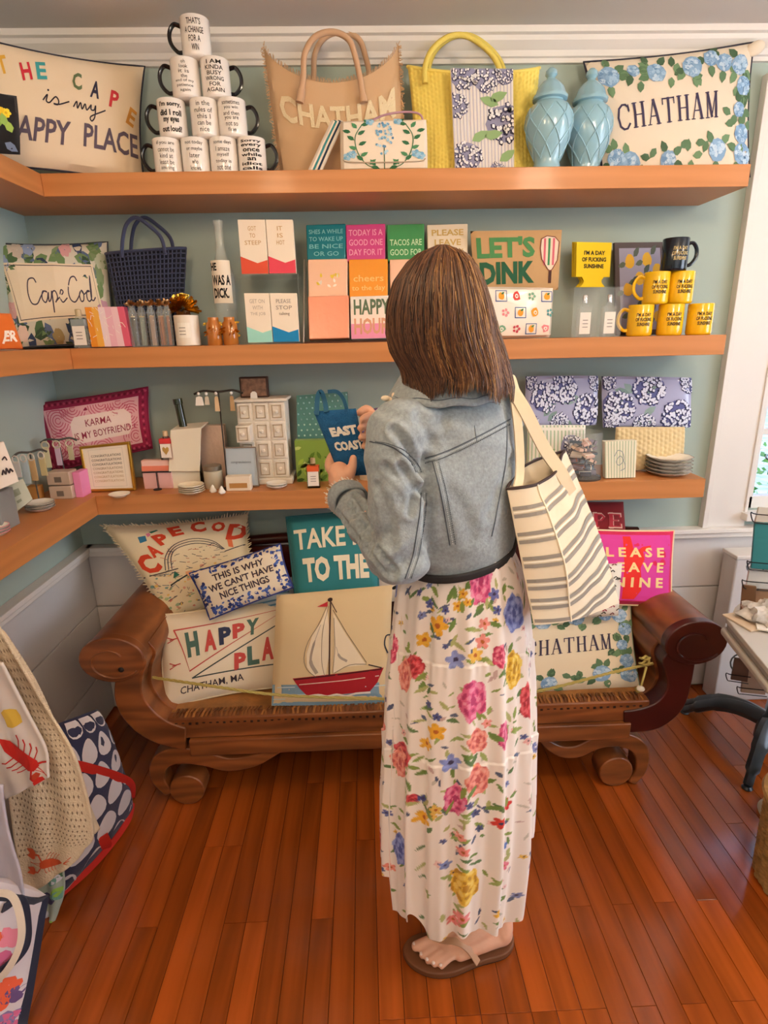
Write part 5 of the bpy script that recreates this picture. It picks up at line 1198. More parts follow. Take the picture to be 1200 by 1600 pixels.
cushion('souvenir_cushion', 'cream embroidered souvenir cushion with red CAPE COD lettering over a stitched map', 'cushion', q, .10, 'ead9b4', p, pinch=.08, cuts=(10, 10), fringe=(.012, 'e8d8b8', 3))
asp = 1.9; p = Pr(); 
for t, y, x0, x1 in (('THIS IS WHY', .66, .22, .80), ("WE CAN'T HAVE", .46, .13, .88), ('NICE THINGS', .26, .22, .80)): p.text(t, x0, y, x1, y+.15, '3a2c3c', .025)
r_ = random.Random(8)
for k in range(420):
    x, y = r_.random(), r_.random()
    if .1 < x < .9 and .2 < y < .88: continue
    d = min(x, 1-x, y, 1-y)
    p.blob(x, y, r_.uniform(.01, .028), r_.uniform(.02, .05), r_.choice(['2c3f86', '3d55a0', '4a68b0', '24306a', 'e6dccc']), 6, .4, 1 if k % 2 else 2)
q = quad([(328, 968, -.395), (458, 918, -.36), (438, 850, -.28), (296, 896, -.32)])
cushion('blue_floral_cushion', "small cushion reading THIS IS WHY WE CAN'T HAVE NICE THINGS with blue floral border", 'cushion', q, .07, 'e9dac0', p, piping='28357a', pinch=.04, cuts=(8, 6))
q = quad([(345, 985, -.33), (470, 950, -.31), (462, 900, -.22), (330, 925, -.24)]); p = Pr()
for y in (.2, .32, .5, .62): p.rect(0, y, 1, y+.05, '5a86a0', 1)
cushion('striped_cushion', 'pale blue striped cushion squeezed between the blue floral and HAPPY PLACE cushions', 'cushion', q, .07, 'c2ccd0', p, pinch=.03)
# HAPPY PLACE pennant cushion
asp = 1.4; p = Pr()
RED, GRN, NVY = 'c24840', '4c6b60', '2c3350'
p.line([(.13, .80), (.95, .84), (.22, .33)], .016, RED, 2, asp, closed=True)
p.line([(.24, .25), (.98, .74), (.98, .25)], .014, '3d4a48', 2, asp, closed=True)
for (t, x, y, h, c, r) in (('H', .25, .62, .28, GRN, .05), ('A', .38, .63, .24, RED, .02), ('P', .49, .655, .20, NVY, .03), ('P', .59, .685, .17, RED, .03), ('Y', .69, .70, .18, GRN, .02), ('P', .60, .34, .19, RED, -.03), ('L', .70, .38, .21, GRN, .02), ('A', .81, .43, .25, RED, .02), ('C', .92, .47, .28, '3d4a48', .02)):
    p.text(t, x-.045, y-h/2, x+.045, y+h/2, c, .055, rot=r, asp=asp)
p.text('CHATHAM, MA', .15, .10, .62, .19, '3a3038', .008, rot=.03, asp=asp)
for y in (.70, .42):
    p.line([(.07, y+.03), (.12, y), (.07, y-.03)], .012, RED, 2, asp); p.line([(.09, y), (.15, y+.01)], .012, RED, 2, asp)
q = quad([(250, 1110, -.50), (462, 1072, -.42), (470, 922, -.26), (236, 962, -.34)])
cushion('pennant_cushion', 'cream cushion with HAPPY PLACE pennants and CHATHAM, MA below', 'cushion', q, .10, 'ecdcc0', p, pinch=.09, cuts=(12, 10), piping='e6d4b4', pr=.003)
# TAKE ME TO THE
asp = 1.05; p = Pr(); p.text('TAKE ME', .07, .58, 1.02, .82, 'e8dcc0', .022, L=2); p.text('TO THE', .14, .20, .90, .48, 'e8dcc0', .05, L=2)
q = quad([(462, 942, -.33), (592, 932, -.33), (588, 795, -.17), (447, 808, -.17)])
cushion('beach_cushion', 'teal cushion with cream letters TAKE ME TO THE behind the sailboat cushion', 'cushion', q, .08, '2c7f86', p, pinch=.01, piping='2c6f78', cuts=(10, 8))
# sailboat cushion
asp = 1.0; p = Pr()
p.rect(0, 0, 1, .19, '7d9cb0', 1); 
for x0, x1, y in ((.05, .2, .165), (.15, .3, .10), (.6, .85, .06), (.8, .98, .16), (.02, .12, .06)): p.line([(x0, y), (x1, y+.004)], .008, 'c8d6da', 2)
p.poly([(.18, .245), (.95, .31), (.90, .19), (.84, .12), (.32, .08), (.24, .16)], 'a3101e', 3)
p.line([(.20, .235), (.55, .265), (.93, .30)], .012, '4a0c14', 4); p.line([(.24, .19), (.6, .215), (.91, .245)], .007, 'e8c8b8', 4)
p.line([(.30, .085), (.4, .10), (.48, .085), (.56, .10), (.64, .085), (.72, .105), (.84, .11)], .016, 'e8e0d4', 4, smooth=3)
p.poly([(.45, .85), (.40, .72), (.33, .6), (.29, .45), (.30, .34), (.36, .255), (.46, .27), (.49, .5)], 'ead9bc', 2); p.line([(.45, .87), (.38, .70), (.30, .56), (.27, .42), (.30, .32), (.38, .25)], .006, '8a7a68', 3, smooth=3)
p.line([(.46, .86), (.42, .65), (.42, .4), (.45, .26)], .005, '9a8a78', 3, smooth=3); p.line([(.40, .70), (.34, .5), (.33, .38), (.38, .29)], [.004]*4+[.02]*6+[.03]*6, 'a89a8c', 3, smooth=5)
p.poly([(.50, .80), (.52, .55), (.52, .28), (.62, .33), (.80, .34), (.62, .6)], 'ead9bc', 2); p.line([(.50, .82), (.62, .62), (.80, .36)], .006, '7a6a58', 3); p.line([(.51, .75), (.53, .5), (.52, .28)], .005, '9a8a78', 3); p.line([(.53, .28), (.66, .345), (.80, .345)], .006, '8a7a68', 3, smooth=3)
p.line([(.54, .5), (.57, .42), (.63, .38)], [.004]*4+[.02]*7, 'a89a8c', 3, smooth=5)
p.line([(.475, .90), (.48, .6), (.49, .27)], .013, '4a2c24', 4); p.blob(.47, .915, .022, .018, '33201c', 10, .05, 4); p.poly([(.45, .90), (.45, .855), (.36, .86)], 'b8242c', 4); p.line([(.48, .89), (.53, .80)], .008, '4a2c24', 4); p.line([(.82, .34), (.93, .31)], .010, '33201c', 4)
p.line([(1.0, .58), (.96, .57), (.95, .50), (.98, .43)], .012, '2c3040', 3, smooth=3)
q = quad([(424, 1103, -.525), (606, 1101, -.525), (613, 914, -.36), (432, 930, -.36)])
cushion('sailboat_cushion', 'square cream needlepoint cushion with red-hulled sailboat on blue water', 'cushion', q, .08, 'dfc598', p, pinch=.0, cuts=(10, 10))
# black and white cushion behind the shopper
q = quad([(570, 945, -.25), (700, 938, -.25), (700, 850, -.12), (575, 855, -.12)]); p = Pr(); r_ = random.Random(5)
for k in range(60): p.blob(r_.random(), r_.random(), .035, .04, r_.choice(['1f2a3c', '2c3f58', '10141c']), 6, .4, 1)
cushion('dark_print_cushion', 'cream cushion with dark blotchy print mostly hidden behind the shopper', 'cushion', q, .08, 'e9ded0', p)
# lower CHATHAM cushion
p = hyd_print(1.5, 4); p.serif('CHATHAM', .26, .42, .83, .60, '3f3850', slope=.02)
q = quad([(745, 1092, -.50), (1000, 1074, -.49), (985, 938, -.32), (755, 960, -.33)])
cushion('hydrangea_cushion', 'cream cushion with blue hydrangea border and CHATHAM lying on the bench', 'cushion', q, .10, 'f0e0c4', p, piping='8a9a7a', pr=.002, pinch=.03)
# pink cushion
p = Pr(); asp = 1.1
p.poly([(.06, .06), (.94, .06), (.94, .94), (.06, .94)], 'd83a98', 1); p.poly([(.42, .92), (.50, .92), (.53, .70), (.62, .78), (.72, .80), (.60, .5), (.62, .2), (.55, .08), (.42, .08)], 'e8281c', 2)
for t, y, x0, x1 in (('P L E A S E', .64, .10, .86), ('L E A V E', .44, .22, .86), ('BY N I N E', .24, .06, .86)): p.text(t, x0, y, x1, y+.13, 'f2d090', .035, L=3)
q = quad([(905, 945, -.36), (1049, 948, -.36), (1053, 829, -.26), (905, 827, -.26)])
cushion('party_cushion', 'hot pink cushion reading PLEASE LEAVE BY NINE with cream piping', 'cushion', q, .08, 'e01c58', p, piping='efd8b0', pr=.004, pinch=.03)
# crimson cushion
p = Pr(); p.asp = 1; p.serif('PE', .45, .2, .95, .65, 'e8b8a8', slope=.0); p.serif('PE', .47, .24, .93, .61, 'c83040', L=3)
q = quad([(868, 838, -.16), (978, 838, -.16), (974, 784, -.10), (868, 784, -.10)])
cushion('crimson_cushion', 'dark red cushion with outlined block letters under the right end of the shelf', 'cushion', q, .06, '8f1c24', p, pinch=.0)
# small patterned cushion
q = quad([(850, 968, -.42), (966, 962, -.42), (972, 880, -.36), (850, 885, -.36)]); p = Pr(); r_ = random.Random(11)
for k in range(90):
    x, y = r_.random(), r_.random(); p.line([(x, y), (x+.03, y+.03), (x+.05, y)], .02, r_.choice(['2c2020', 'a02038', '7a2c30', '3a3a28']), 1)
cushion('dotted_cushion', 'small white cushion with dark red and black motifs beside the striped tote', 'cushion', q, .05, 'efe6d8', p, pinch=.0)
# rope tied across the bench
P = [pt(228, 1057, y=-.50), pt(330, 1072, y=-.58), pt(440, 1086, y=-.60), pt(600, 1092, y=-.60), pt(760, 1092, y=-.60), pt(850, 1078, y=-.595), pt(960, 1050, y=-.58), pt(1005, 1040, y=-.54), pt(1028, 1035, y=-.50)]
path = spl(P, 14); T = thing('rope', 'yellow twisted rope tied across the cushions from arm to arm', 'rope', P[3])
for k in range(3):
    g = G(); out = []
    for i, p_ in enumerate(spl(path, 3)):
        a = i*.5+k*2.094; out.append(p_+V((0, math.cos(a), math.sin(a)))*.0026)
    g.tube(out, .0026, 5); g.obj('strand', mat('rope_yellow', 'b9a860', .8), T)
g = G(); g.tube([pt(1006, 1040, y=-.55)+V((.014*math.cos(a), .008*math.sin(a*2), .010*math.sin(a)+.003*a)) for a in [k*.35 for k in range(36)]], .0038, 6)
g.tube(spl([pt(1010, 1042, y=-.56), pt(1005, 1060, y=-.58), pt(1000, 1075, y=-.585), pt(992, 1076, y=-.585)], 6), .0036, 6); g.ball(pt(997, 1078, y=-.585), .010, 10); g.obj('knot', _M['rope_yellow'], T)
G().ball(pt(1001, 1076, y=-.60), (.013, .012, .009), 10, 'e8e0d0').obj('rope_end', prmat(), T)

# ------------------------------------------------------------------ the shopper
FD = V((-.5, .866, 0)); RT = V((.866, .5, 0)); UP = V((0, 0, 1))
WO = thing('person', 'person with long brown hair in denim jacket and long floral dress, seen from behind', 'person', (.2, -1.09, 0))
SKIN = mat('skin', 'e0a98c', .5, var=(25, .05), bump=(150, .06))
def fuse(g, voxel, it=4, name='tmp'):
    o = g.obj(name, SKIN, None, center=False, smooth=False)
    r = o.modifiers.new('r', 'REMESH'); r.mode = 'VOXEL'; r.voxel_size = voxel
    s_ = o.modifiers.new('s', 'SMOOTH'); s_.factor = .5; s_.iterations = it
    bpy.context.view_layer.update()
    me = bpy.data.meshes.new_from_object(o.evaluated_get(bpy.context.evaluated_depsgraph_get()))
    n = len(me.vertices); vs = np.empty(n*3); me.vertices.foreach_get('co', vs); vs = vs.reshape(-1, 3)
    fs = [tuple(p.vertices) for p in me.polygons]
    m0 = o.data; bpy.data.objects.remove(o); bpy.data.meshes.remove(m0); bpy.data.meshes.remove(me)
    return vs, fs
def limb(g, pts, rad, n=12, k=6):
    P = spl(pts, k); R_ = [np.interp(i/(len(P)-1)*(len(rad)-1), range(len(rad)), rad) for i in range(len(P))]
    g.tube(P, R_, n); g.ball(P[0], R_[0], n); g.ball(P[-1], R_[-1], n)
def ell(g, c, rx, ry, rz, ax=(RT, FD, UP)):
    M = Matrix((ax[0], ax[1], ax[2])).transposed().to_4x4(); g.ball(c, (rx, ry, rz), 18, None, M)

HC = V((.135, -1.085, 1.532)); HF = V((-.62, .74, -.25)).normalized(); HR = HF.cross(UP).normalized(); HU = HR.cross(HF)
NB = V((.140, -1.085, 1.385)); SL = V((.050, -1.170, 1.335)); SR = V((.278, -1.025, 1.350))
EL = V((.058, -1.190, 1.106)); WL = pt(541, 778, y=-1.005); EB = V((.205, -.865, 1.15)); WR_ = V((.045, -.865, 1.285))
PEL = V((.185, -1.09, .95)); CH = V((.160, -1.085, 1.22))
g = G()
# trunk, neck, head
ell(g, PEL, .095, .060, .10); ell(g, (PEL+CH)/2, .085, .066, .16); ell(g, CH, .112, .082, .15); limb(g, [SL+V((.03, .02, -.01)), NB+V((0, 0, -.03)), SR+V((-.03, -.02, -.01))], [.042, .05, .042])
limb(g, [NB+V((0, 0, -.03)), NB+V((0, 0, .03)), HC-HU*.07], [.052, .047, .048])
ell(g, HC, .070, .086, .098, (HR, HF, HU)); ell(g, HC+HF*.025-HU*.045, .052, .058, .055, (HR, HF, HU)); ell(g, HC-HF*.012+HU*.02, .072, .082, .076, (HR, HF, HU))
limb(g, [HC+HF*.082+HU*.012, HC+HF*.100-HU*.012, HC+HF*.103-HU*.022], [.007, .010, .012]); ell(g, HC+HF*.082-HU*.050, .022, .012, .010, (HR, HF, HU)); ell(g, HC+HF*.078-HU*.082, .020, .016, .014, (HR, HF, HU))
ell(g, HC+HF*.078+HU*.03, .045, .012, .008, (HR, HF, HU))
for s_ in (1, -1): ell(g, HC+HR*.072*s_-HF*.005-HU*.005, .008, .017, .030, (HR, HF, HU)); ell(g, HC+HR*.040*s_+HF*.06-HU*.02, .02, .02, .018, (HR, HF, HU))
# arms
limb(g, [SL, (SL+EL)/2, EL], [.036, .036, .032]); limb(g, [EL, (EL+WL)/2, WL], [.029, .026, .021])
limb(g, [SR, (SR+EB)/2, EB], [.036, .036, .032]); limb(g, [EB, (EB+WR_)/2, WR_], [.034, .032, .022])
# left hand: palm behind the wrist, thumb on the near face of the bag, four fingers behind it
def P_(px, py, y): return pt(px, py, y=y)
limb(g, [WL, P_(537, 764, -.985), P_(534, 750, -.972), P_(530, 738, -.962)], [.021, .023, .027, .024], 12)
ell(g, P_(531, 748, -.965), .026, .017, .028, (V((1, 0, 0)), V((0, 1, 0)), UP))
limb(g, [P_(541, 750, -.975), P_(548, 738, -.978), P_(551, 725, -.972), P_(552, 716, -.966)], [.013, .0115, .010, .0085], 10)
for k, (a, b, c, d) in enumerate((((520, 738, -.955), (514, 727, -.935), (519, 712, -.905), (531, 702, -.90)), ((524, 738, -.95), (520, 725, -.925), (528, 714, -.90), (541, 708, -.895)), ((532, 740, -.95), (530, 730, -.92), (538, 722, -.898), (550, 718, -.893)), ((540, 746, -.95), (541, 738, -.925), (547, 732, -.905), (556, 730, -.90)))):
    limb(g, [P_(*a), P_(*b), P_(*c), P_(*d)], [.0115, .0105, .0095, .0078], 10)
# right hand reaching round the far edge of the bag
limb(g, [WR_, P_(602, 672, -.89), P_(590, 672, -.905)], [.021, .024, .022])
for k, (a, b, c) in enumerate((((588, 656, -.905), (577, 650, -.925), (566, 655, -.955)), ((586, 668, -.905), (574, 664, -.93), (563, 669, -.957)), ((586, 680, -.905), (575, 680, -.93), (564, 684, -.956)), ((588, 690, -.905), (578, 693, -.925), (569, 697, -.95)))):
    limb(g, [P_(*a), P_(*b), P_(*c)], [.011, .0095, .0078], 10)
limb(g, [P_(590, 662, -.90), P_(575, 640, -.895), P_(562, 645, -.905)], [.012, .0105, .009], 10)
# legs
KL = V((.20, -1.095, .50)); AL = V((.305, -1.075, .085)); KR = V((.235, -1.03, .50)); AR = V((.275, -.93, .085))
limb(g, [PEL-RT*.05, (PEL-RT*.05+KL)/2, KL], [.050, .050, .046]); limb(g, [KL, KL.lerp(AL, .35), AL], [.05, .05, .033])
limb(g, [PEL+RT*.05, (PEL+RT*.05+KR)/2, KR], [.062, .058, .048]); limb(g, [KR, KR.lerp(AR, .35), AR], [.05, .05, .033])
# left foot pointing left, toes towards the viewer
SOLE = .020
hl = pt(783, 1458, z=SOLE+.02); big = pt(650, 1478, z=SOLE+.012); little = pt(690, 1510, z=SOLE+.008)
limb(g, [AL, hl+V((0, 0, .01))], [.033, .030]); ell(g, hl, .030, .028, .026, (V((1, 0, 0)), V((0, 1, 0)), UP))
midb = big.lerp(hl, .32)+V((0, .0, .012)); midl = little.lerp(hl, .30)+V((0, 0, .006))
limb(g, [hl, hl.lerp(midb, .5)+V((0, 0, .02)), midb], [.029, .030, .021]); limb(g, [hl, hl.lerp(midl, .5)+V((0, 0, .004)), midl], [.028, .024, .016]); limb(g, [AL, hl.lerp(midb, .55)+V((0, -.01, .022)), (midb+midl)/2+V((0, 0, .006))], [.032, .028, .019]); limb(g, [midb, midl], [.020, .015])
tips = [big, pt(660, 1492, z=SOLE+.010), pt(669, 1501, z=SOLE+.009), pt(679, 1507, z=SOLE+.008), little]
for i, t in enumerate(tips):
    b = midb.lerp(midl, i/4); t = V((t.x, t.y, SOLE+(.011 if i == 0 else .0085))); r = .0125 if i == 0 else .0095-.0006*i
    limb(g, [b, b.lerp(t, .55)+V((0, 0, .006)), t], [r*1.1, r*.95, r], 10)
# right foot behind, hidden under the hem
hr_ = V((.285, -.945, .045)); limb(g, [AR, hr_], [.032, .028]); tr = V((.19, -.78, .03)); limb(g, [hr_, hr_.lerp(tr, .5)+V((0, 0, .015)), hr_.lerp(tr, .75)], [.028, .028, .022])
sdv = V((.866, .5, 0))
for i in range(5):
    b = hr_.lerp(tr, .72)+sdv*(.032-.016*i)*-1; limb(g, [b, b+(tr-hr_).normalized()*(.055-.006*abs(i-3.5))+V((0, 0, -.004))], [.0105, .0085], 8)
vs, fs = fuse(g, .0036, 3)
gb = G(); gb.v = [tuple(v) for v in vs]; gb.f = fs; gb.c = [(1, 1, 1)]*len(fs); gb.obj('body', SKIN, WO, ang=180)
for s_ in (1, -1):
    e = G(); e.ball(HC+HR*.028*s_+HF*.082+HU*.010, .0115, 12, 'f2ece6'); e.ball(HC+HR*.028*s_+HF*.0925+HU*.009, .0045, 8, '4a3020'); e.obj('eye', prgloss(), WO)
    e = G(); e.tube(spl([HC+HR*.014*s_+HF*.093+HU*.030, HC+HR*.03*s_+HF*.091+HU*.035, HC+HR*.046*s_+HF*.080+HU*.030], 4), .0022, 5, '4a2c1c'); e.obj('eyebrow', prmat(), WO)
e = G(); e.tube(spl([HC+HR*.020+HF*.090-HU*.050, HC+HF*.0965-HU*.048, HC-HR*.020+HF*.090-HU*.050], 4), .004, 6, 'b8605c'); e.obj('lips', prgloss(), WO)
# toenails and ring
for i, t in enumerate(tips):
    G().ball(V((t.x, t.y, SOLE+(.0205 if i == 0 else .0155)))+(t-hl).normalized()*.003, (.006 if i == 0 else .0045, .005, .002), 8, 'f3dcd0').obj('toenail', prgloss(), WO)
G().tube([P_(532, 734, -.94)+V((.0115*math.cos(a), .0115*math.sin(a)*.7, .006*math.sin(a))) for a in [k*PI/10 for k in range(20)]], .0016, 5, closed=True).obj('ring', mat('silver_cap', 'd0d0d4', .2, metal=1), WO)

# ---- jacket
JM = mat('denim', '8f989d', .85, var=(170, .16), bump=(300, .25), sheen=.2)
g = G()
def ring(c, rx, ry, n=40, tilt=0): return [c+RT*rx*math.cos(a)+FD*ry*math.sin(a)+UP*tilt*math.cos(a) for a in [2*PI*k/n for k in range(n)]]
rows = [((.185, -1.085, 1.072), .112, .098), ((.183, -1.085, 1.10), .118, .104), ((.172, -1.088, 1.18), .130, .110), ((.160, -1.087, 1.26), .140, .108), ((.157, -1.087, 1.32), .136, .098), ((.154, -1.088, 1.355), .128, .086), ((.148, -1.086, 1.385), .085, .072), ((.142, -1.085, 1.405), .055, .056)]
vsr = []; 
for c, rx, ry in rows: vsr += ring(V(c), rx, ry, 40, .022)
n_ = 40; fsr = [(i*n_+k, i*n_+(k+1) % n_, (i+1)*n_+(k+1) % n_, (i+1)*n_+k) for i in range(len(rows)-1) for k in range(n_)]
fsr += [tuple(range(n_))[::-1], tuple((len(rows)-1)*n_+k for k in range(n_))]
g.add(vsr, fsr)
limb(g, [SL+V((.045, .025, .006)), SL+V((.004, .003, .0)), SL.lerp(EL, .3)+V((-.004, 0, 0)), SL.lerp(EL, .65), EL+V((-.004, 0, .0))], [.050, .052, .051, .051, .050], 20)
limb(g, [EL, EL.lerp(WL, .45)+V((0, 0, -.006)), WL+(EL-WL).normalized()*.012], [.049, .044, .036], 20)
limb(g, [SR+V((-.05, -.03, .008)), SR+V((-.012, -.008, 0)), SR.lerp(EB, .35), EB], [.050, .056, .052, .048], 18); limb(g, [EB, EB.lerp(WR_, .5), WR_+(EB-WR_)*.05], [.048, .044, .036], 18)
vs, fs = fuse(g, .0042, 6)
# folds: noise stretched across the limb directions, strongest at elbow and armpit
def seg_t(p, a, b):
    d = b-a; t = np.clip(((p-a) @ d)/(d @ d), 0, 1); return t, np.linalg.norm(p-(a+np.outer(t, d)), axis=1)
A = lambda v: np.array(v)
me_ = bpy.data.meshes.new('t'); me_.from_pydata(vs.tolist(), [], fs); me_.update(); nr = np.empty(len(vs)*3); me_.vertices.foreach_get('normal', nr); nr = nr.reshape(-1, 3); bpy.data.meshes.remove(me_)
def fold_field(p, d, sc, seed):
    d = d/np.linalg.norm(d); out = np.empty(len(p))
    for i, q in enumerate(p):
        al = q @ d; r = q-al*d; out[i] = noise.noise(V((al*sc+seed, r[0]*sc*.35, r[1]*sc*.35+r[2]*sc*.2)))
    return out
t1, d1 = seg_t(vs, A(SL), A(EL)); t2, d2 = seg_t(vs, A(EL), A(WL)); t3, d3 = seg_t(vs, A(SR), A(EB))
wA = np.exp(-(d1/.075)**4)*(d1 < d2+.02); wF = np.exp(-(d2/.06)**4)*(d2 < d1)
elb = np.exp(-((np.linalg.norm(vs-A(EL), axis=1))/.09)**2); arm = np.exp(-((np.linalg.norm(vs-A(SL+V((.07, -.01, -.07))), axis=1))/.07)**2)
disp = wA*(.008+.016*elb+.009*arm)*fold_field(vs, A(EL-SL)+A((.06, 0, .05)), 27, 1)+wF*(.014+.010*elb)*fold_field(vs, A(WL-EL)+A((0, 0, .05)), 34, 5)
body = np.clip(1-wA-wF, 0, 1); disp += body*(.005+.012*arm)*fold_field(vs, A((.5, .2, .9)), 16, 9)+.0012*fold_field(vs, A((.2, .1, .9)), 60, 3)
vs = vs+nr*disp[:, None]
_bv = BVHTree.FromPolygons([V(v) for v in vs], fs)
for pts, dp, wd in (([(616, 672), (632, 692), (654, 740)], .010, .007), ([(626, 728), (642, 752), (660, 776)], .009, .006), ([(604, 728), (630, 752), (644, 775), (640, 802)], .007, .006), ([(548, 790), (580, 843), (618, 893)], .008, .006),
    ([(556, 775), (572, 800), (584, 824)], .007, .005), ([(576, 856), (596, 884), (616, 902)], .007, .005), ([(664, 720), (667, 782), (664, 846)], .009, .010), ([(798, 720), (782, 760), (762, 805)], .004, .010), ([(655, 650), (668, 680), (676, 705)], .004, .009),
    ([(590, 760), (606, 800), (612, 850)], .005, .008), ([(600, 640), (640, 660), (690, 662)], .003, .010), ([(700, 760), (725, 800), (735, 840)], .003, .012), ([(530, 800), (548, 826), (566, 848)], .006, .005)):
    pl = []
    for p in spl(pts, 6):
        h = _bv.ray_cast(CAM, (pt(p.x, p.y, y=-1)-CAM).normalized())[0]
        if h: pl.append(A(h))
    if len(pl) < 2: continue
    pl = np.array(pl); ds_ = np.min(np.linalg.norm(vs[:, None, :]-pl[None], axis=2), axis=1)
    vs = vs+nr*(-dp*np.exp(-(ds_/wd)**2)+dp*.45*np.exp(-((ds_-2*wd)/(wd*.9))**2))[:, None]
gj = G(); gj.v = [tuple(v) for v in vs]; gj.f = fs; gj.c = [(1, 1, 1)]*len(fs); JK = gj.obj('denim_jacket', JM, WO, ang=180)
BV = BVHTree.FromPolygons([V(v) for v in vs], fs)
def onj(px, py, lift=.001):
    d = (pt(px, py, y=-1)-CAM).normalized(); h, n, i, ds = BV.ray_cast(CAM, d)
    return (h+n*lift) if h else None
def seam(pts, r=.0011, col='6d7886', name='seam', off=(0, 0), m_=None, n=10, dash=False, lift=.0008, w=None):
    P = [onj(p.x+off[0], p.y+off[1], lift) for p in spl(pts, n)]; P = [p for p in P if p is not None]
    if len(P) < 3: return
    g = G()
    if w: g.ribbon(P, w, r*2, col, up=(.2, -1, .2))
    elif dash:
        for i in range(0, len(P)-1, 2): g.tube([P[i], P[i+1]], r, 4, col)
    else: g.tube(P, r, 5, col)
    o = g.obj(name, m_ or prmat(), JK)
    if dash: stuff(o)
SD, SH = '5c6673', 'c3cbd2'
for pts in ([(664, 716), (690, 708), (722, 694), (760, 675), (797, 655)], [(676, 722), (686, 760), (694, 800), (703, 852)], [(578, 690), (600, 694), (622, 704), (640, 720), (650, 738)], [(658, 770), (656, 800), (650, 840), (644, 872), (633, 904)]):
    seam(pts, .0013, '4c5560', lift=.0002); seam(pts, .0009, SH, 'topstitch', (0, 4) if pts[0][1] == 716 else (5, 0), dash=True, n=30, lift=.0003); seam(pts, .0011, '4c5560', 'topstitch', (0, 8) if pts[0][1] == 716 else (9, 0), dash=True, n=30)
seam([(741, 665), (742, 672), (745, 690)], .0006, SD)
seam([(792, 662), (790, 720), (776, 800), (768, 838)], .0012, SD)
# hem band
hem = []
for k in range(49):
    a = 2*PI*k/48; hem.append((k, a))
def hb(u, v, o=0):
    a = 2*PI*u; c = V(rows[0][0]); return c+RT*(.1145+.002*v)*math.cos(a)+FD*(.1005+.002*v)*math.sin(a)+UP*(.022*math.cos(a)-.004+.016*v)
g = G(); g.grid(hb, 64, 3, wrapu=True); g.obj('hem_band', mat('dark_band', '2b2a2c', .8), JK, solid=.004)
# collar
def colr(u, v, o=0):
    a = -PI/2+(u-.5)*2*PI*.93; c = V((.143, -1.086, 1.398))
    r = .060+.004*math.sin(PI*min(v*2, 1)) if v < .4 else .062+(v-.4)*.062; z = .040*v/.4 if v < .4 else .040-.058*((v-.4)/.6)**1.2
    return c+RT*r*1.06*math.cos(a)+FD*r*math.sin(a)+UP*(z+.002*math.sin(9*a))
g = G(); g.grid(colr, 60, 14); g.obj('collar', JM, JK, solid=.004)
g = G(); g.tube([colr(i/60, .985, .002)+V((0, -.001, 0)) for i in range(61)], .0012, 4, SD); g.tube([colr(i/60, .9)+V((0, -.0026, .001)) for i in range(61)], .0009, 4, SD); stuff(g.obj('topstitch', prmat(), JK))
# cuff with frayed threads
ax = (WL-EL).normalized(); s1 = ax.orthogonal().normalized(); s2 = ax.cross(s1); cc = WL+ax*-.004
def cuf(u, v, o=0):
    a = 2*PI*u; r = .038+.0025*math.sin(3*a)+.002*v; return cc-ax*.018+ax*.030*v+(s1*math.cos(a)+s2*math.sin(a))*r
g = G(); g.grid(cuf, 40, 5, wrapu=True); g.obj('cuff', JM, JK, solid=.004)
g = G(); r_ = random.Random(3)
for k in range(110):
    p = cuf(r_.random(), 1); d = ax*r_.uniform(.003, .012)+(p-cc).normalized()*r_.uniform(-.002, .006)+V((0, 0, -.003)); g.tube([p, p+d*.5+V((r_.uniform(-.002, .002), 0, 0)), p+d], .0008, 3, 'e4e0d8')
stuff(g.obj('frayed_threads', prmat(), JK))
# cream frill at the collar
g = G()
for k in range(5):
    p = pt(602+k*7, 622+3*math.sin(k*2), y=-1.13+.004*k); g.ball(p, (.008, .004, .005), 8, 'e8d4b8', Matrix.Rotation(.7*k, 4, 'Y'))
g.obj('neck_frill', prmat(), WO)

# ---- dress skirt with printed flowers
sk = [(800, 676, 790), (850, 660, 798), (880, 634, 812), (910, 617, 822), (960, 611, 828), (1010, 606, 833), (1040, 601, 835), (1060, 598, 837), (1120, 596, 839), (1180, 592, 840), (1240, 588, 840), (1300, 588, 838), (1360, 590, 830), (1420, 596, 822), (1455, 600, 816)]
YC = -1.085
zz = []; aa = []; cxs = []
for py, xl, xr in sk:
    a, b = pt(xl, py, y=YC), pt(xr, py, y=YC); zz.append((a.z+b.z)/2); aa.append((b.x-a.x)/2); cxs.append((a.x+b.x)/2)
zt_, zb_ = zz[0], zz[-1]; ZZ = np.array(zz[::-1]); AA = np.array(aa[::-1]); CX = np.array(cxs[::-1]); tier = [pt(700, 1040, y=-1.18).z, pt(700, 1195, y=-1.18).z]
NU, NV = 460, 430
def skirt_pt(th, t):
    """th: angle from the front (towards the camera), t 0 top..1 hem"""
    hemz = .172+.16*max(0, min(1, (th-.95)/.25))+.012*math.sin(5*th+1)+.06*math.exp(-((th+.70)/.09)**2)+(.0 if th > -1.15 else .10)+(.06 if abs(th) > 1.9 else 0)
    z = zt_+(hemz-zt_)*t
    a = float(np.interp(z, ZZ, AA)); c = float(np.interp(z, ZZ, CX)); fl_ = max(0, (zt_-z)/(zt_-zb_))
    bd = .095+.035*fl_
    k = .012+.11*fl_**.8
    w = math.sin(13*th+1.7*math.sin(2*th+.5)+.8*z)+.5*math.sin(23*th+3*math.sin(1.5*th)+2)+.35*noise.noise(V((th*6, z*2, 0)))
    m_ = 1+k*w*.62-k*.9
    for tz_ in tier:
        d = tz_-z
        if 0 < d < .05: m_ += .018*(1-d/.05)*(1+.5*math.sin(60*th))
        elif -.006 < d <= 0: m_ -= .004
    return V((c+a*m_*math.sin(th), YC-bd*m_*math.cos(th)-.02*fl_*0, z))
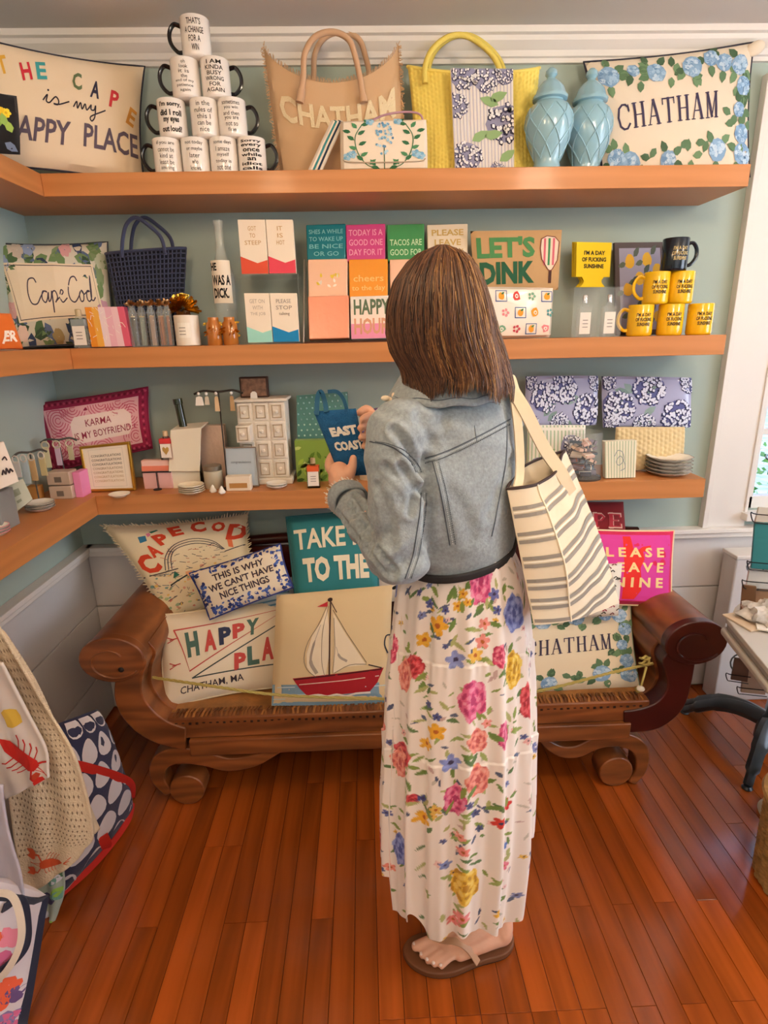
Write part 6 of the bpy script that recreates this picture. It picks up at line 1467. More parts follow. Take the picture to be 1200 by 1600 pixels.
gs = G(); gs.grid(lambda u, v: skirt_pt((u-.5)*2*PI, 1-v), NU, NV, wrapu=True)
DR = gs.obj('floral_dress', mat('dress_cloth', attr=True, rough=.75, sheen=.15), WO, ang=180, solid=0)
# the print, painted in the cloth's own coordinates (arc length s, height z)
me = DR.data; nv_ = len(me.vertices); co = np.array(gs.v)
TH = np.array([(i/NU-.5)*2*PI for j in range(NV+1) for i in range(NU)]); Zc = co[:, 2]
RS_ = .150; Sx = TH*RS_
colr_ = np.tile(np.array(lin('f1e4da')), (nv_, 1))
def put(mask, c, al=1.0): colr_[mask] = colr_[mask]*(1-al)+np.array(lin(c))*al
def near(s, z, r):
    ds = Sx-s; ds = (ds+PI*RS_) % (2*PI*RS_)-PI*RS_; return ds, Zc-z, (np.abs(ds) < r) & (np.abs(Zc-z) < r)
def rose(s, z, rx, rz, c1, c2, c3, ph=0):
    dx, dz, m_ = near(s, z, max(rx, rz)*1.3); idx = np.where(m_)[0]; x, y = dx[idx]/rx, dz[idx]/rz; r = np.hypot(x, y); a = np.arctan2(y, x)
    ed = 1+.07*np.sin(5*a+ph)+.04*np.sin(9*a); ins = r < ed; f = np.sin(2.5*a+9*r+ph)+.6*np.sin(5*a-13*r)
    cc = np.where((f > .45)[:, None], np.array(lin(c2)), np.array(lin(c1))); cc = np.where((f < -.75)[:, None], np.array(lin(c3)), cc)
    cc = np.where((r < .22)[:, None], np.array(lin(c3)), cc); colr_[idx[ins]] = cc[ins]
def daisy(s, z, r0, c1, c2, n=5, ph=0):
    dx, dz, m_ = near(s, z, r0*1.2); idx = np.where(m_)[0]; x, y = dx[idx], dz[idx]; r = np.hypot(x, y)/r0; a = np.arctan2(y, x)
    ed = .55+.45*np.abs(np.cos(n/2*a+ph)); ins = r < ed; cc = np.where((r < .25)[:, None], np.array(lin(c2)), np.array(lin(c1))); cc = np.where(((r > .6) & (np.cos(n*a+2*ph) > .8))[:, None], cc*.85, cc); colr_[idx[ins]] = cc[ins]
def leafp(s, z, ln, w, rot, c):
    dx, dz, m_ = near(s, z, ln); idx = np.where(m_)[0]; x = dx[idx]*math.cos(rot)+dz[idx]*math.sin(rot); y = -dx[idx]*math.sin(rot)+dz[idx]*math.cos(rot)
    t = x/ln; ins = (t > 0) & (t < 1) & (np.abs(y) < w*.5*np.sin(PI*np.clip(t, 0, 1))**.7); colr_[idx[ins]] = np.array(lin(c))
def at_px(px, py):
    z = pt(px, py, y=-1.18).z; a = float(np.interp(z, ZZ, AA)); c = float(np.interp(z, ZZ, CX)); x = pt(px, py, y=-1.16).x
    return math.asin(max(-.98, min(.98, (x-c)/a)))*RS_, z
KP = 1/800.
TONE = {'pink': ('e0628c', 'ee92b0', 'b8386a'), 'coral': ('e88878', 'f2a898', 'c85a58'), 'red': ('cc3c44', 'e0646a', 'a02430'), 'blue': ('7484c8', '98a6dc', '4a58a0'), 'yellow': ('e6b838', 'f2d268', 'c08a20'), 'rose': ('d85070', 'ee8a9c', 'b02c50')}
rs = random.Random(31)
green = ['8a9a4a', '6f8a44', '9aa860', '5f7a4a', 'b0b070']
def cluster(px, py, n=3, sc=1):
    for k in range(n):
        s, z = at_px(px+rs.uniform(-26, 26)*sc, py+rs.uniform(-26, 26)*sc); leafp(s, z, rs.uniform(.020, .034), rs.uniform(.007, .012), rs.uniform(0, 6.28), rs.choice(green))
for k in range(620):
    s, z = rs.uniform(-PI, PI)*RS_, rs.uniform(.1, 1.15); leafp(s, z, rs.uniform(.012, .026), rs.uniform(.004, .009), rs.uniform(0, 6.28), rs.choice(green+['4a5270', '56607a', 'c8a8a0', 'c9bfb0']))
for k in range(170):
    daisy(rs.uniform(-PI, PI)*RS_, rs.uniform(.1, 1.15), rs.uniform(.006, .010), rs.choice(['5a5f90', '8088b8', 'e8b848', 'eab0a8', 'f0c8c0']), '4a3c50', 5, rs.random())
RO = [(749, 908, 22, 34, 'pink'), (736, 1092, 22, 32, 'pink'), (807, 967, 22, 28, 'blue'), (645, 1050, 17, 18, 'red'), (628, 1072, 20, 26, 'coral'), (616, 1040, 9, 24, 'rose'), (780, 1027, 13, 18, 'rose'), (807, 1055, 17, 30, 'yellow'), (828, 1110, 12, 30, 'red'), (744, 1155, 16, 20, 'coral'), (622, 1195, 24, 18, 'red'), (617, 1212, 20, 26, 'coral'), (744, 1215, 19, 27, 'coral'), (706, 1246, 16, 27, 'pink'), (614, 1348, 18, 31, 'blue'), (723, 1374, 22, 33, 'yellow'), (797, 830, 12, 34, 'rose'), (787, 1150, 12, 24, 'pink'), (640, 1255, 8, 10, 'red')]
for px, py, rx, rz, t in RO: cluster(px, py, 5)
for px, py, rx, rz, t in RO: s, z = at_px(px, py); rose(s, z, rx*KP*1.05, rz*KP*1.15, *TONE[t], ph=px*.1)
for px, py, r, c in ((681, 980, 19, 'f0b030'), (659, 1007, 14, 'eab038'), (720, 928, 9, 'eeb43c'), (712, 948, 10, 'eeb43c'), (727, 940, 8, 'eeb43c'), (773, 862, 13, 'eab438'), (780, 880, 10, 'd8a838'), (708, 1031, 17, '8f98cc'), (677, 1143, 17, 'f0b030'), (659, 1168, 13, 'eab038'), (740, 1023, 14, 'ecbc50'), (652, 1284, 16, 'f0b430'), (676, 1262, 11, 'eabc58'), (670, 1272, 9, 'eabc58'), (795, 1262, 14, 'd8302c'), (778, 1281, 12, 'd83c30'), (717, 1420, 15, 'ea8a88'), (702, 1432, 12, 'e88480'), (778, 1419, 12, 'f0b838'), (792, 1326, 10, '6a86c8'), (794, 1358, 11, 'e87890'), (719, 1320, 11, 'ee8a80'), (714, 1300, 9, 'f09a8c'), (699, 1190, 17, '8a96d4'), (755, 975, 11, 'f0988c'), (752, 1003, 14, 'ee9488'), (760, 1130, 9, 'f09a90'), (693, 955, 7, '5a5f98'), (668, 950, 9, '565c96'), (655, 935, 7, '565c96'), (679, 1120, 8, '4f568c'), (664, 1105, 8, '4f568c'), (650, 1255, 8, '4a5290'), (770, 930, 11, '6a6fae'), (775, 955, 9, '5a609c'), (730, 1250, 8, '565c88'), (740, 1265, 9, '4f5580'), (748, 1290, 8, '50587c'), (690, 1345, 10, '8090c8'), (600, 1300, 8, '6a70a8'), (602, 1385, 10, 'f0907c')):
    cluster(px, py, 2, .8); s, z = at_px(px, py); daisy(s, z, r*KP, c, 'b8601c' if c[0] in 'ef' else '3c3458', 5, px*.3)
for k in range(26):   # the far side of the skirt
    th = rs.choice([-1, 1])*rs.uniform(1.75, PI); rose(th*RS_, rs.uniform(.15, 1.05), rs.uniform(.018, .028), rs.uniform(.022, .034), *TONE[rs.choice(list(TONE))], ph=k)
at_ = me.attributes.new('Col', 'FLOAT_COLOR', 'POINT'); at_.data.foreach_set('color', np.hstack([colr_, np.ones((nv_, 1))]).astype(np.float32).ravel())
# dress bodice under the jacket
g = G(); g.grid(lambda u, v: V(rows[0][0]).lerp(V((.156, -1.087, 1.37)), v)+RT*(.112-.02*v)*math.cos(2*PI*u)+FD*(.086-.02*v)*math.sin(2*PI*u)+UP*.004, 40, 10, wrapu=True); g.obj('dress_bodice', cloth('dress_white', 'f1e4da'), WO)

# ---- hair
HB = V((.62, -.74, 0)).normalized(); HS = V((.74, .62, 0)).normalized()      # back of the head, its right side
hrw = [(384, 687, 700), (392, 664, 722), (408, 644, 738), (440, 623, 752), (480, 612, 763), (520, 609, 772), (548, 614, 782), (572, 626, 790), (604, 640, 799)]
hz = []; hcx = []; ha = []
for py, xl, xr in hrw:
    a, b = pt(xl, py, y=-1.12), pt(xr, py, y=-1.12); hz.append((a.z+b.z)/2); hcx.append((a.x+b.x)/2); ha.append((b.x-a.x)/2)
HZ, HX, HA = np.array(hz[::-1]), np.array(hcx[::-1]), np.array(ha[::-1])
def hair(u, v, o=0):
    """u 0..1 left to right round the back, v 0 crown..1 tips"""
    an = (u-.5)*math.radians(262)
    zb = 1.408+.022*(1-u)**1.5*1.2+.008*math.sin(17*u)+.005*math.sin(41*u)
    z = HZ[-1]+(zb-HZ[-1])*(math.sin(v*PI/2)**1.0*.35+.65*v**1.15 if v < 1 else 1)
    w = float(np.interp(z, HZ, HA)); cx = float(np.interp(z, HZ, HX)); k = .098*math.sqrt(max(.012, 1-(max(0, z-1.50)/(HZ[-1]-1.50))**2)) if z > 1.5 else .075+.023*(z-1.40)/.10
    fal = max(0, (1.50-z)/.1)
    cy = -1.105-.016*fal
    r = 1+.020*math.sin(31*u+4*v)*v+.016*math.sin(57*u+6*v+1)*v+.03*noise.noise(V((u*9, v*1.5, 2)))
    ang = -PI/2+an+.25
    return V((cx+(w*r+o)*math.cos(ang), cy+(k*r+o)*math.sin(ang), z+o*.3*(1-v)))
HM = mat('hair', attr=True, rough=.42, sheen=.0, spec=.5)
g = G(); rh = random.Random(12)
g.grid(lambda u, v: hair(u, v*.90), 110, 60, col=lambda u, v: '3f281e'); 
hb_ = g.obj('hair', HM, WO, ang=180, solid=.002)
g = G()
for k in range(3000):
    u0 = rh.uniform(.0, 1.0); du = rh.uniform(-.03, .03); v0 = rh.choice([0, 0, rh.uniform(0, .35), rh.uniform(.4, .7)]); v1 = rh.uniform(.86, 1.14); ph = rh.uniform(0, 6.3); off = rh.uniform(.001, .008); am = rh.uniform(.003, .013)
    n_ = 14; path = []
    for i in range(n_+1):
        v = v0+(v1-v0)*i/n_; u = min(1.01, max(-.01, u0+du*v+am*math.sin(ph+7*v)+.03*(v**2)*math.sin(9*u0+1)*.6)); p = hair(u, min(v, 1), off*(math.sin(PI*min(1, .15+v*.85))*.9+.15))
        if v > 1: p = p+V((0, 0, -.20*(v-1)))
        path.append(p)
    sun = rh.random(); base = ['33211a', '43291d', '523322', '64422c', '735036']; c = rh.choice(base)
    if .35 < u0 < .85 and sun < .30: c = rh.choice(['94693e', 'a87c4c', 'b88c58', '8a5f3a'])
    rr0 = rh.uniform(.0007, .0016) if c[0] in '34567' else .0008; g.tube(path, [rr0]*(n_-1)+[rr0*.7, rr0*.3], 3, c, caps=False)
st = g.obj('hair_strands', HM, hb_, ang=180); stuff(st)
# loose wisps beside the cheek
g = G()
for k in range(26):
    x0 = rh.uniform(-4, 5); P = [pt(616+x0*.4, 520+rh.uniform(-10, 10), y=-1.13), pt(622+x0, 548, y=-1.135), pt(634+x0, 568, y=-1.13), pt(642+x0*1.3, 586+rh.uniform(-4, 8), y=-1.12)]
    g.tube(spl(P, 4), .0009, 3, rh.choice(['5a341d', '7a4c2c', '4a2917']))
stuff(g.obj('hair_wisps', HM, hb_))

# ---- sandal
top_z = SOLE
out = [(630, 1479), (634, 1496), (652, 1512), (678, 1521), (708, 1519), (748, 1503), (790, 1490), (803, 1472), (798, 1452), (778, 1446), (740, 1452), (700, 1456), (660, 1456), (640, 1464)]
O_ = [pt(a, b, z=top_z) for a, b in out]; O_ = spl(O_, 5, closed=True)
g = G(); g.prism([(p.x, p.y) for p in O_], (1, 0, 0), (0, 1, 0), (0, 0, 1), .016); g.v = [(a, b, c+.003) for a, b, c in g.v]
sd_ = G(); cO = sum(O_, V((0, 0, 0)))/len(O_); 
SDL = g.obj('sandal', mat('sandal_brown', '6f4326', .6, bump=(60, .2)), WO, bevel=.003)
g = G(); g.prism([(cO.x+(p.x-cO.x)*.985, cO.y+(p.y-cO.y)*.97) for p in O_], (1, 0, 0), (0, 1, 0), (0, 0, 1), .004); g.v = [(a, b, c+.0005) for a, b, c in g.v]; g.obj('outsole', mat('outsole', '3c2416', .8), SDL)
pg = midb.lerp(tips[0], .45)*.5+midb.lerp(tips[1], .45)*.5
e1 = hl.lerp(midl, .62)+V((0, -.030, -.012)); e2 = hl.lerp(midb, .6)+V((0, .030, -.012))
BB = BVHTree.FromPolygons([V(v) for v in gb.v], gb.f)
for e_ in (e1, e2):
    P = []
    for i in range(13):
        t = i/12; x_, y_ = pg.x+(e_.x-pg.x)*t, pg.y+(e_.y-pg.y)*t; h = BB.ray_cast(V((x_, y_, .11)), V((0, 0, -1)))[0]; P.append(V((x_, y_, max(SOLE+.001, h.z if h else 0)+.0025)))
    g = G(); g.ribbon(spl(P[::2], 4), [.010+.006*min(1, i/12) for i in range(25)], .0035, up=(0, -.3, 1)); g.obj('strap', mat('strap_tan', 'c29472', .5), SDL)

# ------------------------------------------------------------------ bottle bag held by the shopper
q = quad([(531, 744, -.935), (577, 742, -.935), (556, 638, -.925), (490, 643, -.925)])
p = Pr(); asp = .6; p.text('EAST', .22, .62, .92, .76, 'e8e4dc', .07, rot=.06, asp=asp, L=2); p.text('COAST', .20, .40, 1.0, .54, 'e8e4dc', .06, rot=.03, asp=asp, L=2)
T, S = cushion('bottle_bag', 'blue hooked-wool bottle bag with white EAST COAST lettering held in her hands', 'bag', q, .022, '1f5f93', p, k=.25, pinch=0, wr=.001, m=mat('hooked_wool', attr=True, rough=.95, bump=(350, 1.0), var=(60, .15)), cuts=(6, 8))
g = G(); g.ribbon(spl([S(.05, .95, .003), pt(496, 622, y=-.925), pt(501, 612, y=-.925), pt(507, 625, y=-.922), S(.3, .98, .003)], 5), .010, .003, up=(0, -1, 0)); g.obj('handle', mat('bag_blue_handle', '2a5f80', .9), T)
g = G(); g.ribbon(spl([pt(512, 612, y=-.90), pt(526, 612, y=-.90), pt(536, 622, y=-.90), pt(542, 640, y=-.905)], 5), .008, .003, up=(0, -1, 0)); g.obj('handle', _M['bag_blue_handle'], T)

# ------------------------------------------------------------------ striped tote on her shoulder
q = [pt(834, 977, y=-1.19), pt(968, 942, y=-1.03), pt(884, 704, y=-1.03), pt(792, 764, y=-1.17)]
n = qn(q)
def tote(side):
    def S(u, v, o=0):
        uu = u; h = .045*(1-abs(u-.26)/.26)**.8 if u < .26 else .045*max(0, 1-((u-.26)/.74)**1.6)
        h = h*(.6+.4*math.sin(PI*min(1, v*1.1)))+.006*noise.noise(V((u*4, v*3, 5))) if side > 0 else -.03*math.sin(PI*u)
        dip = -.055*math.sin(PI*min(1, u/.9))*v**6 if side > 0 else .02*v**6*math.sin(PI*u)
        vv = v+dip
        bw = 1+.10*math.sin(PI*v)*(u-.5)
        return (q[0]*(1-uu*bw)+q[1]*uu*bw)*(1-vv)+(q[3]*(1-uu*bw)+q[2]*uu*bw)*vv+n*(h+o)
    return S
S = tote(1); B = tote(-1)
T = thing('striped_tote', 'cream canvas tote bag with paired grey stripes hanging from her right shoulder', 'bag', (q[0]+q[1])/2)
g = G(); g.grid(S, 44, 40); g.grid(B, 20, 20); g.grid(lambda u, v: S(u, 0).lerp(B(u, 0), v), 30, 3); g.grid(lambda u, v: S(0, u).lerp(B(0, u), v), 30, 3); g.grid(lambda u, v: S(1, u).lerp(B(1, u), v), 30, 3)
g.obj('bag_body', cloth('tote_canvas', 'e9d7ba', bump=(90, .2)), T)
p = Pr()
for vl, vr in ((.86, .905), (.675, .745), (.50, .60), (.335, .46), (.19, .315), (.035, .165)):
    for dv in (0, -.055):
        p.line([(0, vl+dv), (.13, vl+dv-.008), (.27, vl+dv-.012), (.6, (vl*.45+vr*.55)+dv-.005), (1, vr+dv)], .026, '8f867c', 1)
        if dv == 0: p.line([(0, vl-.0275), (.27, vl-.04), (.6, (vl*.45+vr*.55)-.033), (1, vr-.0275)], .012, 'f4e8d2', 1)
stuff(p.build('stripes', prmat(), T, S, (18, 16), lift=.0012))
G().tube([S(.27, i/24, .001) for i in range(25)], .0022, 5, 'f0e2c8').obj('seam', prmat(), T)
G().tube([S(i/24, 1, 0) for i in range(25)]+[B(1-i/16, 1) for i in range(1, 16)], .003, 6, '3a2a28', closed=True).obj('rim_binding', prmat(), T)
# straps over the shoulder
sh = pt(797, 600, y=-1.05)
TS = cloth('strap_cream', 'e9d4b2')
g = G(); g.ribbon(spl([S(.72, .80, .004), S(.66, .97, .006), pt(850, 700, y=-1.10), pt(822, 645, y=-1.11), pt(803, 612, y=-1.09), V((.275, -1.045, 1.425)), V((.26, -.98, 1.40))], 6), .026, .004, up=(.3, -1, .2)); g.obj('strap', TS, T)
g = G(); g.ribbon(spl([S(.10, .99, -.01), pt(812, 740, y=-1.14), pt(811, 690, y=-1.125), pt(806, 640, y=-1.11), pt(800, 615, y=-1.08), V((.275, -1.0, 1.415))], 6), .018, .004, up=(.3, -1, .2)); g.obj('strap', TS, T)

# ------------------------------------------------------------------ right side: spinner rack, table, basket
bk = mat('black_metal', '333a40', .3, coat=.3)
sx, sy = 1.41, -.47
T = thing('card_spinner', 'wire spinner rack of cards on black swept metal legs at the right edge', 'rack', (sx, sy, 0))
G().lathe([(.045, .09), (.04, .16), (.022, .18), (.016, .24), (.014, 1.22), (.0001, 1.225)], (sx, sy, 0), 20).obj('pole', bk, T)
ends = [pt(1070, 1110, z=.01), pt(1168, 1228, z=.01), V((1.75, -.72, .01)), V((1.66, -.17, .01)), V((1.30, -.15, .01))]
for e in ends:
    c = V((sx, sy, 0)); d = V((e.x-sx, e.y-sy, 0)); P = spl([c+V((0, 0, .155)), c+d*.3+V((0, 0, .15)), c+d*.6+V((0, 0, .115)), c+d*.85+V((0, 0, .055)), c+d+V((0, 0, .014))], 6)
    G().tube(P, [.030]*7+[.029]*6+[.025]*6+[.017]*6, 8, flat=.75).obj('leg', bk, T)
    G().lathe([(.016, 0), (.018, .004), (.012, .012)], (e.x, e.y, 0), 14).obj('foot_pad', bk, T)
for z in (.35, .72, 1.1):
    G().tube([(sx+.15*math.cos(k*PI/16), sy+.15*math.sin(k*PI/16), z) for k in range(32)], .003, 6, closed=True).obj('wire_ring', mat('rack_wire', '2a2a2e', .3, metal=.6), T)
wire = _M['rack_wire']
cards = [(1186, 792, 1225, 815, 'c8c4be', 'pale grey'), (1180, 815, 1222, 888, '2f7f88', 'teal'), (1172, 885, 1215, 918, 'c8c8c8', 'light grey'), (1160, 914, 1182, 985, '7a5c44', 'brown kraft'), (1178, 918, 1216, 985, 'b08c70', 'tan kraft'), (1148, 1028, 1172, 1062, '5c4238', 'dark brown'), (1164, 1032, 1200, 1082, 'a89080', 'light brown')]
for i, (x0, y0, x1, y1, c, nm) in enumerate(cards):
    yy = -.60-.008*(i % 2); q = quad([(x0-6, y1, yy-.012), (x1-4, y1+4, yy-.03), (x1, y0+3, yy-.03), (x0, y0, yy)])
    Tc = thing('greeting_card', f'{nm} card held in the wire spinner rack', 'card', (q[0]+q[1])/2, 'cards in the spinner rack')
    G().slab(q, .010).obj('card_stack', mat('cardm_'+c, c, .5), Tc, bevel=.001)
    n = qn(q); S = flat(q); H_ = (q[3]-q[0]).length
    g = G(); w_ = .012; L_ = spl([S(0, 0, .003)+V((0, 0, -.004)), S(0, 0, .012)+V((-.014, 0, .004)), S(0, 0, .012)+V((-.022, 0, .028)), S(0, 0, .010)+V((-.004, 0, .022)), S(1, 0, .012)+V((.004, 0, .022))], 5); g.tube(L_, .0017, 5)
    g.tube([S(-.05, 0, .003)+V((0, 0, -.004)), S(1.05, 0, .003)+V((0, 0, -.004))], .0017, 5)
    cb = (q[0]+q[1])/2+V((0, .010, -.004)); g.tube([cb, V((sx-.02, sy-.02, cb.z))], .0017, 5)
    g.obj('wire_pocket', wire, Tc)
# papers heaped on a beige round stand
a0 = pt(1135, 966, z=.72); A_ = V((-.21, -.98, 0)); B_ = V((.95, .31, 0)).normalized()
cc_ = a0+A_*.10+B_*.34
T = thing('round_stand', 'beige turned round stand under the heap of papers at right', 'stand', (cc_.x, cc_.y, 0))
G().lathe([(.07, 0), (.075, .01), (.04, .03), (.03, .08), (.028, .45), (.05, .54), (.13, .60), (.22, .64), (.23, .664), (.0001, .666)], (cc_.x, cc_.y, .0005), 40).obj('body', mat('beige_stand', 'b9a98c', .5), T)
for i, (z0, z1, ex, c, nm) in enumerate(((.6685, .689, .010, 'a8a29a', 'thick grey folder, lowest of the heap'), (.6895, .705, -.004, '8f8a84', 'grey catalogue, second of the heap'), (.7055, .720, .0, 'b5b0aa', 'pale grey catalogue with its corner sticking out'))):
    o_ = a0-A_*ex-B_*ex-V((0, 0, a0.z)); P = [o_, o_+B_*(.34+ex), o_+B_*(.34+ex)+A_*(.29+ex), o_+A_*(.29+ex)]
    T = thing('catalogue', nm+' on the round stand', 'catalogue', P[0]+V((0, 0, z0)), 'papers on the round stand')
    G().add([p+V((0, 0, z0)) for p in P]+[p+V((0, 0, z1)) for p in P], [(3, 2, 1, 0), (4, 5, 6, 7), (0, 1, 5, 4), (1, 2, 6, 5), (2, 3, 7, 6), (3, 0, 4, 7)], c).obj('pages', prmat(), T, bevel=.006 if i == 0 else .002)
for i, (u, v_, c, an, w, d_) in enumerate(((.10, .05, 'c9b49c', .2, .16, .10), (.15, .12, 'e2dcd4', -.5, .14, .10))):
    b = a0+B_*u+A_*v_; z = .7205+i*.0055; M = Matrix.Translation((b.x, b.y, z)) @ Matrix.Rotation(an, 4, 'Z')
    T = thing('leaflet', ['tan leaflet', 'white leaflet'][i]+' lying on top of the grey catalogues', 'leaflet', (b.x, b.y, z), 'leaflets on the heap')
    G().box((-w/2, -d_/2, 0), (w/2, d_/2, .005), c, M).obj('pages', prmat(), T, bevel=.001)
b = a0+B_*.15+A_*.07; zc_ = .7318; T = thing('crumpled_cloth', 'crumpled silvery cloth heaped on the papers at right', 'cloth', (b.x, b.y, zc_))
def cr(u, v, o=0):
    a, e = 2*PI*u, v*PI/2; r = .095*math.cos(e)*(1+.3*noise.noise(V((math.cos(a)*3, math.sin(a)*3, v*5)))); return V((b.x+r*math.cos(a), b.y+r*math.sin(a)*.8, zc_+max(0, .034*math.sin(e)*(1+.8*noise.noise(V((math.cos(a)*5, math.sin(a)*5, v*6+3)))))))
g = G(); g.grid(cr, 60, 20, wrapu=True); g.obj('folds', mat('silver_cloth', 'bdb6b0', .45, var=(30, .35)), T)
# white board leaning on the wainscot
q = quad([(1122, 1066), (1240, 1062), (1250, 868), (1138, 866)], -.075, zb=.013)
T = thing('radiator_cover', 'plain white radiator cover standing against the wainscot at right', 'cover', (q[0]+q[1])/2)
g = G(); x0 = q[3].x; g.box((x0, -.13, .001), (2.3, -.042, q[3].z)); g.obj('body', WSC, T, bevel=.006, smooth=False)
g = G(); g.box((x0-.006, -.138, q[3].z+.0005), (2.31, -.042, q[3].z+.016)); g.obj('top', WHITE, T, bevel=.004, smooth=False)
# wicker basket at the right edge
b = pt(1196, 1400, z=0); R = .13; c = V((b.x+.135, b.y+.02, 0))
T = thing('wicker_basket', 'tall woven wicker basket at the lower right edge', 'basket', c)
def wk(u, v, o=0):
    a = 2*PI*u; k = int(v*44); r = R*(1+.05*v)+.005*math.sin(a*16+(PI if k % 2 else 0))+.002*math.sin(v*44*2*PI); return c+V((r*math.cos(a), r*math.sin(a), .005+.27*v))
g = G(); g.grid(wk, 128, 88, wrapu=True); g.add([wk(i/32, 0) for i in range(32)], [tuple(range(32))]); g.obj('woven_wall', mat('wicker', 'a8824e', .6, var=(40, .35)), T, ang=180)
G().tube([c+V((R*1.06*math.cos(a), R*1.06*math.sin(a), .278)) for a in [k*PI/24 for k in range(48)]], .012, 8, closed=True).obj('rim', mat('wicker', 'a8824e', .6), T)

# ------------------------------------------------------------------ left side: hanging throws and tote bags
def drape(name, label, cat, rows, y, th, m, amp=.006, nu=40, nv=50, seed=1, col=None, prn=None, cuts=(10, 10), folds=5):
    """cloth through rows of (left px, left py, right px, right py, depth)"""
    L_ = spl([pt(r[0], r[1], y=r[4]) for r in rows], 8); R_ = spl([pt(r[2], r[3], y=r[4]-.02) for r in rows], 8); n_ = len(L_)-1
    def S(u, v, o=0):
        t = (1-v)*n_; i = min(int(t), n_-1); f = t-i; a = L_[i].lerp(L_[i+1], f); b = R_[i].lerp(R_[i+1], f)
        nn = (b-a).cross(V((0, 0, 1))).normalized(); nn = nn if nn.dot(CAM-a) > 0 else -nn
        w = amp*math.sin(folds*PI*u+1.3*v+seed)+amp*.7*noise.noise(V((u*3+seed, v*4, 0)))
        return a.lerp(b, u)+nn*(w+o)
    c = (S(0, 0)+S(1, 0))/2; T = thing(name, label, cat, c)
    g = G(); g.grid(S, nu, nv, col); o = g.obj('cloth', m, T, solid=th)
    if prn: stuff(prn.build('print', prmat(), T, S, cuts, lift=th*.5+.0012))
    return T, S
T = thing('towel_rail', 'dark iron rail on the left wall that the throws hang from', 'rail', (-1.05, -1.1, .74))
rt_ = pt(-20, 975, y=-1.05); rz_ = min(rt_.z+.004, .915)
G().tube([(rt_.x-.03, -1.55, rz_), (rt_.x-.03, -1.0, rz_)], .009, 10).obj('bar', mat('iron', '2a2826', .4, metal=.6), T)
for y_ in (-1.52, -1.03): G().tube([(rt_.x-.03, y_, rz_), (XL+.02, y_, rz_)], .007, 8).obj('bracket', _M['iron'], T)
# navy and white bag with red straps
q = quad([(95, 1402, -.90), (205, 1262, -.60), (150, 1106, -.62), (85, 1130, -.92)])
q = [pt(70, 1425, z=.004), pt(208, 1262, z=.004), pt(152, 1108, y=-.66), pt(86, 1132, y=-.80)]
p = Pr(); asp = .9; r_ = random.Random(3)
for j in range(6):
    for i in range(4):
        x, y = .10+.29*i+(.14 if j % 2 else 0), .06+.185*j
        p.poly([(x+.125*math.cos(a)*(1-.35*math.sin(a)), y+.085*math.sin(a)) for a in [k*PI/8 for k in range(16)]], 'dcd4d4', 1)
T, S = cushion('scallop_tote', 'navy tote bag with large white petals and red straps on the floor at left', 'bag', q, .12, '2f3150', p, k=.35, pinch=.0, cuts=(8, 8))
RS = mat('red_strap', 'd22a1c', .7, weave=(500, .3))
g = G(); g.ribbon(spl([S(.02, .80, .004), S(.3, .72, .006), S(.75, .50, .006), S(.96, .3, .006), S(1.0, .10, .004)], 8), .026, .003, up=(.6, -.8, .2)); g.obj('strap', RS, T)
g = G(); g.ribbon(spl([S(.0, .03, .003), S(.4, .03, .008), S(.8, .03, .008), S(1, .06, .004)], 8), .022, .003, up=(.6, -.8, .2)); g.obj('trim_band', RS, T)
g = G(); g.ribbon(spl([S(.45, .2, .006), S(.5, .1, .008), S(.55, .01, .008)], 8), .03, .003, up=(.6, -.8, .2)); g.obj('strap', RS, T)
# crochet throw with orange lobster
p = Pr(); asp = .55; r_ = random.Random(4)
for j in range(34):
    for i in range(18):
        x, y = .05+.05*i+(.025 if j % 2 else 0), .24+.022*j
        if x < .96 and not (y < .30 and x > .5): p.poly([(x-.010, y), (x, y+.006), (x+.010, y), (x, y-.006)], '8f7a60', 1)
def lobster(p, cx, cy, s, rot, col, asp, L=2):
    c, sn = math.cos(rot), math.sin(rot); X = lambda a, b: (cx+(a*c-b*sn)*s/asp, cy+(a*sn+b*c)*s)
    p.poly([X(*a) for a in ((-.9, .0), (-.6, .16), (-.1, .22), (.4, .2), (.62, .1), (.62, -.1), (.4, -.2), (-.1, -.22), (-.6, -.16))], col, L)
    for a in (-.35, -.05, .25): p.poly([X(-1.0, .0), X(-1.35, a-.12+.1), X(-1.4, a+.05), X(-1.0, .08)], col, L)
    for s_ in (1, -1):
        p.line([X(.5, .12*s_), X(.75, .38*s_), X(1.0, .36*s_)], .08*s, col, L, asp); p.poly([X(.95, .22*s_), X(1.1, .14*s_), X(1.5, .2*s_), X(1.35, .32*s_), X(1.55, .42*s_), X(1.15, .52*s_), X(.95, .45*s_)], col, L)
        for k in range(4): p.line([X(-.3+.2*k, .18*s_), X(-.4+.2*k, .42*s_), X(-.5+.2*k, .5*s_)], .035*s, col, L, asp)
        p.line([X(.6, .05*s_), X(.9, .02*s_), X(1.3, -.02*s_)], .02*s, col, L, asp)
lobster(p, .50, .165, .15, 2.95, 'd85a30', .62)
CR = mat('crochet_cream', 'e6d3b4', .95, bump=(180, .9))
drape('crochet_throw', 'cream open crochet throw with orange lobster hanging over the tote at left', 'throw', [(-45, 985, -5, 975, -1.06), (-20, 1080, 75, 1110, -1.0), (5, 1180, 120, 1190, -1.0), (18, 1270, 145, 1300, -1.0), (30, 1350, 130, 1330, -1.0), (42, 1402, 120, 1345, -1.0)], 0, .006, CR, .004, prn=p, cuts=(8, 12), seed=2)
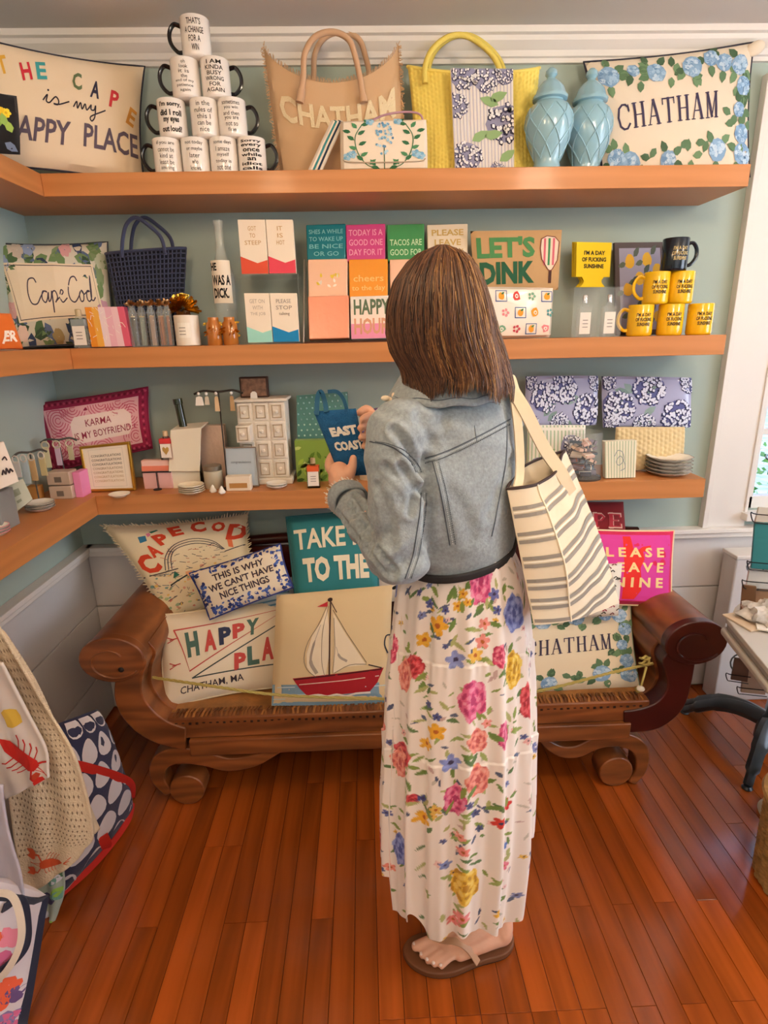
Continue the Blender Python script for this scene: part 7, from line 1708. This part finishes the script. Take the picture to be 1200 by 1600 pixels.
drape('throw_edge', 'thick cream knitted throw edge running diagonally down the left', 'throw', [(-30, 960, 8, 1000, -1.0), (20, 1040, 52, 1070, -.97), (60, 1120, 92, 1160, -.95), (95, 1200, 130, 1250, -.95), (118, 1280, 152, 1300, -.96)], 0, .018, CR, .002, nu=14, seed=5, folds=2)
p = Pr(); lobster(p, .60, .32, .27, -.95, 'd32a20', .5, 2); p.blob(.7, .62, .14, .07, 'e8c04a', 10, .2, 1); p.blob(.3, .85, .18, .08, 'd8343c', 10, .2, 1); p.blob(.75, .1, .10, .05, 'c8482a', 10, .2, 1); p.blob(.2, .6, .1, .05, 'e8c04a', 9, .2, 1)
drape('lobster_towel', 'white towel with red lobster and yellow lemons hanging at the left edge', 'towel', [(-70, 1040, 5, 1035, -1.10), (-40, 1120, 40, 1105, -1.07), (-10, 1200, 72, 1170, -1.05), (10, 1248, 76, 1215, -1.05)], 0, .006, cloth('towel_bright', 'f0e6dc'), .003, prn=p, seed=3)
p = Pr(); r_ = random.Random(6)
for k in range(16): p.blob(r_.random(), r_.random(), .2, .08, r_.choice(['7fb8a8', '9fd05a', '3f6fa0', 'e8e8f0', '5f8f6a', '4a4a70']), 9, .2, 1)
drape('bright_scarf', 'green, turquoise and blue patterned scarf poking out below the crochet throw', 'scarf', [(20, 1340, 98, 1355, -.93), (35, 1400, 98, 1400, -.94), (58, 1462, 84, 1440, -.95)], 0, .006, cloth('scarf_green', 'b8c8b8'), .006, prn=p, seed=7)
# floral tote with navy trim
p = Pr(); asp = .5; r_ = random.Random(9)
for k in range(34):
    x, y = r_.uniform(.05, .9), r_.uniform(.03, .85); c = r_.choice(['d86a90', 'e8603c', '6a5080', '8a7aa8', 'e8b83a', '4a5f9a', 'e8889a', '3a3560'])
    for j in range(4): p.blob(x+.07*math.cos(j*1.6+k), y+.035*math.sin(j*1.6+k), .075, .035, c, 8, .25, 1)
q = [pt(-120, 1640, z=.004), pt(38, 1600, z=.004), pt(72, 1398, y=-1.10), pt(-60, 1370, y=-1.22)]
T, S = cushion('floral_tote', 'floral watercolour tote bag with navy trim at the lower left corner', 'bag', q, .10, 'ddd0d2', p, k=.3, pinch=-.04, cuts=(6, 10))
NT = cloth('navy_trim', '22253c')
g = G(); g.ribbon([S(.985, v/10, .006) for v in range(11)], .022, .004, up=(.4, -.9, .1)); g.ribbon([S(u/10, .985, .006) for u in range(11)], .02, .004, up=(.3, -.9, .3)); g.obj('trim_band', NT, T)
g = G(); g.ribbon(spl([S(.55, .95, .01), S(.72, 1.02, .03), S(.86, .93, .03), S(.88, .75, .02), S(.7, .62, .015), S(.45, .55, .012)], 8), .02, .004, up=(.4, -.9, .1)); g.obj('strap', NT, T)
g = G(); g.ribbon(spl([pt(-20, 1395, y=-1.22), pt(18, 1400, y=-1.22), pt(33, 1440, y=-1.23), pt(30, 1480, y=-1.24), pt(8, 1520, y=-1.25), pt(-20, 1540, y=-1.25)], 8), .014, .004, up=(.3, -.9, .2)); g.obj('strap', cloth('cream_strap', 'e8d8c4'), T)
p = Pr(); 
for k in range(8): p.blob(r_.random(), r_.random(), .2, .1, r_.choice(['e8e8f4', '6a7ab0', 'c8b8c8']), 8, .2, 1)
drape('pale_towel', 'pale lilac patterned cloth behind the towels at the left edge', 'towel', [(-70, 1215, 6, 1225, -1.13), (-70, 1280, 14, 1290, -1.13), (-70, 1360, 34, 1365, -1.12), (-70, 1430, 42, 1420, -1.12)], 0, .006, cloth('lilac_cloth', 'c9c3cf'), .004, prn=p, seed=4)
